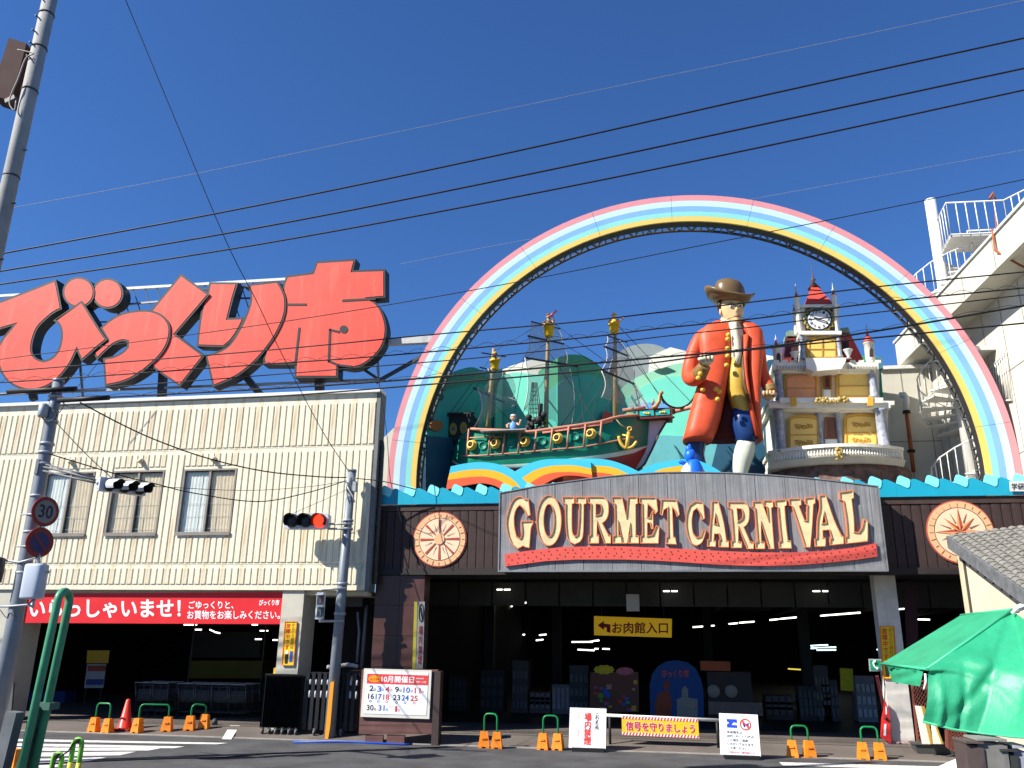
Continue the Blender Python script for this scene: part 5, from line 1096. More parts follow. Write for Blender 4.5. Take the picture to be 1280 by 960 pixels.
# pyramid roof
B = [at(x, y, YK-.25) for x, y in ((1006, 381), (1042, 380))]; bk_ = Vector((0, 1.4, 0)); A_ = at(1016.5, 352, YK+.4)
m = MB(); m.add([B[0], B[1], B[1]+bk_, B[0]+bk_, A_], [(0, 1, 4), (1, 2, 4), (2, 3, 4), (3, 0, 4), (0, 1, 2, 3)]); obj('pyramid_roof', m, cr, ck)
m = MB(); m.lathe(A_-Vector((0, 0, .25)), [(.2, 0), (.03, .25), (.09, .3), (.03, .36), (.012, .6), (.004, 1.0)], 10, mi=0); obj('roof_finial', m, M('finial_dark', (.1, .05, .04), .5), ck)
turret(999.8, 414, 373, 364, 354, 6.5, YK-.3, arch=False); turret(1043.5, 383, 371, 363, 353, 6.5, YK-.3, arch=False); turret(995.3, 416, 391, 383, 379, 5, YK-.1, arch=False); turret(1046.5, 414, 386, 382, 380, 4, YK-.3, arch=False)

# ================================================================ white building on the right with cornice and spiral stair
wb = M('white_render', (.58, .555, .46), .75, var=.08, scale=1.2, streak=.5, streak_rgb=(.36, .3, .2), bump=.15, bscale=30); wb2 = M('white_paint_metal', (.68, .67, .62), .45, var=.08, streak=.25, streak_rgb=(.5, .3, .18))
wbd = thing('white_building', 'white rendered building with jutting cornice behind the right end of the rainbow', 'building', at(1180, 600, 28))
A = at(1128, 455, 28.5); Zc = A.z; B = atz(1300, 285, Zc); dr = (B-A); dr.z = 0; L_ = dr.length; dr.normalize(); nr = Vector((dr.y, -dr.x, 0)); nr = nr if nr.x > 0 else -nr   # nr points into the building (right)
def prism(name, s0, s1, n0, n1, z0, z1, mt, par=None):
    m = MB(); q = [A+dr*s+nr*n_ for s, n_ in ((s0, n0), (s1, n0), (s1, n1), (s0, n1))]
    m.hexa([Vector((p.x, p.y, z0)) for p in q]+[Vector((p.x, p.y, z1)) for p in q]); return obj(name, m, mt, par or wbd)
prism('cornice', -.3, L_+3, -.05, 2.0, Zc, Zc+.85, wb); prism('wall', .4, L_+3, 0.75, 5, 5.5, Zc-.003, wb); prism('cornice_cap', -.35, L_+3, -.1, 2.0, Zc+.853, Zc+.92, wb2)
jm = M('joint_dark', (.22, .2, .17), .8)
for k in range(9): prism('wall_joint', 1.0+k*1.15, 1.025+k*1.15, .742, .748, 5.5, Zc-.05, jm)
for k in range(2): prism('wall_joint', .4, L_+2, .741, .747, Zc-2.1-k*2.2, Zc-2.075-k*2.2, jm)
for k in range(5): prism('cornice_joint', 1.5+k*2.0, 1.52+k*2.0, -.058, -.052, Zc+.02, Zc+.83, jm)
wp = lambda x, y, o=0: onplane(x, y, A+nr*(.70-o), nr)
s_ = thing('wall_rail', 'small white stair rail against the white wall right of the rainbow', 'railing', wp(1250, 500)); RT = [wp(1236, 463), wp(1257, 440)]; RB = [wp(1240, 503), wp(1264, 500)]
for a_, b_ in ((RT[0], RT[1]), (RB[0], RB[1])): m = MB(); m.tube([a_, b_], .025, 6); obj('rail', m, wb2, s_)
for k in range(9): f_ = k/8; m = MB(); m.tube([RT[0].lerp(RT[1], f_), RB[0].lerp(RB[1], f_)], .016, 5); obj('baluster', m, wb2, s_)
fz = at(1140, 459, 28).z
m = MB(); a, b = at(1107, 520, 28.2).x, at(1226, 520, 28.2).x; m.box((a, 28.2, 5.3), (b, 28.7, fz)); obj('front_wall', m, M('render_beige', (.55, .52, .43), .8, var=.08, scale=1.5, streak=.3, streak_rgb=(.35, .31, .24), bump=.1, bscale=40), wbd)
m = MB(); m.box((a-.05, 28.1, fz+.003), (b+.1, 28.8, fz+.12)); obj('wall_coping', m, wb2, wbd)
m = MB()
for x in (1135, 1165, 1195):
    p = at(x, 540, 28.19); m.box((p.x, 28.192, 5.4), (p.x+.025, 28.199, fz-.05))
m.box((a+.02, 28.190, at(1150, 552, 28.2).z), (b, 28.198, at(1150, 552, 28.2).z+.025)); obj('wall_joint', m, M('joint_dark', (.22, .2, .17), .8), wbd)
s = thing('vent_pipe', 'white elbow vent pipe with rusty lower length on the beige wall', 'pipe', at(1140, 590, 28))
m = MB(); m.tube([at(1125, 494, 27.9), at(1130, 493, 27.9), at(1132.5, 497, 27.9), at(1133, 514, 27.9)], .1, 10); obj('elbow', m, wb2, s); m = MB(); m.tube([at(1133, 514, 27.9), at(1142, 590, 27.9)], .065, 8); obj('pipe', m, M('rust_red', (.35, .1, .03), .7, var=.3), s)
m = MB()
for y in (515, 564): m.lathe(at(1133+(y-514)*.118, y, 27.9), [(.12, -.04), (.12, .04)], 10)
obj('collar', m, blk, s)
# balcony / canopy slab on the side wall, conduit
prism('ledge', L_*.30, L_*.52, .1, .75, Zc-1.3, Zc-1.18, wb2)
for s0, s1 in ((.36, .33), (.48, .45)): m = MB(); m.beam(A+dr*L_*s0+nr*.15-Vector((0, 0, 1.3)), A+dr*L_*s1+nr*.74-Vector((0, 0, 2.2)), .06); obj('ledge_strut', m, wb2, wbd)
s = thing('conduit', 'thin rust stained conduit running up the white wall at the right edge', 'pipe', at(1270, 560, 24))
m = MB(); m.tube([A+dr*L_*.86+nr*.68+Vector((0, 0, z)) for z in (-7, -4, -1.5, 0)], .05, 8); m.tube([A+dr*L_*.89+nr*.70+Vector((0, 0, z)) for z in (-7, -4, -1.0)], .03, 8); obj('pipe', m, wb2, s)
m = MB(); m.tube([A+dr*L_*.80+nr*-.1+Vector((0, 0, 1.0)), A+dr*L_*.80+nr*-.12+Vector((0, 0, .4)), A+dr*L_*.84+nr*.2-Vector((0, 0, .2)), A+dr*L_*.86+nr*1.0-Vector((0, 0, .8))], .03, 6); obj('cable_loop', m, M('rust_red', (0, 0, 0)), s)
prism('rooftop_screen', .5, L_*.75, .7, .78, Zc+.922, Zc+1.6, M('screen_blue', (.3, .34, .42), .4))
# small shed left of the arch
m = MB(); m.poly([pp([(466, 560), (492, 535), (505, 545), (505, 640), (466, 640)], 29)], (0, 4, 0)); tag(obj('white_shed', m, wb), 'sliver of white building between the cream wall and the rainbow foot', 'building')
# spiral staircase
YP = 26.0
ss = thing('spiral_staircase', 'white spiral staircase winding round a tall pole behind the rainbow right leg', 'staircase', at(1208, 600, YP))
pc_ = at(1178, 350, YP); pr = 6.9/40
zt_ = at(1165, 250, YP).z; px_, py_ = pc_.x, YP
m = MB(); m.lathe((px_, py_, 5.6), [(.17, 0), (.17, zt_-5.6), (.12, zt_-5.6+.02)], 20); obj('centre_pole', m, wb2, ss)
zp = at(1200, 311, YP-.5).z; RS = 1.12; step = .2; nst = int((zp-5.8)/step)
aend = R(78)
tm = mesh('tread', MB().add([(0.15, -.09, 0), (RS, -.33, 0), (RS, .33, 0), (.15, .09, 0), (0.15, -.09, .035), (RS, -.33, .035), (RS, .33, .035), (.15, .09, .035)], [(0, 1, 2, 3), (7, 6, 5, 4), (0, 4, 5, 1), (1, 5, 6, 2), (2, 6, 7, 3), (3, 7, 4, 0)]), wb2)
rr_ = []; bal = MB(); da = R(25)
for k in range(nst):
    z = zp-.2-k*step; a = aend+R(0)-da*(k+1)
    o = bpy.data.objects.new('tread', tm); o.location = (px_, py_, z); o.rotation_euler.z = a; link(o, ss)
    p = Vector((px_+math.cos(a)*RS, py_+math.sin(a)*RS, z)); rr_.append(p+Vector((0, 0, 1.0)))
    bal.tube([p, p+Vector((0, 0, 1.0))], .014, 5)
    a2 = a+da/2; p2 = Vector((px_+math.cos(a2)*RS, py_+math.sin(a2)*RS, z+.1)); bal.tube([p2, p2+Vector((0, 0, .98))], .014, 5)
obj('balusters', bal, wb2, ss, kind='stuff')
m = MB(); m.tube(rr_, .022, 6); m.tube([p-Vector((0, 0, .95)) for p in rr_], .02, 6); obj('handrail', m, wb2, ss)
# top landing
Zl = zp; LP = [atz(x, y, Zl) for x, y in ((1177, 315), (1189, 296), (1262, 293), (1268, 300), (1240, 318))]
LP = [atz(1178, 316, Zl), atz(1189, 296, Zl), atz(1262, 293, Zl), atz(1262, 314, Zl)]
m = MB(); q = [Vector((p.x, p.y, Zl)) for p in LP]; m.poly([q], (0, 0, .08)); obj('landing', m, M('landing_white', (.55, .53, .47), .6, var=.12), ss)
def railing(pts, h=1.15, sp=.24, nm='railing'):
    m = MB(); m.tube([p+Vector((0, 0, h)) for p in pts], .028, 6); m.tube([p+Vector((0, 0, .08)) for p in pts], .02, 6)
    for p, q_ in zip(pts, pts[1:]):
        n_ = max(1, int((q_-p).length/sp))
        for k in range(n_+1): c = p+(q_-p)*k/n_; m.tube([c, c+Vector((0, 0, h))], .017, 5)
    return obj(nm, m, wb2, ss)
railing([q[0], q[1], q[2], q[2]+Vector((.8, -1.2, 0))]); railing([q[0]+Vector((.9, .2, 0)), q[0]+Vector((2.2, .25, 0)), q[0]+Vector((3.0, -.6, 0))], .8, .5)
m = MB(); m.tube([q[1]+Vector((2.3, -1, 0)), q[1]+Vector((2.5, -1.2, -2.2))], .07, 8); obj('landing_post', m, wb2, ss)
s = thing('rust_hook', 'rusty red hook post rising behind the white landing railing', 'post', atz(1248, 300, Zl))
m = MB(); m.tube([atz(1247, 296, Zl), at(1243.5, 256, 28), at(1242, 243, 28)], .03, 6); m.tube([at(1237, 249, 28), at(1241, 241, 28), at(1243.5, 249, 28)], .05, 6); obj('hook', m, M('rust_red', (0, 0, 0)), s)
# ================================================================ utility poles
conp = M('pole_concrete', (.3, .3, .285), .75, var=.22, scale=2, streak=.85, streak_rgb=(.36, .17, .05), bump=.2, bscale=30)
galv = M('pole_galvanised', (.2, .225, .25), .45, metal=.15, var=.15, scale=2.5, streak=.2, streak_rgb=(.16, .18, .2)); galvl = M('galvanised_light', (.36, .38, .4), .4, metal=.1, var=.1)
YN = 10.5
b = at(36, 120, YN); bx, by_ = b.x, b.y
s = thing('utility_pole', 'tall stained concrete utility pole with a brown box at the top left', 'pole', (bx, by_, 0))
m = MB(); ztop_ = at(68, -60, YN).z; m.lathe((bx, by_, 0), [(.15, 0), (.126, ztop_*.7), (.117, ztop_)], 20); obj('shaft', m, conp, s)
for y in (20, 62, 115, 222): m = MB(); c = at(50-(y)*.2, y, YN); m.lathe((bx, by_, c.z), [(.128, -.02), (.135, .0), (.128, .02)], 18); obj('strap', m, drk, s)
m = MB()
for y in (8, 30, 47, 62, 78): c = at(40, y, YN); m.tube([Vector((bx-.02, by_-.1, c.z)), Vector((bx-.04, by_-.19, c.z))], .014, 5)
for k in range(6): z = 5+k*1.0; m.tube([Vector((bx+.1, by_, z)), Vector((bx+.19, by_, z))], .012, 5)
obj('step_bolt', m, drk, s)
m = MB(); Yb = YN-.05; P = pp([(11, 47), (33, 54), (14, 126), (-12, 118)], Yb); m.poly([P], (-.05, .35, 0)); bxx = obj('equipment_box', m, M('box_brown', (.05, .024, .02), .92, var=.15), s)
m = MB(); m.tube([at(x, y, Yb-.15) for x, y in smooth_open([(22, 62), (32, 64), (42, 67), (34, 71), (29, 80), (22, 100), (14, 118), (12, 130), (18, 138), (20, 126)])], .012, 5); obj('loose_cable', m, M('cable_pale', (.3, .28, .26), .6), s)
m = MB(); m.beam(at(8, 128, Yb), at(20, 122, Yb), .08); obj('box_bracket', m, drk, s)

# grey signal pole at the left
YL = 20.3
YL = 15.0; b = at(-1.5, 912-40, YL); b = Vector((at(58, 560, YL).x, YL, 0)); MB.K = .74
s = thing('signal_pole', 'grey steel signal pole with traffic sign brackets in front of the cream building', 'pole', (b.x, b.y, 0)); lp = s
zt_ = at(68, 478, YL).z
m = MB(); m.tube([(b.x, b.y, 0), (b.x, b.y, 2.5), (b.x, b.y, 5), (b.x, b.y, zt_-.6), (b.x, b.y, zt_)], [.215, .20, .17, .15, .15], 20); m.lathe((b.x, b.y, zt_), [(.16, 0), (.16, .08), (.02, .1)], 16); obj('shaft', m, galv, s)
for y in (497, 527, 555, 566, 580, 620, 665, 716, 780):
    m = MB(); z = at(60, y, YL).z; m.lathe((b.x, b.y, z), [(.19, -.035), (.2, 0), (.19, .035)], 16); obj('strap', m, galvl, s)
z1, z2 = at(50, 493, YL).z, at(80, 500, YL).z
c_ = lambda x, y, dy=0: at(x, y, YL+dy*.74)
m = MB(); m.tube([c_(10, 489.5, -.25), c_(95, 486, -.25)], .075, 8); m.tube([c_(73, 500.5, -.28), c_(136, 497, -.28)], .075, 8); obj('cable_sleeve', m, cb, s)
m = MB(); m.lathe(c_(54, 513, -.25), [(.1, -.2), (.13, -.15), (.13, .15), (.08, .2)], 12); obj('terminal_box', m, galvl, s)
m = MB(); m.tube([c_(x, y, -.28) for x, y in smooth_open([(51, 512), (53, 522), (60, 527), (68, 524), (70, 518), (66, 512)])], .02, 6); m.tube([c_(x, y, -.3) for x, y in smooth_open([(70, 520), (77, 512), (80, 504), (76, 498)])], .012, 5); m.tube([c_(x, y, -.26) for x, y in smooth_open([(75, 500), (84, 508), (92, 509), (104, 505)])], .01, 5); obj('cable_loop', m, cb, s)
m = MB()
for d in (0, 5): m.tube([c_(52, 583+d, -.1), c_(90, 592+d, -.25), c_(122, 601+d*.6, -.4)], .03, 6)
m.tube([c_(55, 580, -.1), c_(118, 596, -.35)], .022, 6); m.box(tuple(c_(46, 592, -.2)), tuple(c_(58, 578, .2))); obj('signal_arm', m, M('arm_grey', (.14, .15, .16), .5), s)
m = MB(); m.tube([c_(-20, 697, .1), c_(5, 700, -.1), c_(24, 703, -.2), c_(46, 697, -.35)], .028, 6); m.tube([c_(-20, 758, -.1), c_(10, 758, -.2), c_(35, 756, -.3), c_(41, 750, -.3)], .03, 6); m.tube([c_(49, 692, -.3), c_(49, 704, -.3)], .03, 6)
for y in (643, 683): m.tube([c_(27-(y-643)*.16, y, -.1), c_(46-(y-643)*.16, y-.5, -.28)], .025, 6)
obj('sign_bracket', m, galvl, s)
m = MB(); m.tube([c_(x, y, -.2) for x, y in smooth_open([(0, 762), (8, 772), (12, 766), (20, 772), (16, 762)])], .01, 5); obj('wire_tangle', m, blk, s)
# vertical traffic light housing seen from the side
def visor(m, c, ax, r, L, mi=0, n=18):
    r *= m.K; L *= m.K
    ax = ax.normalized(); ref = Vector((0, 0, 1)); a = (ref-ax*ref.dot(ax)).normalized(); b_ = ax.cross(a); rows = []
    for i in (0, 1):
        row = []
        for k in range(n+1):
            t = -R(130)+R(260)*k/n; row.append(c+ax*(L*i*(1 if abs(t) < R(70) else .75))+(a*math.cos(t)+b_*math.sin(t))*r)
        rows.append(row)
    m.grid(rows, mi); rows2 = [[c+ax*((p-c).dot(ax))+((p-c)-ax*((p-c).dot(ax)))*.93 for p in r_] for r_ in rows]; m.grid(rows2, mi)
s = thing('traffic_light', 'grey three lens traffic light turned away on the left pole arm', 'traffic light', c_(150, 620, -.4))
va = Vector((.94, -.34, -.07)).normalized(); ba = Vector((.62, .78, 0)).normalized()
S0 = c_(137, 606, -.55); m = MB(); wht = M('signal_white', (.62, .64, .66), .4, var=.06)
p0 = S0-ba*.16; p1 = S0+ba*.73
m.beam(p0-va*.08, p1-va*.08, .19, .36); obj('housing', m, wht, s)
m = MB(); m2 = MB(); m3 = MB()
for k in range(3):
    c = S0+ba*(.285*k); visor(m, c+va*.02, va, .155, .45); m2.lathe(c+va*.03, [(.155, 0), (.15, .03), (.02, .05)], 16, axis=va); m3.lathe(c+va*.0, [(.17, 0), (.175, .03)], 16, axis=va)
obj('visor', m, [wht], s); obj('lens', m2, M('lens_dark', (.02, .02, .02), .3), s); obj('lens_ring', m3, M('ring_dark', (.05, .05, .05), .5), s)
m = MB()
for k in range(3): visor(m, S0+ba*(.285*k)+va*.02, va, .143, .445)
obj('visor_lining', m, blk, s)
m = MB(); m.tube([c_(122, 601, -.4), p0-va*.08], .05, 8); m.tube([c_(120, 605, -.4), p0-va*.05-Vector((0, 0, .1))], .03, 8); obj('mounting', m, galvl, s)
# round signs
def disc(name, lab, x, y, rx, ry, dy, kind):
    s = thing(name, lab, 'road sign', c_(x, y+ry, dy)); C = c_(x, y, dy); r = ry*1.02/64.5
    ax = Vector((.96, -.28, 0)).normalized(); sx = Vector((-ax.y, ax.x, 0)); sx = sx if sx.x > 0 else -sx; uz = Vector((0, 0, 1))
    P = lambda a, b, o=0: C+sx*a*r+uz*b*r+ax*o; circ = lambda q, o=0, n=36: [P(q*math.cos(2*math.pi*k/n), q*math.sin(2*math.pi*k/n), o) for k in range(n)]
    m = MB(); m.poly([circ(1)], ax*-.02); obj('plate', m, M('sign_red', (.24, .02, .02), .5, var=.12), s)
    m = MB(); m.poly([circ(.77 if kind == 30 else .68, .006)], ax*-.004); obj('face', m, M('sign_greywhite', (.2, .2, .2), .6, var=.1) if kind == 30 else M('sign_navy', (.02, .03, .12), .5, var=.12), s)
    if kind == 30: text('30', -.5, -.45, .52, .45, 0, M('digits_navy', (.01, .02, .04), .5), s, .03, p2w=lambda a, b_: P(a, -b_, .009))
    else: m = MB(); m.poly([[P(-.56, .47, .01), P(-.47, .56, .01), P(.56, -.47, .01), P(.47, -.56, .01)]], ax*-.003); obj('slash', m, M('sign_red', (0, 0, 0)), s)
    m = MB(); m.tube([C-ax*.03, C-ax*.12+sx*-.2], .03, 6); m.lathe(C-ax*.02, [(.06, 0), (.06, -.04)], 10, axis=ax); obj('clamp', m, galvl, s)
disc('speed_limit_sign', 'round red rimmed speed limit sign reading 30 on the grey pole', 57, 639.5, 11.5, 18.5, -.35, 30)
disc('parking_ban_sign', 'round dark blue sign with red rim and slash below the 30 sign', 50, 678, 12, 18.5, -.35, 0)
s = thing('signal_casing', 'rounded light grey metal casing under the round signs on the left pole', 'signal', c_(45, 750, -.4))
m = MB(); top = c_(47, 705, -.35); bot = c_(43, 749, -.35); m.loft([[Vector((top.x+(bot.x-top.x)*0+math.copysign(abs(math.cos(t))**.6, math.cos(t))*.21*k, top.y+math.copysign(abs(math.sin(t))**.6, math.sin(t))*.15*k, top.z+(bot.z-top.z)*f)) for t in [2*math.pi*i/28 for i in range(28)]] for f, k in ((0, .8), (.03, .96), (.07, 1), (.5, 1), (.94, 1), (.98, .95), (1, .8))])
obj('casing', m, M('casing_grey', (.43, .48, .56), .35, var=.08), s)
m = MB(); m.tube([c_(49, 694, -.35), top], .04, 8); m.tube([bot, bot-Vector((0, 0, .15)), c_(36, 756, -.3)], .035, 8); m.lathe(c_(59, 715, -.35), [(.03, 0), (.05, .03), (.03, .06)], 8, axis=(1, 0, 0)); obj('mounting', m, galvl, s)
s = thing('signal_edge', 'dark rounded edge of another signal cut by the left picture border', 'signal', c_(-4, 726, -.3))
m = MB(); m.lathe(c_(-6, 712, -.3), [(.05, -.35), (.2, -.33), (.22, 0), (.2, .3), (.05, .34)], 16); obj('casing', m, M('casing_dark', (.05, .05, .055), .4), s)
MB.K = 1.0
m = MB(); m.poly([pp([(4, 853), (17, 853), (12, 911), (-2, 911)], YC-.1)], (0, .06, 0))
o = obj('dark_panel', m, M('panel_grey', (.1, .1, .1), .7)); tag(o, 'dark grey panel standing at the foot of the left cream pillar', 'panel')

# second pole with red signal
b2 = atz(411.5, 924.3, .0); Y2 = b2.y; d_ = lambda x, y, dy=0: at(x, y, Y2+dy)
s = thing('signal_pole', 'slim grey steel pole with red traffic light before the cream building corner', 'pole', (b2.x, b2.y, 0))
tp_ = d_(440, 590)
m = MB(); m.tube([Vector((b2.x, b2.y, 0)), Vector((b2.x, b2.y, 0))*.5+tp_*.5, tp_], [.14, .125, .11], 18); m.lathe(tp_, [(.12, 0), (.12, .06), (.02, .08)], 14); obj('shaft', m, galv, s)
for y in (604, 656, 667, 738, 776):
    m = MB(); t = (926-y)/(926-590.); m.lathe(Vector((b2.x, b2.y, 0)).lerp(tp_, t*1.0), [(.145, -.03), (.15, 0), (.145, .03)], 14); obj('strap', m, galvl, s)
for a, q_ in (((410, 655), (441, 655)), ((410, 661), (441, 661)), ((399, 776.5), (430, 776.5)), ((402, 736.5), (432, 735.5))): m = MB(); m.tube([d_(*a, -.2), d_(*q_, -.13)], .028, 6); obj('bracket', m, galvl, s)
m = MB(); m.box(tuple(d_(440, 614, -.22)), tuple(d_(447, 603, -.1))); m.lathe(d_(436, 604, -.15), [(.07, -.2), (.07, .15)], 10); m.tube([d_(x, y, -.25) for x, y in ((434, 607), (437, 614), (441, 620), (443, 628))], .02, 6); obj('cable_box', m, galvl, s)
m = MB(); P = [(413, 853), (417.5, 852), (415, 880), (413, 905), (409, 930), (405, 930), (408, 900), (410.5, 875)]; m.poly([[p+Vector((0, 0, 0)) for p in pp(P, Y2-.16)]], (0, .04, 0)); obj('orange_guard', m, M('guard_orange', (.85, .3, .02), .5, var=.1), s)
s = thing('traffic_light', 'three lens traffic light glowing red beside the slim pole', 'traffic light', d_(382, 661, -.25))
Ys = Y2-.3; q = lambda x, y, dy=0: at(x, y, Ys+dy)
m = MB(); ring = []
for k, (yo, sc) in enumerate(((.0, .97), (.03, 1), (.16, 1), (.2, .9))):
    c = at(382.5, 651.2, Ys); hw = (at(411, 651, Ys).x-at(354, 651, Ys).x)/2; hh = (at(382, 641, Ys).z-at(382, 661.5, Ys).z)/2
    ring.append([Vector((c.x+math.copysign(abs(math.cos(t))**.35, math.cos(t))*hw*sc, c.y+yo, c.z+math.copysign(abs(math.sin(t))**.35, math.sin(t))*hh*sc)) for t in [2*math.pi*i/40 for i in range(40)]])
m.loft(ring, smooth=False); obj('housing', m, M('signal_grey', (.5, .53, .57), .4, var=.08), s)
for x, mt in ((367, 'k'), (386, 'k'), (400.5, 'r')):
    x = {367: 365.5, 386: 382.5, 400.5: 399.8}[x]; c = q(x, 651, -.01); m = MB(); visor(m, c, Vector((-.05, -1, -.05)), .185, .2); obj('visor', m, blk, s)
    m = MB(); m.lathe(c, [(.17, 0), (.165, .03), (.1, .05), (.0, .055)], 24, axis=(0, -1, 0)); obj('lens', m, M('lens_dark', (0, 0, 0)) if mt == 'k' else M('lens_red', (1, .03, .01), emit=1.6), s)
s = thing('pedestrian_signal', 'small two lamp pedestrian signal below the red traffic light', 'signal', d_(400, 776, -.3))
m = MB(); m.box(tuple(d_(393.5, 774, -.4)), tuple(d_(407.5, 741, -.25))); ho = obj('housing', m, wht, s)
for y in (750, 765):
    m = MB(); m.box(tuple(d_(395.5, y+6, -.43)), tuple(d_(405.5, y-6, -.405))); obj('lamp', m, M('lamp_dark', (.06, .08, .09), .2), s)
    m = MB(); m.lathe(d_(400.5, y-2.8, -.435), [(.025, 0), (.03, .01)], 8, axis=(0, -1, 0)); m.box(tuple(d_(399.3, y+4, -.445)), tuple(d_(401.8, y-1.5, -.432))); obj('walking_figure', m, M('figure_dullred', (.25, .1, .1), .5) if y < 760 else M('figure_dull', (.2, .25, .25), .5), s)
    m = MB(); m.box(tuple(d_(394.5, y-6.3, -.56)), tuple(d_(406.5, y-7, -.4))); obj('hood', m, wht, s)

# ================================================================ overhead wires
wm = M('wire_black', (.012, .012, .014), .6); wg = M('wire_grey', (.28, .3, .34), .6)
def wire(lab, pts, Y, r, mt=None, Y2=None):
    P = smooth_open(pts, 6); Yb_ = Y2 or Y; n = len(P)
    W = [at(x, y, Y+(Yb_-Y)*i/(n-1)) for i, (x, y) in enumerate(P)]
    if pts[0][0] < 0: W.insert(0, W[0]+(W[0]-W[1]).normalized()*14)   # wires run on past the picture
    if pts[-1][0] > 1280: W.append(W[-1]+(W[-1]-W[-2]).normalized()*14)
    m = MB(); m.tube(W, r*1.3, 5, caps=False); o = obj('overhead_wire', m, mt or wm); tag(o, lab, 'wire', 'overhead wires'); return o
YW_ = 15.5
wire('uppermost of the three thick black wires crossing the upper sky', [(-30, 323), (320, 257), (640, 190), (960, 118), (1310, 41)], YW_, .016)
wire('middle of the three thick black wires crossing the upper sky', [(-30, 344), (320, 285), (640, 222), (960, 154), (1310, 79)], YW_, .016)
wire('lowest of the three thick black wires crossing the upper sky', [(-30, 360), (320, 306), (640, 247), (960, 182), (1310, 106)], YW_, .015)
wire('faint thin grey wire highest in the sky', [(-30, 268), (250, 216), (640, 135), (1000, 60), (1310, -6)], 19, .006, wg)
wire('faint pale wire behind the rainbow top on the right sky', [(500, 330), (640, 303), (1000, 238), (1310, 182)], 28, .006, wg)
wire('thin black wire rising over the red letters to the stair pole', [(-30, 453), (320, 407), (600, 361), (860, 310), (1100, 262), (1310, 218)], 17, .008)
wire('black wire crossing the statue hat brim', [(-30, 467), (320, 439), (542, 418), (720, 402.5), (820, 391), (940, 377.5), (1100, 358), (1310, 337)], 17, .012)
wire('black wire crossing the statue chin wound with a thin spiral', [(-30, 480), (95, 472), (320, 456), (480, 444.7), (720, 423), (820, 411), (940, 398.6), (1100, 378), (1310, 357)], 17, .013)
wire('slack black wire crossing the statue collar', [(-30, 495), (95, 487), (320, 470), (480, 457), (600, 447), (720, 434), (820, 421.6), (870, 416), (940, 408.8), (1000, 401), (1100, 390), (1310, 365)], 17, .010)
wire('thick black wire crossing the statue chest', [(60, 500), (280, 489), (480, 476.6), (720, 456), (820, 447), (940, 436), (1100, 413), (1310, 377)], 17, .017)
wire('thick black wire below it crossing the statue sleeve', [(60, 507), (330, 496), (480, 485), (720, 465), (820, 453), (940, 437), (1100, 421.6), (1310, 401)], 17, .014)
def spiral(lab, pts, amp, per):
    P = smooth_open(pts, 8); out = []; 
    for i, (x, y) in enumerate(P): out.append((x, y-abs(math.sin(x/per))*amp-.3))
    m = MB(); m.tube([at(x, y, 17.0+.03*math.cos(x)) for x, y in out], .005, 4, caps=False); o = obj('binding_wire', m, wm); tag(o, lab, 'wire')
spiral('thin looping tie wire running along the wire at the statue chin', [(-30+k*10, 480-(k*10)*.0) for k in range(0)] or [(x, lerpl([(-30, 480), (95, 472), (320, 456), (480, 444.7), (720, 423), (820, 411), (940, 398.6), (1100, 378), (1310, 357)], x)) for x in range(-20, 1300, 7)], 4.5, 9)
spiral('thin looping tie wire running along the wire at the statue chest', [(x, lerpl([(60, 500), (280, 489), (480, 476.6), (720, 456), (820, 447), (940, 436), (1100, 413), (1310, 377)], x)) for x in range(70, 1300, 9)], 3.5, 14)
wire('steep thin wire dropping from the top edge across the red letters to the slim pole', [(140, -40), (157, 0), (215, 140), (282, 300), (320, 375), (350, 438), (402, 537), (438, 592)], 14, .008, Y2=Y2)
wire('slack cable sagging between the two poles above the windows', [(100, 503), (155, 532), (200, 552), (260, 573), (330, 589), (400, 596), (438, 597)], YL-.2, .012, Y2=Y2)
wire('lower sagging cable between the two poles across the windows', [(60, 567), (150, 594), (195, 605), (240, 616), (320, 627), (380, 617), (436, 600)], YL-.2, .010, Y2=Y2)
wire('thin stay from the left pole top to the turned away signal', [(70, 528), (105, 565), (140, 598)], YL-.1, .007)
wire('thin wire running level across the window tops to the slim pole', [(190, 608), (300, 613), (380, 609), (434, 601)], YL-.2, .005, Y2=Y2)
wire('short stay from the slim pole to the red signal', [(436, 611), (400, 627), (368, 641)], Y2-.2, .005)
wire('cable leaving the slim pole to the right toward the sign', [(445, 598), (480, 602), (520, 612)], Y2, .010, Y2=21)
wire('thin wire dropping beside the rainbow foot to the timber facade', [(470, 455), (483, 538), (488, 600), (502, 652)], 20.5, .007)
wire('thin grey wire running down right of the red letters behind the rail', [(90, 492), (128, 447)], 20, .007)

# ================================================================ green pipe guard in the foreground
YGp = 10.4; gp = lambda x, y, dy=0: at(x, y, YGp+dy)
grn = M('guard_green', (.07, .30, .16), .4, var=.25, scale=5, streak=.35, streak_rgb=(.05, .14, .09)); s = thing('pipe_guard', 'tall weathered green inverted U pipe guard in the left foreground', 'guard', atz(20, 1010, 0))
def down(x, y, slope, Y): p = at(x, y, Y); return p
m = MB(); r = .053
bf = at(28, 955, YGp); tf_ = at(72.5, 750, YGp); dn = (bf-tf_).normalized(); f0 = tf_+dn*(tf_.z/-dn.z)
tb_ = at(86.5, 753, YGp+.3); bb_ = tb_+dn*(tb_.z/-dn.z)
hoop = [f0, tf_]+[Vector((tf_.x, tf_.y, tf_.z)).lerp(tb_, (1-math.cos(t))/2)+Vector((0, 0, math.sin(t)*.13)) for t in [math.pi*k/8 for k in range(1, 8)]]+[tb_, bb_]
m.tube(hoop, r, 14); obj('hoop', m, grn, s)
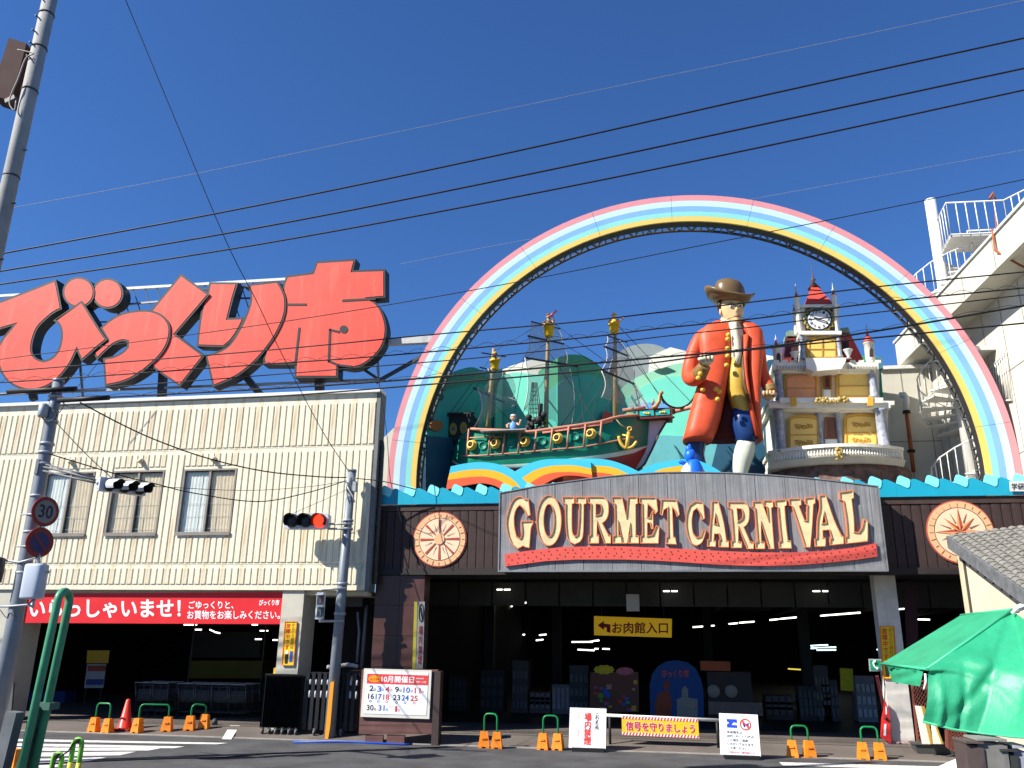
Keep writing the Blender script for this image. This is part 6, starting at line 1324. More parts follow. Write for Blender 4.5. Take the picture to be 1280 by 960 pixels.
m = MB(); c0 = at(33, 890, YGp-.05); m.beam(Vector((c0.x-.16, c0.y, c0.z)), Vector((c0.x-.16+dn.x*.3-.1, c0.y, 0)), .16); obj('post_sleeve', m, M('post_grey', (.13, .14, .15), .7, var=.3, streak=.4), s)
m = MB(); c1 = at(60, 882, YGp+.3); m.box((c1.x-.12, c1.y-.1, c1.z-.05), (c1.x+.1, c1.y+.1, c1.z+.04)); m.beam(Vector((c1.x-.06, c1.y, c1.z)), Vector((c1.x-.28, c1.y, 0)), .05, .3); obj('base_plate', m, M('post_green_dark', (.05, .12, .09), .7, var=.3), s)
# lime hoops with a rope
lime = M('lime_paint', (.18, .5, .06), .5, var=.3, scale=14); limy = M('hazard_yellow', (.6, .55, .05), .5, var=.3, scale=14)
for k, (x, y, lab) in enumerate(((98, 922, 'lime green hoop post with yellow feet right of the pipe guard'), (73, 940, 'lower lime green hoop post roped beside the pipe guard'))):
    p = at(x, y+2, 13.0); s = thing('hoop_post', lab, 'post', (p.x, p.y, 0), 'lime hoop posts'); w = .075
    m = MB(); L_ = [Vector((p.x-w, p.y, 0)), Vector((p.x-w, p.y, p.z-w))]+[Vector((p.x-w*math.cos(t), p.y, p.z-w+w*math.sin(t))) for t in [math.pi*i/6 for i in range(1, 6)]]+[Vector((p.x+w, p.y, p.z-w)), Vector((p.x+w, p.y, 0))]
    m.tube(L_, .038, 10); obj('hoop', m, lime, s); m = MB()
    for sx in (-1, 1): m.lathe((p.x+w*sx, p.y, p.z-.62), [(.04, 0), (.04, .28)], 12)
    obj('yellow_band', m, limy, s); m = MB()
    for sx in (-1, 1): m.lathe((p.x+w*sx, p.y, p.z-.74), [(.041, 0), (.041, .12)], 12)
    obj('black_band', m, blk, s); m = MB(); m.lathe((p.x, p.y-.03, p.z-.02), [(.05, -.03), (.055, .03)], 10); obj('knot', m, M('tape_dark', (.06, .07, .03), .7), s)
m = MB(); m.tube([at(x, y, 12.95) for x, y in smooth_open([(66, 962), (70, 949), (78, 944), (86, 938), (92, 928), (98, 924)])], .013, 6); tag(obj('rope', m, blk), 'thin dark rope strung between the two lime hoop posts', 'rope')

# ================================================================ barricades, cone
org = M('block_orange', (.85, .24, .015), .55, var=.3, scale=9, streak=.3, streak_rgb=(.3, .12, .04)); grb = M('bar_green', (.008, .2, .06), .35)
def barricade(x0, x1, y, top, lab, grp, tilt=0, dim=False):
    A_ = gnd(x0, y); B_ = gnd(x1, y+tilt); c = (A_+B_)/2; s = thing('barricade', lab, 'barricade', c, grp)
    zt_ = at((x0+x1)/2, top, c.y).z-.02; u = (B_-A_).normalized()
    m = MB(); a = A_+Vector((.0, 0, .1)); b_ = B_+Vector((0, 0, .1)); rr = .09
    at_ = Vector((a.x+.0, a.y, zt_-rr)); bt_ = Vector((b_.x, b_.y, zt_-rr))
    L_ = [a, at_]+[at_+u*rr*(1-math.cos(t))+Vector((0, 0, rr*math.sin(t))) for t in (R(30), R(60), R(90))]+[bt_-u*rr*(1-math.cos(t))+Vector((0, 0, rr*math.sin(t))) for t in (R(90), R(60), R(30))]+[bt_, b_]
    m.tube(L_, .021, 10); obj('bar', m, grb, s)
    me = MB(); w1, w2, h = .125, .085, .34
    me.hexa([(-w1, -w1*.8, .03), (w1, -w1*.8, .03), (w2, -w2*.8, h), (-w2, -w2*.8, h), (-w1, w1*.8, .03), (w1, w1*.8, .03), (w2, w2*.8, h), (-w2, w2*.8, h)]); me.box((-w1, -w1*.8, 0), (-w1*.35, w1*.8, .029)); me.box((w1*.35, -w1*.8, 0), (w1, w1*.8, .029)); me.box((-.05, -w1*.8-.004, .19), (.05, -w1*.6, .22)) 
    mesh_ = mesh('weight_block', me, org)
    for p in (A_, B_):
        o = bpy.data.objects.new('weight_block', mesh_); o.location = p; o.rotation_euler.z = random.uniform(-.25, .25); link(o, s)
    return s
gl = 'green barricades with orange weights before the left hall'; gm_ = 'green barricades with orange weights before the main hall'
barricade(118, 135, 907.5, 878, 'leftmost barricade, left of the red traffic cone', gl, 1); barricade(172, 209, 909, 879.5, 'wide barricade just right of the red traffic cone', gl); barricade(237, 255, 909, 879.5, 'narrow barricade furthest right before the left hall carts', gl, -.5)
barricade(605, 621, 928, 891, 'barricade left of centre, furthest left before the main hall', gm_); barricade(679, 697.5, 931, 893.5, 'barricade next to the white no smoking stand', gm_, 1)
barricade(991, 1012, 944, 906, 'barricade right of the white pet notice stand', gm_, 1); barricade(1079, 1100, 947, 907.5, 'barricade nearest the white column', gm_, 1)
barricade(8, 16, 962, 943, 'orange block barricade at the bottom left behind the pipe guard', gm_)
c = gnd(156, 907); s = thing('traffic_cone', 'red traffic cone among the barricades before the left hall', 'cone', c)
m = MB(); m.lathe(c, [(.19, .03), (.17, .05), (.05, .70), (.03, .72), (.02, .72)], 20); obj('cone_body', m, M('cone_red', (.8, .05, .03), .4, var=.08), s); m = MB(); m.box((c.x-.26, c.y-.22, c.z), (c.x+.26, c.y+.22, c.z+.03)); obj('base', m, M('cone_base', (.3, .03, .02), .6), s)
c = gnd(268, 906); m = MB(); m.lathe(c, [(.08, 0), (.07, .12), (.02, .16)], 10); tag(obj('small_bollard', m, drk), 'tiny dark peg on the pavement right of the barricades', 'bollard')

# ================================================================ trolley rows in the left hall
ch = M('cart_steel', (.1, .1, .105), .4, metal=.5); chd = M('cart_dark', (.03, .035, .04), .6); hnd = M('cart_handle', (.25, .25, .25), .3)
base = gnd(140, 903); proto = None
def cart(x, y, lab):
    s = thing('shopping_cart', lab, 'shopping cart', (x, y, .15), 'nested shopping carts in the left hall')
    m = MB(); 
    for k in range(7):
        f = k/6; m.tube([Vector((x-.25+.5*f, y, .55)), Vector((x-.27+.54*f, y, 1.0))], .006, 4)
        m.tube([Vector((x-.25, y+.8*f, .6)), Vector((x-.25, y+.8*f, 1.0))], .006, 4); m.tube([Vector((x+.25, y+.8*f, .6)), Vector((x+.25, y+.8*f, 1.0))], .006, 4)
    for z in (.58, .78, .98):
        m.tube([Vector((x-.27, y, z)), Vector((x+.27, y, z)), Vector((x+.22, y+.8, z)), Vector((x-.22, y+.8, z)), Vector((x-.27, y, z))], .008, 4)
    obj('basket', m, ch, s)
    m = MB(); m.tube([Vector((x-.29, y-.08, 1.06)), Vector((x+.29, y-.08, 1.06))], .018, 8); obj('handle', m, hnd, s)
    m = MB()
    for sx in (-1, 1): m.tube([Vector((x+.28*sx, y-.08, 1.06)), Vector((x+.25*sx, y+.1, .3)), Vector((x+.22*sx, y+.8, .27))], .014, 6)
    m.tube([Vector((x-.25, y+.1, .3)), Vector((x+.25, y+.1, .3))], .012, 6); obj('frame', m, ch, s)
    m = MB(); m.lathe((x, y+.05, .25), [(.05, -.2), (.05, .2)], 8, axis=(1, 0, 0)) if False else None
    w = mesh('wheel', MB().lathe((0, 0, 0), [(.055, -.015), (.055, .015)], 12, axis=(1, 0, 0)), blk)
    for sx in (-1, 1):
        for dy in (.05, .75): o = bpy.data.objects.new('wheel', w); o.location = (x+.24*sx, y+dy, .207); link(o, s)
    m = MB(); m.box((x-.22, y+.02, .6), (x+.22, y+.06, .88)); obj('child_seat', m, chd, s)
    return s
rowsx = [gnd(x, 903).x for x in (122, 147, 192, 217, 245, 270)]; first = None
names = ['first', 'second', 'third', 'fourth', 'fifth', 'sixth']
for i, x in enumerate(rowsx):
    for k in range(3):
        y = 23.2+.42*k; lab = ('front trolley', 'second trolley', 'third trolley')[k]+f' of the {names[i]} nested row from the left in the dark left hall'
        if first is None: first = cart(x, y, lab); fx, fy = x, y
        else: dup(first, (x, y, .15), lab)
# dim goods in the left hall
def simple(name, lab, cat, pts, Y, d, mt, grp=None, kind=None):
    m = MB(); m.poly([pp(pts, Y)], (0, d, 0)); o = obj(name, m, mt); tag(o, lab, cat, grp); return o
s = thing('notice_board', 'dim white notice board with yellow top standing in the left hall', 'sign', at(119, 860, 26))
for nm, p, mt in (('yellow_header', [(109, 813), (137, 813), (135, 829), (108, 829)], M('dim_yellow', (.55, .35, .02), .6)), ('board', [(109, 830), (133, 830), (129, 860), (105, 860)], M('dim_white', (.32, .33, .36), .6)), ('red_strip', [(110, 832), (132, 832), (131, 839), (109, 839)], M('dim_red', (.3, .05, .03), .6)), ('blue_strip', [(108, 849), (129, 849), (128, 856), (107, 856)], M('dim_blue', (.03, .05, .2), .6))):
    m = MB(); m.poly([pp(p, 26 if nm in ('board', 'yellow_header') else 25.97)], (0, .02, 0)); obj(nm, m, mt, s)
m = MB(); m.beam(at(108, 860, 26), Vector((at(108, 860, 26).x, 26, .16)), .03); m.beam(at(127, 860, 26), Vector((at(127, 860, 26).x, 26, .16)), .03); obj('leg', m, chd, s)
simple('blue_crate', 'blue crate stack in the dark behind the left signal pole', 'crate', [(16, 864), (82, 864), (80, 884), (16, 884)], 27, .6, M('crate_blue', (.02, .05, .2), .6))
simple('display_counter', 'dim display counter with pale front in the left hall depth', 'counter', [(236, 826), (327, 826), (327, 848), (236, 848)], 33, 1, M('counter_dim', (.2, .18, .04), .6))
simple('shelf_unit', 'grey shelf unit behind the counter in the left hall', 'shelf', [(240, 790), (325, 790), (325, 822), (240, 822)], 36, 1, M('shelf_dim', (.12, .13, .13), .7))
for x in (235, 326):
    m = MB(); p = at(x, 850, 30); m.tube([Vector((p.x, 30, .16)), Vector((p.x, 30, 3.3))], .035, 8); tag(obj('steel_post', m, M('post_dim', (.2, .2, .2), .4)), 'thin %s steel post in the left hall' % ('left' if x == 235 else 'right'), 'post')
ordn = ['first', 'second', 'third', 'fourth', 'fifth', 'sixth', 'seventh', 'eighth', 'ninth', 'tenth', 'eleventh', 'twelfth', 'thirteenth', 'fourteenth']
tube_m = M('tube_light', (1, .97, .88), emit=2.2); tube_b = M('tube_light_cool', (.6, .88, 1), emit=2.0)
def lamp(x0, y0_, x1, y1_, lab, mt=None, Y=None):
    zc_ = 3.95; Yp = None
    if Y is None:
        p, q_ = atz(x0, y0_, zc_), atz(x1, y1_, zc_)
        if max(p.y, q_.y) > 58: p, q_ = at(x0, y0_, 50), at(x1, y1_, 50)
    else: p, q_ = at(x0, y0_, Y), at(x1, y1_, Y)
    s = thing('tube_lamp', lab, 'lamp', (p+q_)/2, 'fluorescent tubes in the dark halls'); m = MB(); d = (q_-p).length; r_ = max(.018, .0007*p.y)
    m.tube([p, q_], r_, 6); obj('tube', m, mt or tube_m, s); m = MB(); m.beam(p+Vector((0, 0, .07)), q_+Vector((0, 0, .07)), .1, .05); obj('fitting', m, drk, s)
for i, a in enumerate(((577.5, 775, 589.5, 772), (597, 770, 611, 766), (621, 763, 640, 757.7), (652, 755, 669, 750))): lamp(*a, '%s tube of the long diagonal row at the left of the main hall ceiling' % ordn[i])
for i, a in enumerate(((866, 784, 893, 782), (911, 780, 922, 779), (924, 778.5, 943, 777), (962, 775, 973, 774), (975, 773.6, 1001, 771.2), (1026, 769.7, 1075, 765.8), (1119.6, 762, 1135, 760.5), (1134, 774, 1162, 774.5))): lamp(*a, '%s tube of the long row running to the white column' % ordn[i])
for i, a in enumerate(((1016, 739, 1025, 739), (1028, 739, 1035, 739), (621, 737, 628, 737), (630, 737, 638, 737), (829, 739, 837, 739), (839, 739, 847, 739))): lamp(*a, '%s short tube just inside the sign underside' % ordn[i], Y=25.3)
for i, a in enumerate(((1002.5, 808, 1010, 807.6), (1012, 807.4, 1035, 806.2), (1013.5, 810.4, 1045, 809), (1021, 812.5, 1045, 812.2), (1096, 812, 1101, 812), (1136, 812, 1148, 812.5))): lamp(*a, '%s cool tube low in the right depth of the main hall' % ordn[i], tube_b, Y=45)
for i, a in enumerate(((714.7, 802.5, 741, 802.3), (738, 801.5, 749, 800.5), (722, 812, 743, 813), (743, 811, 748, 811), (753, 811, 762, 811.3), (674, 794, 683, 793), (670, 800.5, 679, 799.5), (583, 805, 588, 804.5), (591, 804, 596, 803.6), (599, 803, 605, 802.3), (620, 799, 627, 798), (648, 794, 656, 793.2), (596, 810, 600, 809.6), (554, 810, 558, 809.6))): lamp(*a, '%s small far tube deep inside the main hall' % ordn[i], Y=44)
for i, a in enumerate(((242, 787, 252, 787), (262, 787, 268, 789.5), (268, 790, 275, 791.5), (325, 788.5, 330, 788.5), (331, 788.5, 335, 788.5), (319, 799, 327, 799), (341, 800, 347, 800), (315, 781, 322, 781), (230, 781, 246, 781))): lamp(*a, '%s dim small tube in the left hall' % ordn[i], Y=32)
lamp(985, 836, 1001, 837, 'yellow glowing tube sign deep in the main hall', M('tube_yellow', (1, .75, .1), emit=.5), Y=42)
# hanging yellow arrow sign
YHs = 26.5; s = thing('hanging_sign', 'yellow hanging sign with dark red arrow and characters inside the main hall', 'sign', at(790, 797, YHs))
m = MB(); m.poly([pp([(742.5, 770), (840, 773.5), (839.5, 797), (742.5, 794)], YHs)], (0, .06, 0)); obj('board', m, M('hanging_yellow', (.95, .55, .02), .6, emit=0.09), s); maroon = M('print_maroon', (.25, .01, .03), .6)  # faint glow added to the printed board, which is no lamp
text('お肉館入口', 765, 777.5, 835, 792, YHs-.01, maroon, s, .035)
m = MB(); m.poly([pp([(747, 781.5), (755, 776), (755, 779.5), (763, 780.5), (763, 791), (758.5, 790), (758.5, 784.5), (755, 784), (755, 787.5)], YHs-.01)], (0, -.004, 0)); obj('arrow', m, maroon, s)
for x in (752, 830): p = at(x, 771, YHs+.03); m = MB(); m.tube([p, Vector((p.x, p.y, zi-.3))], .01, 4); obj('hanger', m, drk, s)
# ================================================================ goods and posters in the main hall
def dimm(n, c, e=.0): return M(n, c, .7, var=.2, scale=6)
YI = 27.0
s = thing('poster_stand', 'dim arched blue cut out poster stand showing a figure and a tower in the hall', 'poster', at(845, 895, YI))
arch = [(813, 900), (812, 856), (815, 843), (822, 833), (832, 827), (846, 825), (860, 828), (870, 836), (876, 848), (879, 862), (880, 900)]
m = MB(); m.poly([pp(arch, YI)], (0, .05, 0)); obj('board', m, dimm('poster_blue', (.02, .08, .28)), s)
m = MB(); m.poly([pp([(819, 900), (818, 880), (824, 866), (836, 862), (840, 880), (838, 900)], YI-.01)], (0, .005, 0)); m.poly([pp(ell(833, 856, 4, 6, 12), YI-.01)], (0, .005, 0)); obj('figure_print', m, dimm('poster_coat', (.3, .07, .035)), s)
m = MB(); m.poly([pp([(846, 896), (846, 874), (852, 872), (852, 862), (856, 857), (860, 862), (860, 872), (872, 874), (872, 896)], YI-.01)], (0, .005, 0)); obj('tower_print', m, dimm('poster_tower', (.3, .3, .26)), s)
text('びっくり市', 827, 837, 861, 847, YI-.015, dimm('poster_red', (.7, .12, .08)), s, .05)
s = thing('poster_board', 'dim colourful poster board with yellow splash left of the blue arched poster', 'poster', at(766, 890, YI))
m = MB(); m.poly([pp([(738, 840), (798, 840), (799, 890), (737, 890)], YI)], (0, .05, 0)); obj('board', m, dimm('poster_brown', (.16, .07, .05)), s)
m = MB(); m.poly([pp([(742+13*(1+(.92 if k % 2 else 1.05)*math.cos(k*math.pi/10)), 837-6*(.85 if k % 2 else 1.05)*math.sin(k*math.pi/10)) for k in range(20)], YI-.02)], (0, .01, 0)); obj('yellow_splash', m, dimm('poster_yellow', (.6, .5, .03)), s)
m = MB(); m.poly([pp(ell(781, 839, 11, 5, 16), YI-.02)], (0, .01, 0)); obj('pink_splash', m, dimm('poster_pink', (.5, .15, .2)), s)
for i in range(22):
    x, y = random.uniform(741, 793), random.uniform(850, 886); w = random.uniform(3, 7); c = random.choice([(.5, .08, .05), (.1, .35, .08), (.03, .12, .5), (.6, .4, .05), (.35, .1, .3), (.4, .3, .2)])
    m = MB(); m.poly([pp(rect(x, y, x+w, y+w*random.uniform(.6, 1.2)), YI-.012-.001*i)], (0, .004, 0)); obj('print_patch', m, dimm('patch_%d' % (int(c[0]*100)), c), s)
s = thing('game_machine', 'dim machine with two round pale discs right of the arched poster', 'machine', at(905, 895, YI))
m = MB(); m.poly([pp([(884, 840), (938, 840), (944, 900), (886, 900)], YI+.1)], (0, .6, 0)); obj('cabinet', m, dimm('machine_dark', (.05, .04, .04)), s)
m = MB(); m.poly([pp([(875, 826), (913, 827), (913, 839), (876, 838)], YI)], (0, .1, 0)); obj('header', m, dimm('header_red', (.4, .1, .04)), s)
for x in (892, 914): m = MB(); m.lathe(at(x, 864, YI+.08), [(.17, 0), (.19, .03), (.17, .06), (.02, .05)], 20, axis=(0, -1, 0)); obj('disc', m, dimm('disc_pale', (.26, .25, .22)), s)
m = MB(); m.box(tuple(at(886, 893, YI-.1)), tuple(at(952, 878, YI+.05))); obj('tray', m, dimm('tray_pale', (.2, .15, .13)), s)
goods = [('carton', 'cardboard carton'), ('display_case', 'glass display case'), ('goods_rack', 'rack of packaged goods')]
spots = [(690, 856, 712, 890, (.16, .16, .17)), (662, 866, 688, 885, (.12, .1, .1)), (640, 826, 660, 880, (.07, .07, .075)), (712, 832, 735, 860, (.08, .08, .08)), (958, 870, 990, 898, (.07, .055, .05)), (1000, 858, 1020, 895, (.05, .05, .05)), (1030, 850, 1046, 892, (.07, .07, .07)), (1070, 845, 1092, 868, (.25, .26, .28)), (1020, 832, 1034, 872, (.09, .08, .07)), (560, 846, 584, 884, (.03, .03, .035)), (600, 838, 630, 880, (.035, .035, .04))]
for i, (x0, y0_, x1, y1_, c) in enumerate(spots):
    nm, lb = goods[i % 3]; side_ = ['left of the poster board', 'beside the no smoking stand', 'by the left hall column', 'above the no smoking stand', 'right of the round disc machine', 'behind the right barricade', 'below the cool tubes', 'beside the green telephone sign', 'under the yellow tube', 'deep left near the stone leg', 'deep left behind the first barricade'][i]
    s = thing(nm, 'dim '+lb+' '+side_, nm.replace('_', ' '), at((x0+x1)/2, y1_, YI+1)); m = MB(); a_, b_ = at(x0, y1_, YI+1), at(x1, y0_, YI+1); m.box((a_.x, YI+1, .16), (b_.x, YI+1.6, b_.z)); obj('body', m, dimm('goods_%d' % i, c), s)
    m = MB(); n_ = 4
    for k in range(n_): 
        for j in range(3): xx = a_.x+(b_.x-a_.x)*(k+.15)/n_; zz = .3+(b_.z-.4)*j/3; m.box((xx, YI+.96, zz), (xx+(b_.x-a_.x)*.7/n_, YI+.998, zz+.22))
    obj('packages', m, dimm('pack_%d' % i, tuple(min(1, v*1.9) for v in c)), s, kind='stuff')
s = thing('column_notice', 'tall dim yellow notice on a pillar inside the right of the main hall', 'sign', at(1060, 865, YI)); m = MB(); m.poly([pp([(1050, 835), (1066, 836), (1067, 864), (1051, 863)], YI)], (0, .05, 0)); obj('board', m, dimm('notice_yellow', (.5, .45, .02)), s)
# far red mast with SOS telephone sign
Yt = 22.05; s = thing('telephone_sign', 'small green telephone handset sign on a thin dark red post by the column', 'sign', gnd(1115, 930))
m = MB(); p = at(1096, 845, Yt); m.beam(p, gnd(1114, 925)+Vector((0, 0, 0)), .07, .05); obj('post', m, M('post_maroon', (.12, .02, .03), .5), s)
m = MB(); m.poly([pp([(1086, 823.5), (1101.5, 824), (1102.5, 839), (1087.5, 839)], Yt-.05)], (0, .05, 0)); obj('rim', m, galvl, s)
m = MB(); m.poly([pp([(1087.3, 824.8), (1100.4, 825.3), (1101.2, 837.8), (1088.6, 837.8)], Yt-.06)], (0, .01, 0)); obj('plate', m, M('sign_green', (.005, .25, .12), .4), s)
m = MB(); m.tube([at(x, y, Yt-.07) for x, y in smooth_open([(1092.5, 826.8), (1092, 829.5), (1093.3, 833), (1096.5, 836)])], .02, 6); m.ball(at(1093.5, 827, Yt-.07), .035, 7, 5); m.ball(at(1096.8, 835.6, Yt-.07), .035, 7, 5); obj('handset', m, wh, s)
s = thing('fire_extinguisher', 'red extinguisher stand with white marks beside the white column foot', 'extinguisher', gnd(1109, 930)); g0 = at(1108, 928, Yt-.02)
m = MB(); m.poly([pp([(1107, 877), (1112, 890), (1114, 930), (1102, 922), (1103, 900)], Yt-.1)], (0, .12, 0)); obj('board', m, M('ext_red', (.65, .03, .03), .4, var=.1), s)
m = MB(); m.poly([pp([(1105.5, 905), (1108, 905), (1107.5, 920), (1104.5, 919)], Yt-.11)], (0, .005, 0)); m.poly([pp([(1106.8, 882), (1108.5, 884), (1109, 893), (1107, 893)], Yt-.11)], (0, .005, 0)); obj('white_mark', m, wh, s); m = MB(); m.ball(at(1107.5, 898, Yt-.12), .04, 7, 5); obj('knob', m, blk, s)

# banner on the stone leg
Yb2 = YF-.06; s = thing('vertical_banner', 'narrow white and yellow vertical banner hanging on the stone leg', 'banner', at(522, 835, Yb2))
p2w = lambda x, y: at(x-(y-750)*.03, y, Yb2)
m = MB(); m.poly([[p2w(518, 752), p2w(531, 752), p2w(531, 836), p2w(518, 836)]], (0, .03, 0)); obj('cloth', m, M('banner_grey', (.2, .2, .2), .7), s); m = MB(); m.poly([[p2w(518, 752)-Vector((0, .005, 0)), p2w(522, 752)-Vector((0, .005, 0)), p2w(522, 836)-Vector((0, .005, 0)), p2w(518, 836)-Vector((0, .005, 0))]], (0, -.003, 0)); obj('yellow_edge', m, M('banner_olive', (.3, .27, .03), .7), s)
m = MB(); m.poly([[p2w(x, y)-Vector((0, .01, 0)) for x, y in ell(527, 766, 3.2, 11.5)], [p2w(x, y)-Vector((0, .01, 0)) for x, y in ell(527, 766, 2.3, 10)]], (0, -.003, 0)); m.beam(p2w(525.5, 758)-Vector((0, .012, 0)), p2w(528.5, 775)-Vector((0, .012, 0)), .03, .006); obj('ban_ring', m, M('ring_black', (.03, .02, .02), .6), s)
text('場\n内\n禁\n煙', 524.5, 782, 529.5, 830, Yb2, M('banner_maroon', (.15, .02, .03), .6), s, .03, p2w=lambda x, y: p2w(x, y)-Vector((0, .01, 0)))

# ================================================================ accordion gates
def gate(lab, x0, x1, y0_, y1_, n_, slots):
    Yg = 20.74; s = thing('accordion_gate', lab, 'gate', gnd((x0+x1)/2, y1_))
    a, b_ = at(x0, 880, Yg).x, at(x1, 880, Yg).x; z1 = at((x0+x1)/2, y0_, Yg).z; g_ = gz(Yg); bm = M('gate_black', (.016, .016, .018), .45, var=.2)
    for k in range(n_):
        x = a+(b_-a)*k/n_; w = (b_-a)/n_; m = MB()
        m.hexa([(x+.01, Yg, g_+.14), (x+w*.55, Yg-.10, g_+.14), (x+w*.55, Yg-.10, z1-.02), (x+.01, Yg, z1), (x+.01, Yg+.03, g_+.14), (x+w*.55, Yg-.07, g_+.14), (x+w*.55, Yg-.07, z1-.02), (x+.01, Yg+.03, z1)]) if not slots else m.box((x, Yg, g_+.12), (x+w*.6, Yg+.04, z1))
        obj('gate_slat', m, bm, s)
    m = MB(); m.box((a-.02, Yg+.05, z1-.06), (b_+.02, Yg+.1, z1+.01)); m.box((a-.02, Yg+.05, g_+.2), (b_+.02, Yg+.1, g_+.26)); obj('gate_rail', m, bm, s)
    if not slots: m = MB(); m.box((a, Yg+.035, g_+.14), (b_, Yg+.05, z1-.02)); obj('gate_backing', m, bm, s)
    for k in range(6 if not slots else 2):
        x = a+(b_-a)*(k+.5)/(6 if not slots else 2); m = MB(); m.lathe((x, Yg-.05, g_+.06), [(.06, -.02), (.06, .02)], 12, axis=(1, 0, 0)); m.box((x-.03, Yg-.08, g_+.06), (x+.03, Yg-.02, g_+.16)); obj('caster', m, M('caster_grey', (.12, .12, .12), .5), s)
    if slots:
        lt = M('slot_light', (.62, .62, .6), .6)
        for k in range(n_):
            if k in (4, 5, 6): continue
            x = a+(b_-a)*(k+.72)/n_
            for z0, z2 in ((.81, .89), (.60, .71)):
                m = MB(); h = z1-g_; m.lathe((x, Yg+.03, g_+h*z0-.02), [(.005, 0), (.03, .03), (.03, h*(z2-z0)-.0), (.005, h*(z2-z0)+.03)], 8); obj('gate_reflector', m, lt, s)
    return s
gate('closed pleated black accordion gate on casters before the cream pillar', 328, 378, 843, 922, 20, False)
gate('black accordion gate with white oval slots left of the calendar board', 380, 446, 841, 924, 9, True)
m = MB(); p = at(447, 845, 21.0); m.box((at(436, 850, 21.0).x, 21.0, .15), (at(449, 850, 21.0).x, 21.3, at(442, 838, 21.0).z)); o = obj('gate_end_post', m, M('post_wood_dark', (.07, .04, .035), .7)); tag(o, 'dark brown end post between the accordion gate and the calendar board', 'post')
m = MB(); m.tube([at(x, y, 20.9) for x, y in smooth_open([(409, 834), (420, 833), (435, 831), (447, 833)])], .05, 6); tag(obj('roll_cover', m, M('cover_grey', (.4, .38, .36), .6)), 'pale rolled cover lying on top of the slotted gate', 'roll')
m = MB(); m.tube([at(447, 765, 21.8), at(449, 790, 21.8), at(446, 828, 21.8)], .035, 8); m.tube([at(460, 735, 22.3), at(452, 836, 22.3)], .05, 8); tag(obj('grey_conduit', m, galv), 'pair of thin grey conduits rising in the dark gap beside the stone leg', 'pipe')
simple('yellow_box', 'tiny yellow box on top of the pleated gate beside the pillar', 'box', [(342, 835), (349, 833.5), (348, 843), (341.5, 843)], 21.05, .1, yel)
m = MB(); m.box(tuple(at(432, 758, 21.9)), tuple(at(458, 747, 22.2))); tag(obj('duct_box', m, drk), 'dark duct box under the cream wall right end', 'box')

# ================================================================ calendar board
Yc2 = gnd(500, 926).y; s = thing('calendar_board', 'white market calendar board mounted on a brown timber stand', 'sign', gnd(500, 926))
q3 = lambda x, y, dy=0: at(x, y, Yc2+dy)
bw = M('stand_brown', (.14, .065, .055), .65, var=.25, wave=('Z', 20, .3))
for k in range(7):
    y0_, y1_ = 837+k*11.6, 848.2+k*11.6; l = lambda y: 448+(926-y)*.045; r_ = lambda y: 546.5+(926-y)*-.0+(926-y)*.01
    m = MB(); m.poly([[q3(l(y0_), y0_), q3(r_(y0_), y0_), q3(r_(y1_), y1_), q3(l(y1_), y1_)]], (0, .12, 0)); obj('plank', m, bw, s)
for x0, x1 in ((456, 478), (483, 505)):
    m = MB(); m.box((q3(x0, 925).x, Yc2+.02, gz(Yc2)), (q3(x1, 925).x, Yc2+.1, q3(x0, 918.6).z)); obj('foot', m, bw, s)
m = MB(); m.box((q3(541, 880).x, Yc2+.0-.02, gz(Yc2)), (q3(549.5, 880).x, Yc2+.25, q3(545, 839).z)); obj('side_post', m, M('stand_dark', (.05, .035, .03), .7), s)
BQ = [(455, 835.5), (539.5, 838), (536.5, 898.8), (450.5, 896)]
def bq(u, v, dy=-.06):
    (ax, ay), (bx_, by2), (cx2, cy2), (dx, dy2) = BQ; X = (ax*(1-u)+bx_*u)*(1-v)+(dx*(1-u)+cx2*u)*v; Yy = (ay*(1-u)+by2*u)*(1-v)+(dy2*(1-u)+cy2*u)*v; return q3(X, Yy, dy)
def bquad(u0, v0, u1, v1, dy): return [bq(u0, v0, dy), bq(u1, v0, dy), bq(u1, v1, dy), bq(u0, v1, dy)]
m = MB(); m.poly([bquad(0, 0, 1, 1, -.06)], (0, .04, 0)); obj('panel_frame', m, M('frame_offwhite', (.62, .6, .52), .5, var=.06), s)
m = MB(); m.poly([bquad(.045, .06, .955, .93, -.068)], (0, .006, 0)); obj('panel', m, M('panel_white', (.76, .77, .78), .45, var=.03), s)
m = MB(); m.poly([bquad(.055, .105, .955, .31, -.0695)], (0, .001, 0)); obj('header_band', m, M('header_red2', (.68, .05, .05), .5), s)
m = MB(); m.poly([[bq(.165+.09*math.cos(t), .205+.075*math.sin(t), -.0702) for t in [2*math.pi*k/24 for k in range(24)]]], (0, .0005, 0)); obj('logo_oval', m, M('logo_orange', (.85, .3, .02), .5), s)
pu = lambda x, y: bq(x, y, -.0705)
text('びっくり市', .10, .19, .23, .24, 0, M('logo_red', (.5, .03, .02), .5), s, .03, p2w=pu); text('10月開催日', .27, .135, .75, .275, 0, wh, s, .045, p2w=pu); text('営業時間', .78, .16, .89, .19, 0, wh, s, .02, p2w=pu); text('9時〜16時', .78, .225, .93, .265, 0, wh, s, .02, p2w=pu)
dk = M('ink_black', (.03, .03, .035), .6); bl = M('ink_blue', (.03, .11, .5), .6); rd2 = M('ink_red', (.65, .04, .05), .6); L3 = [dk, bl, rd2]
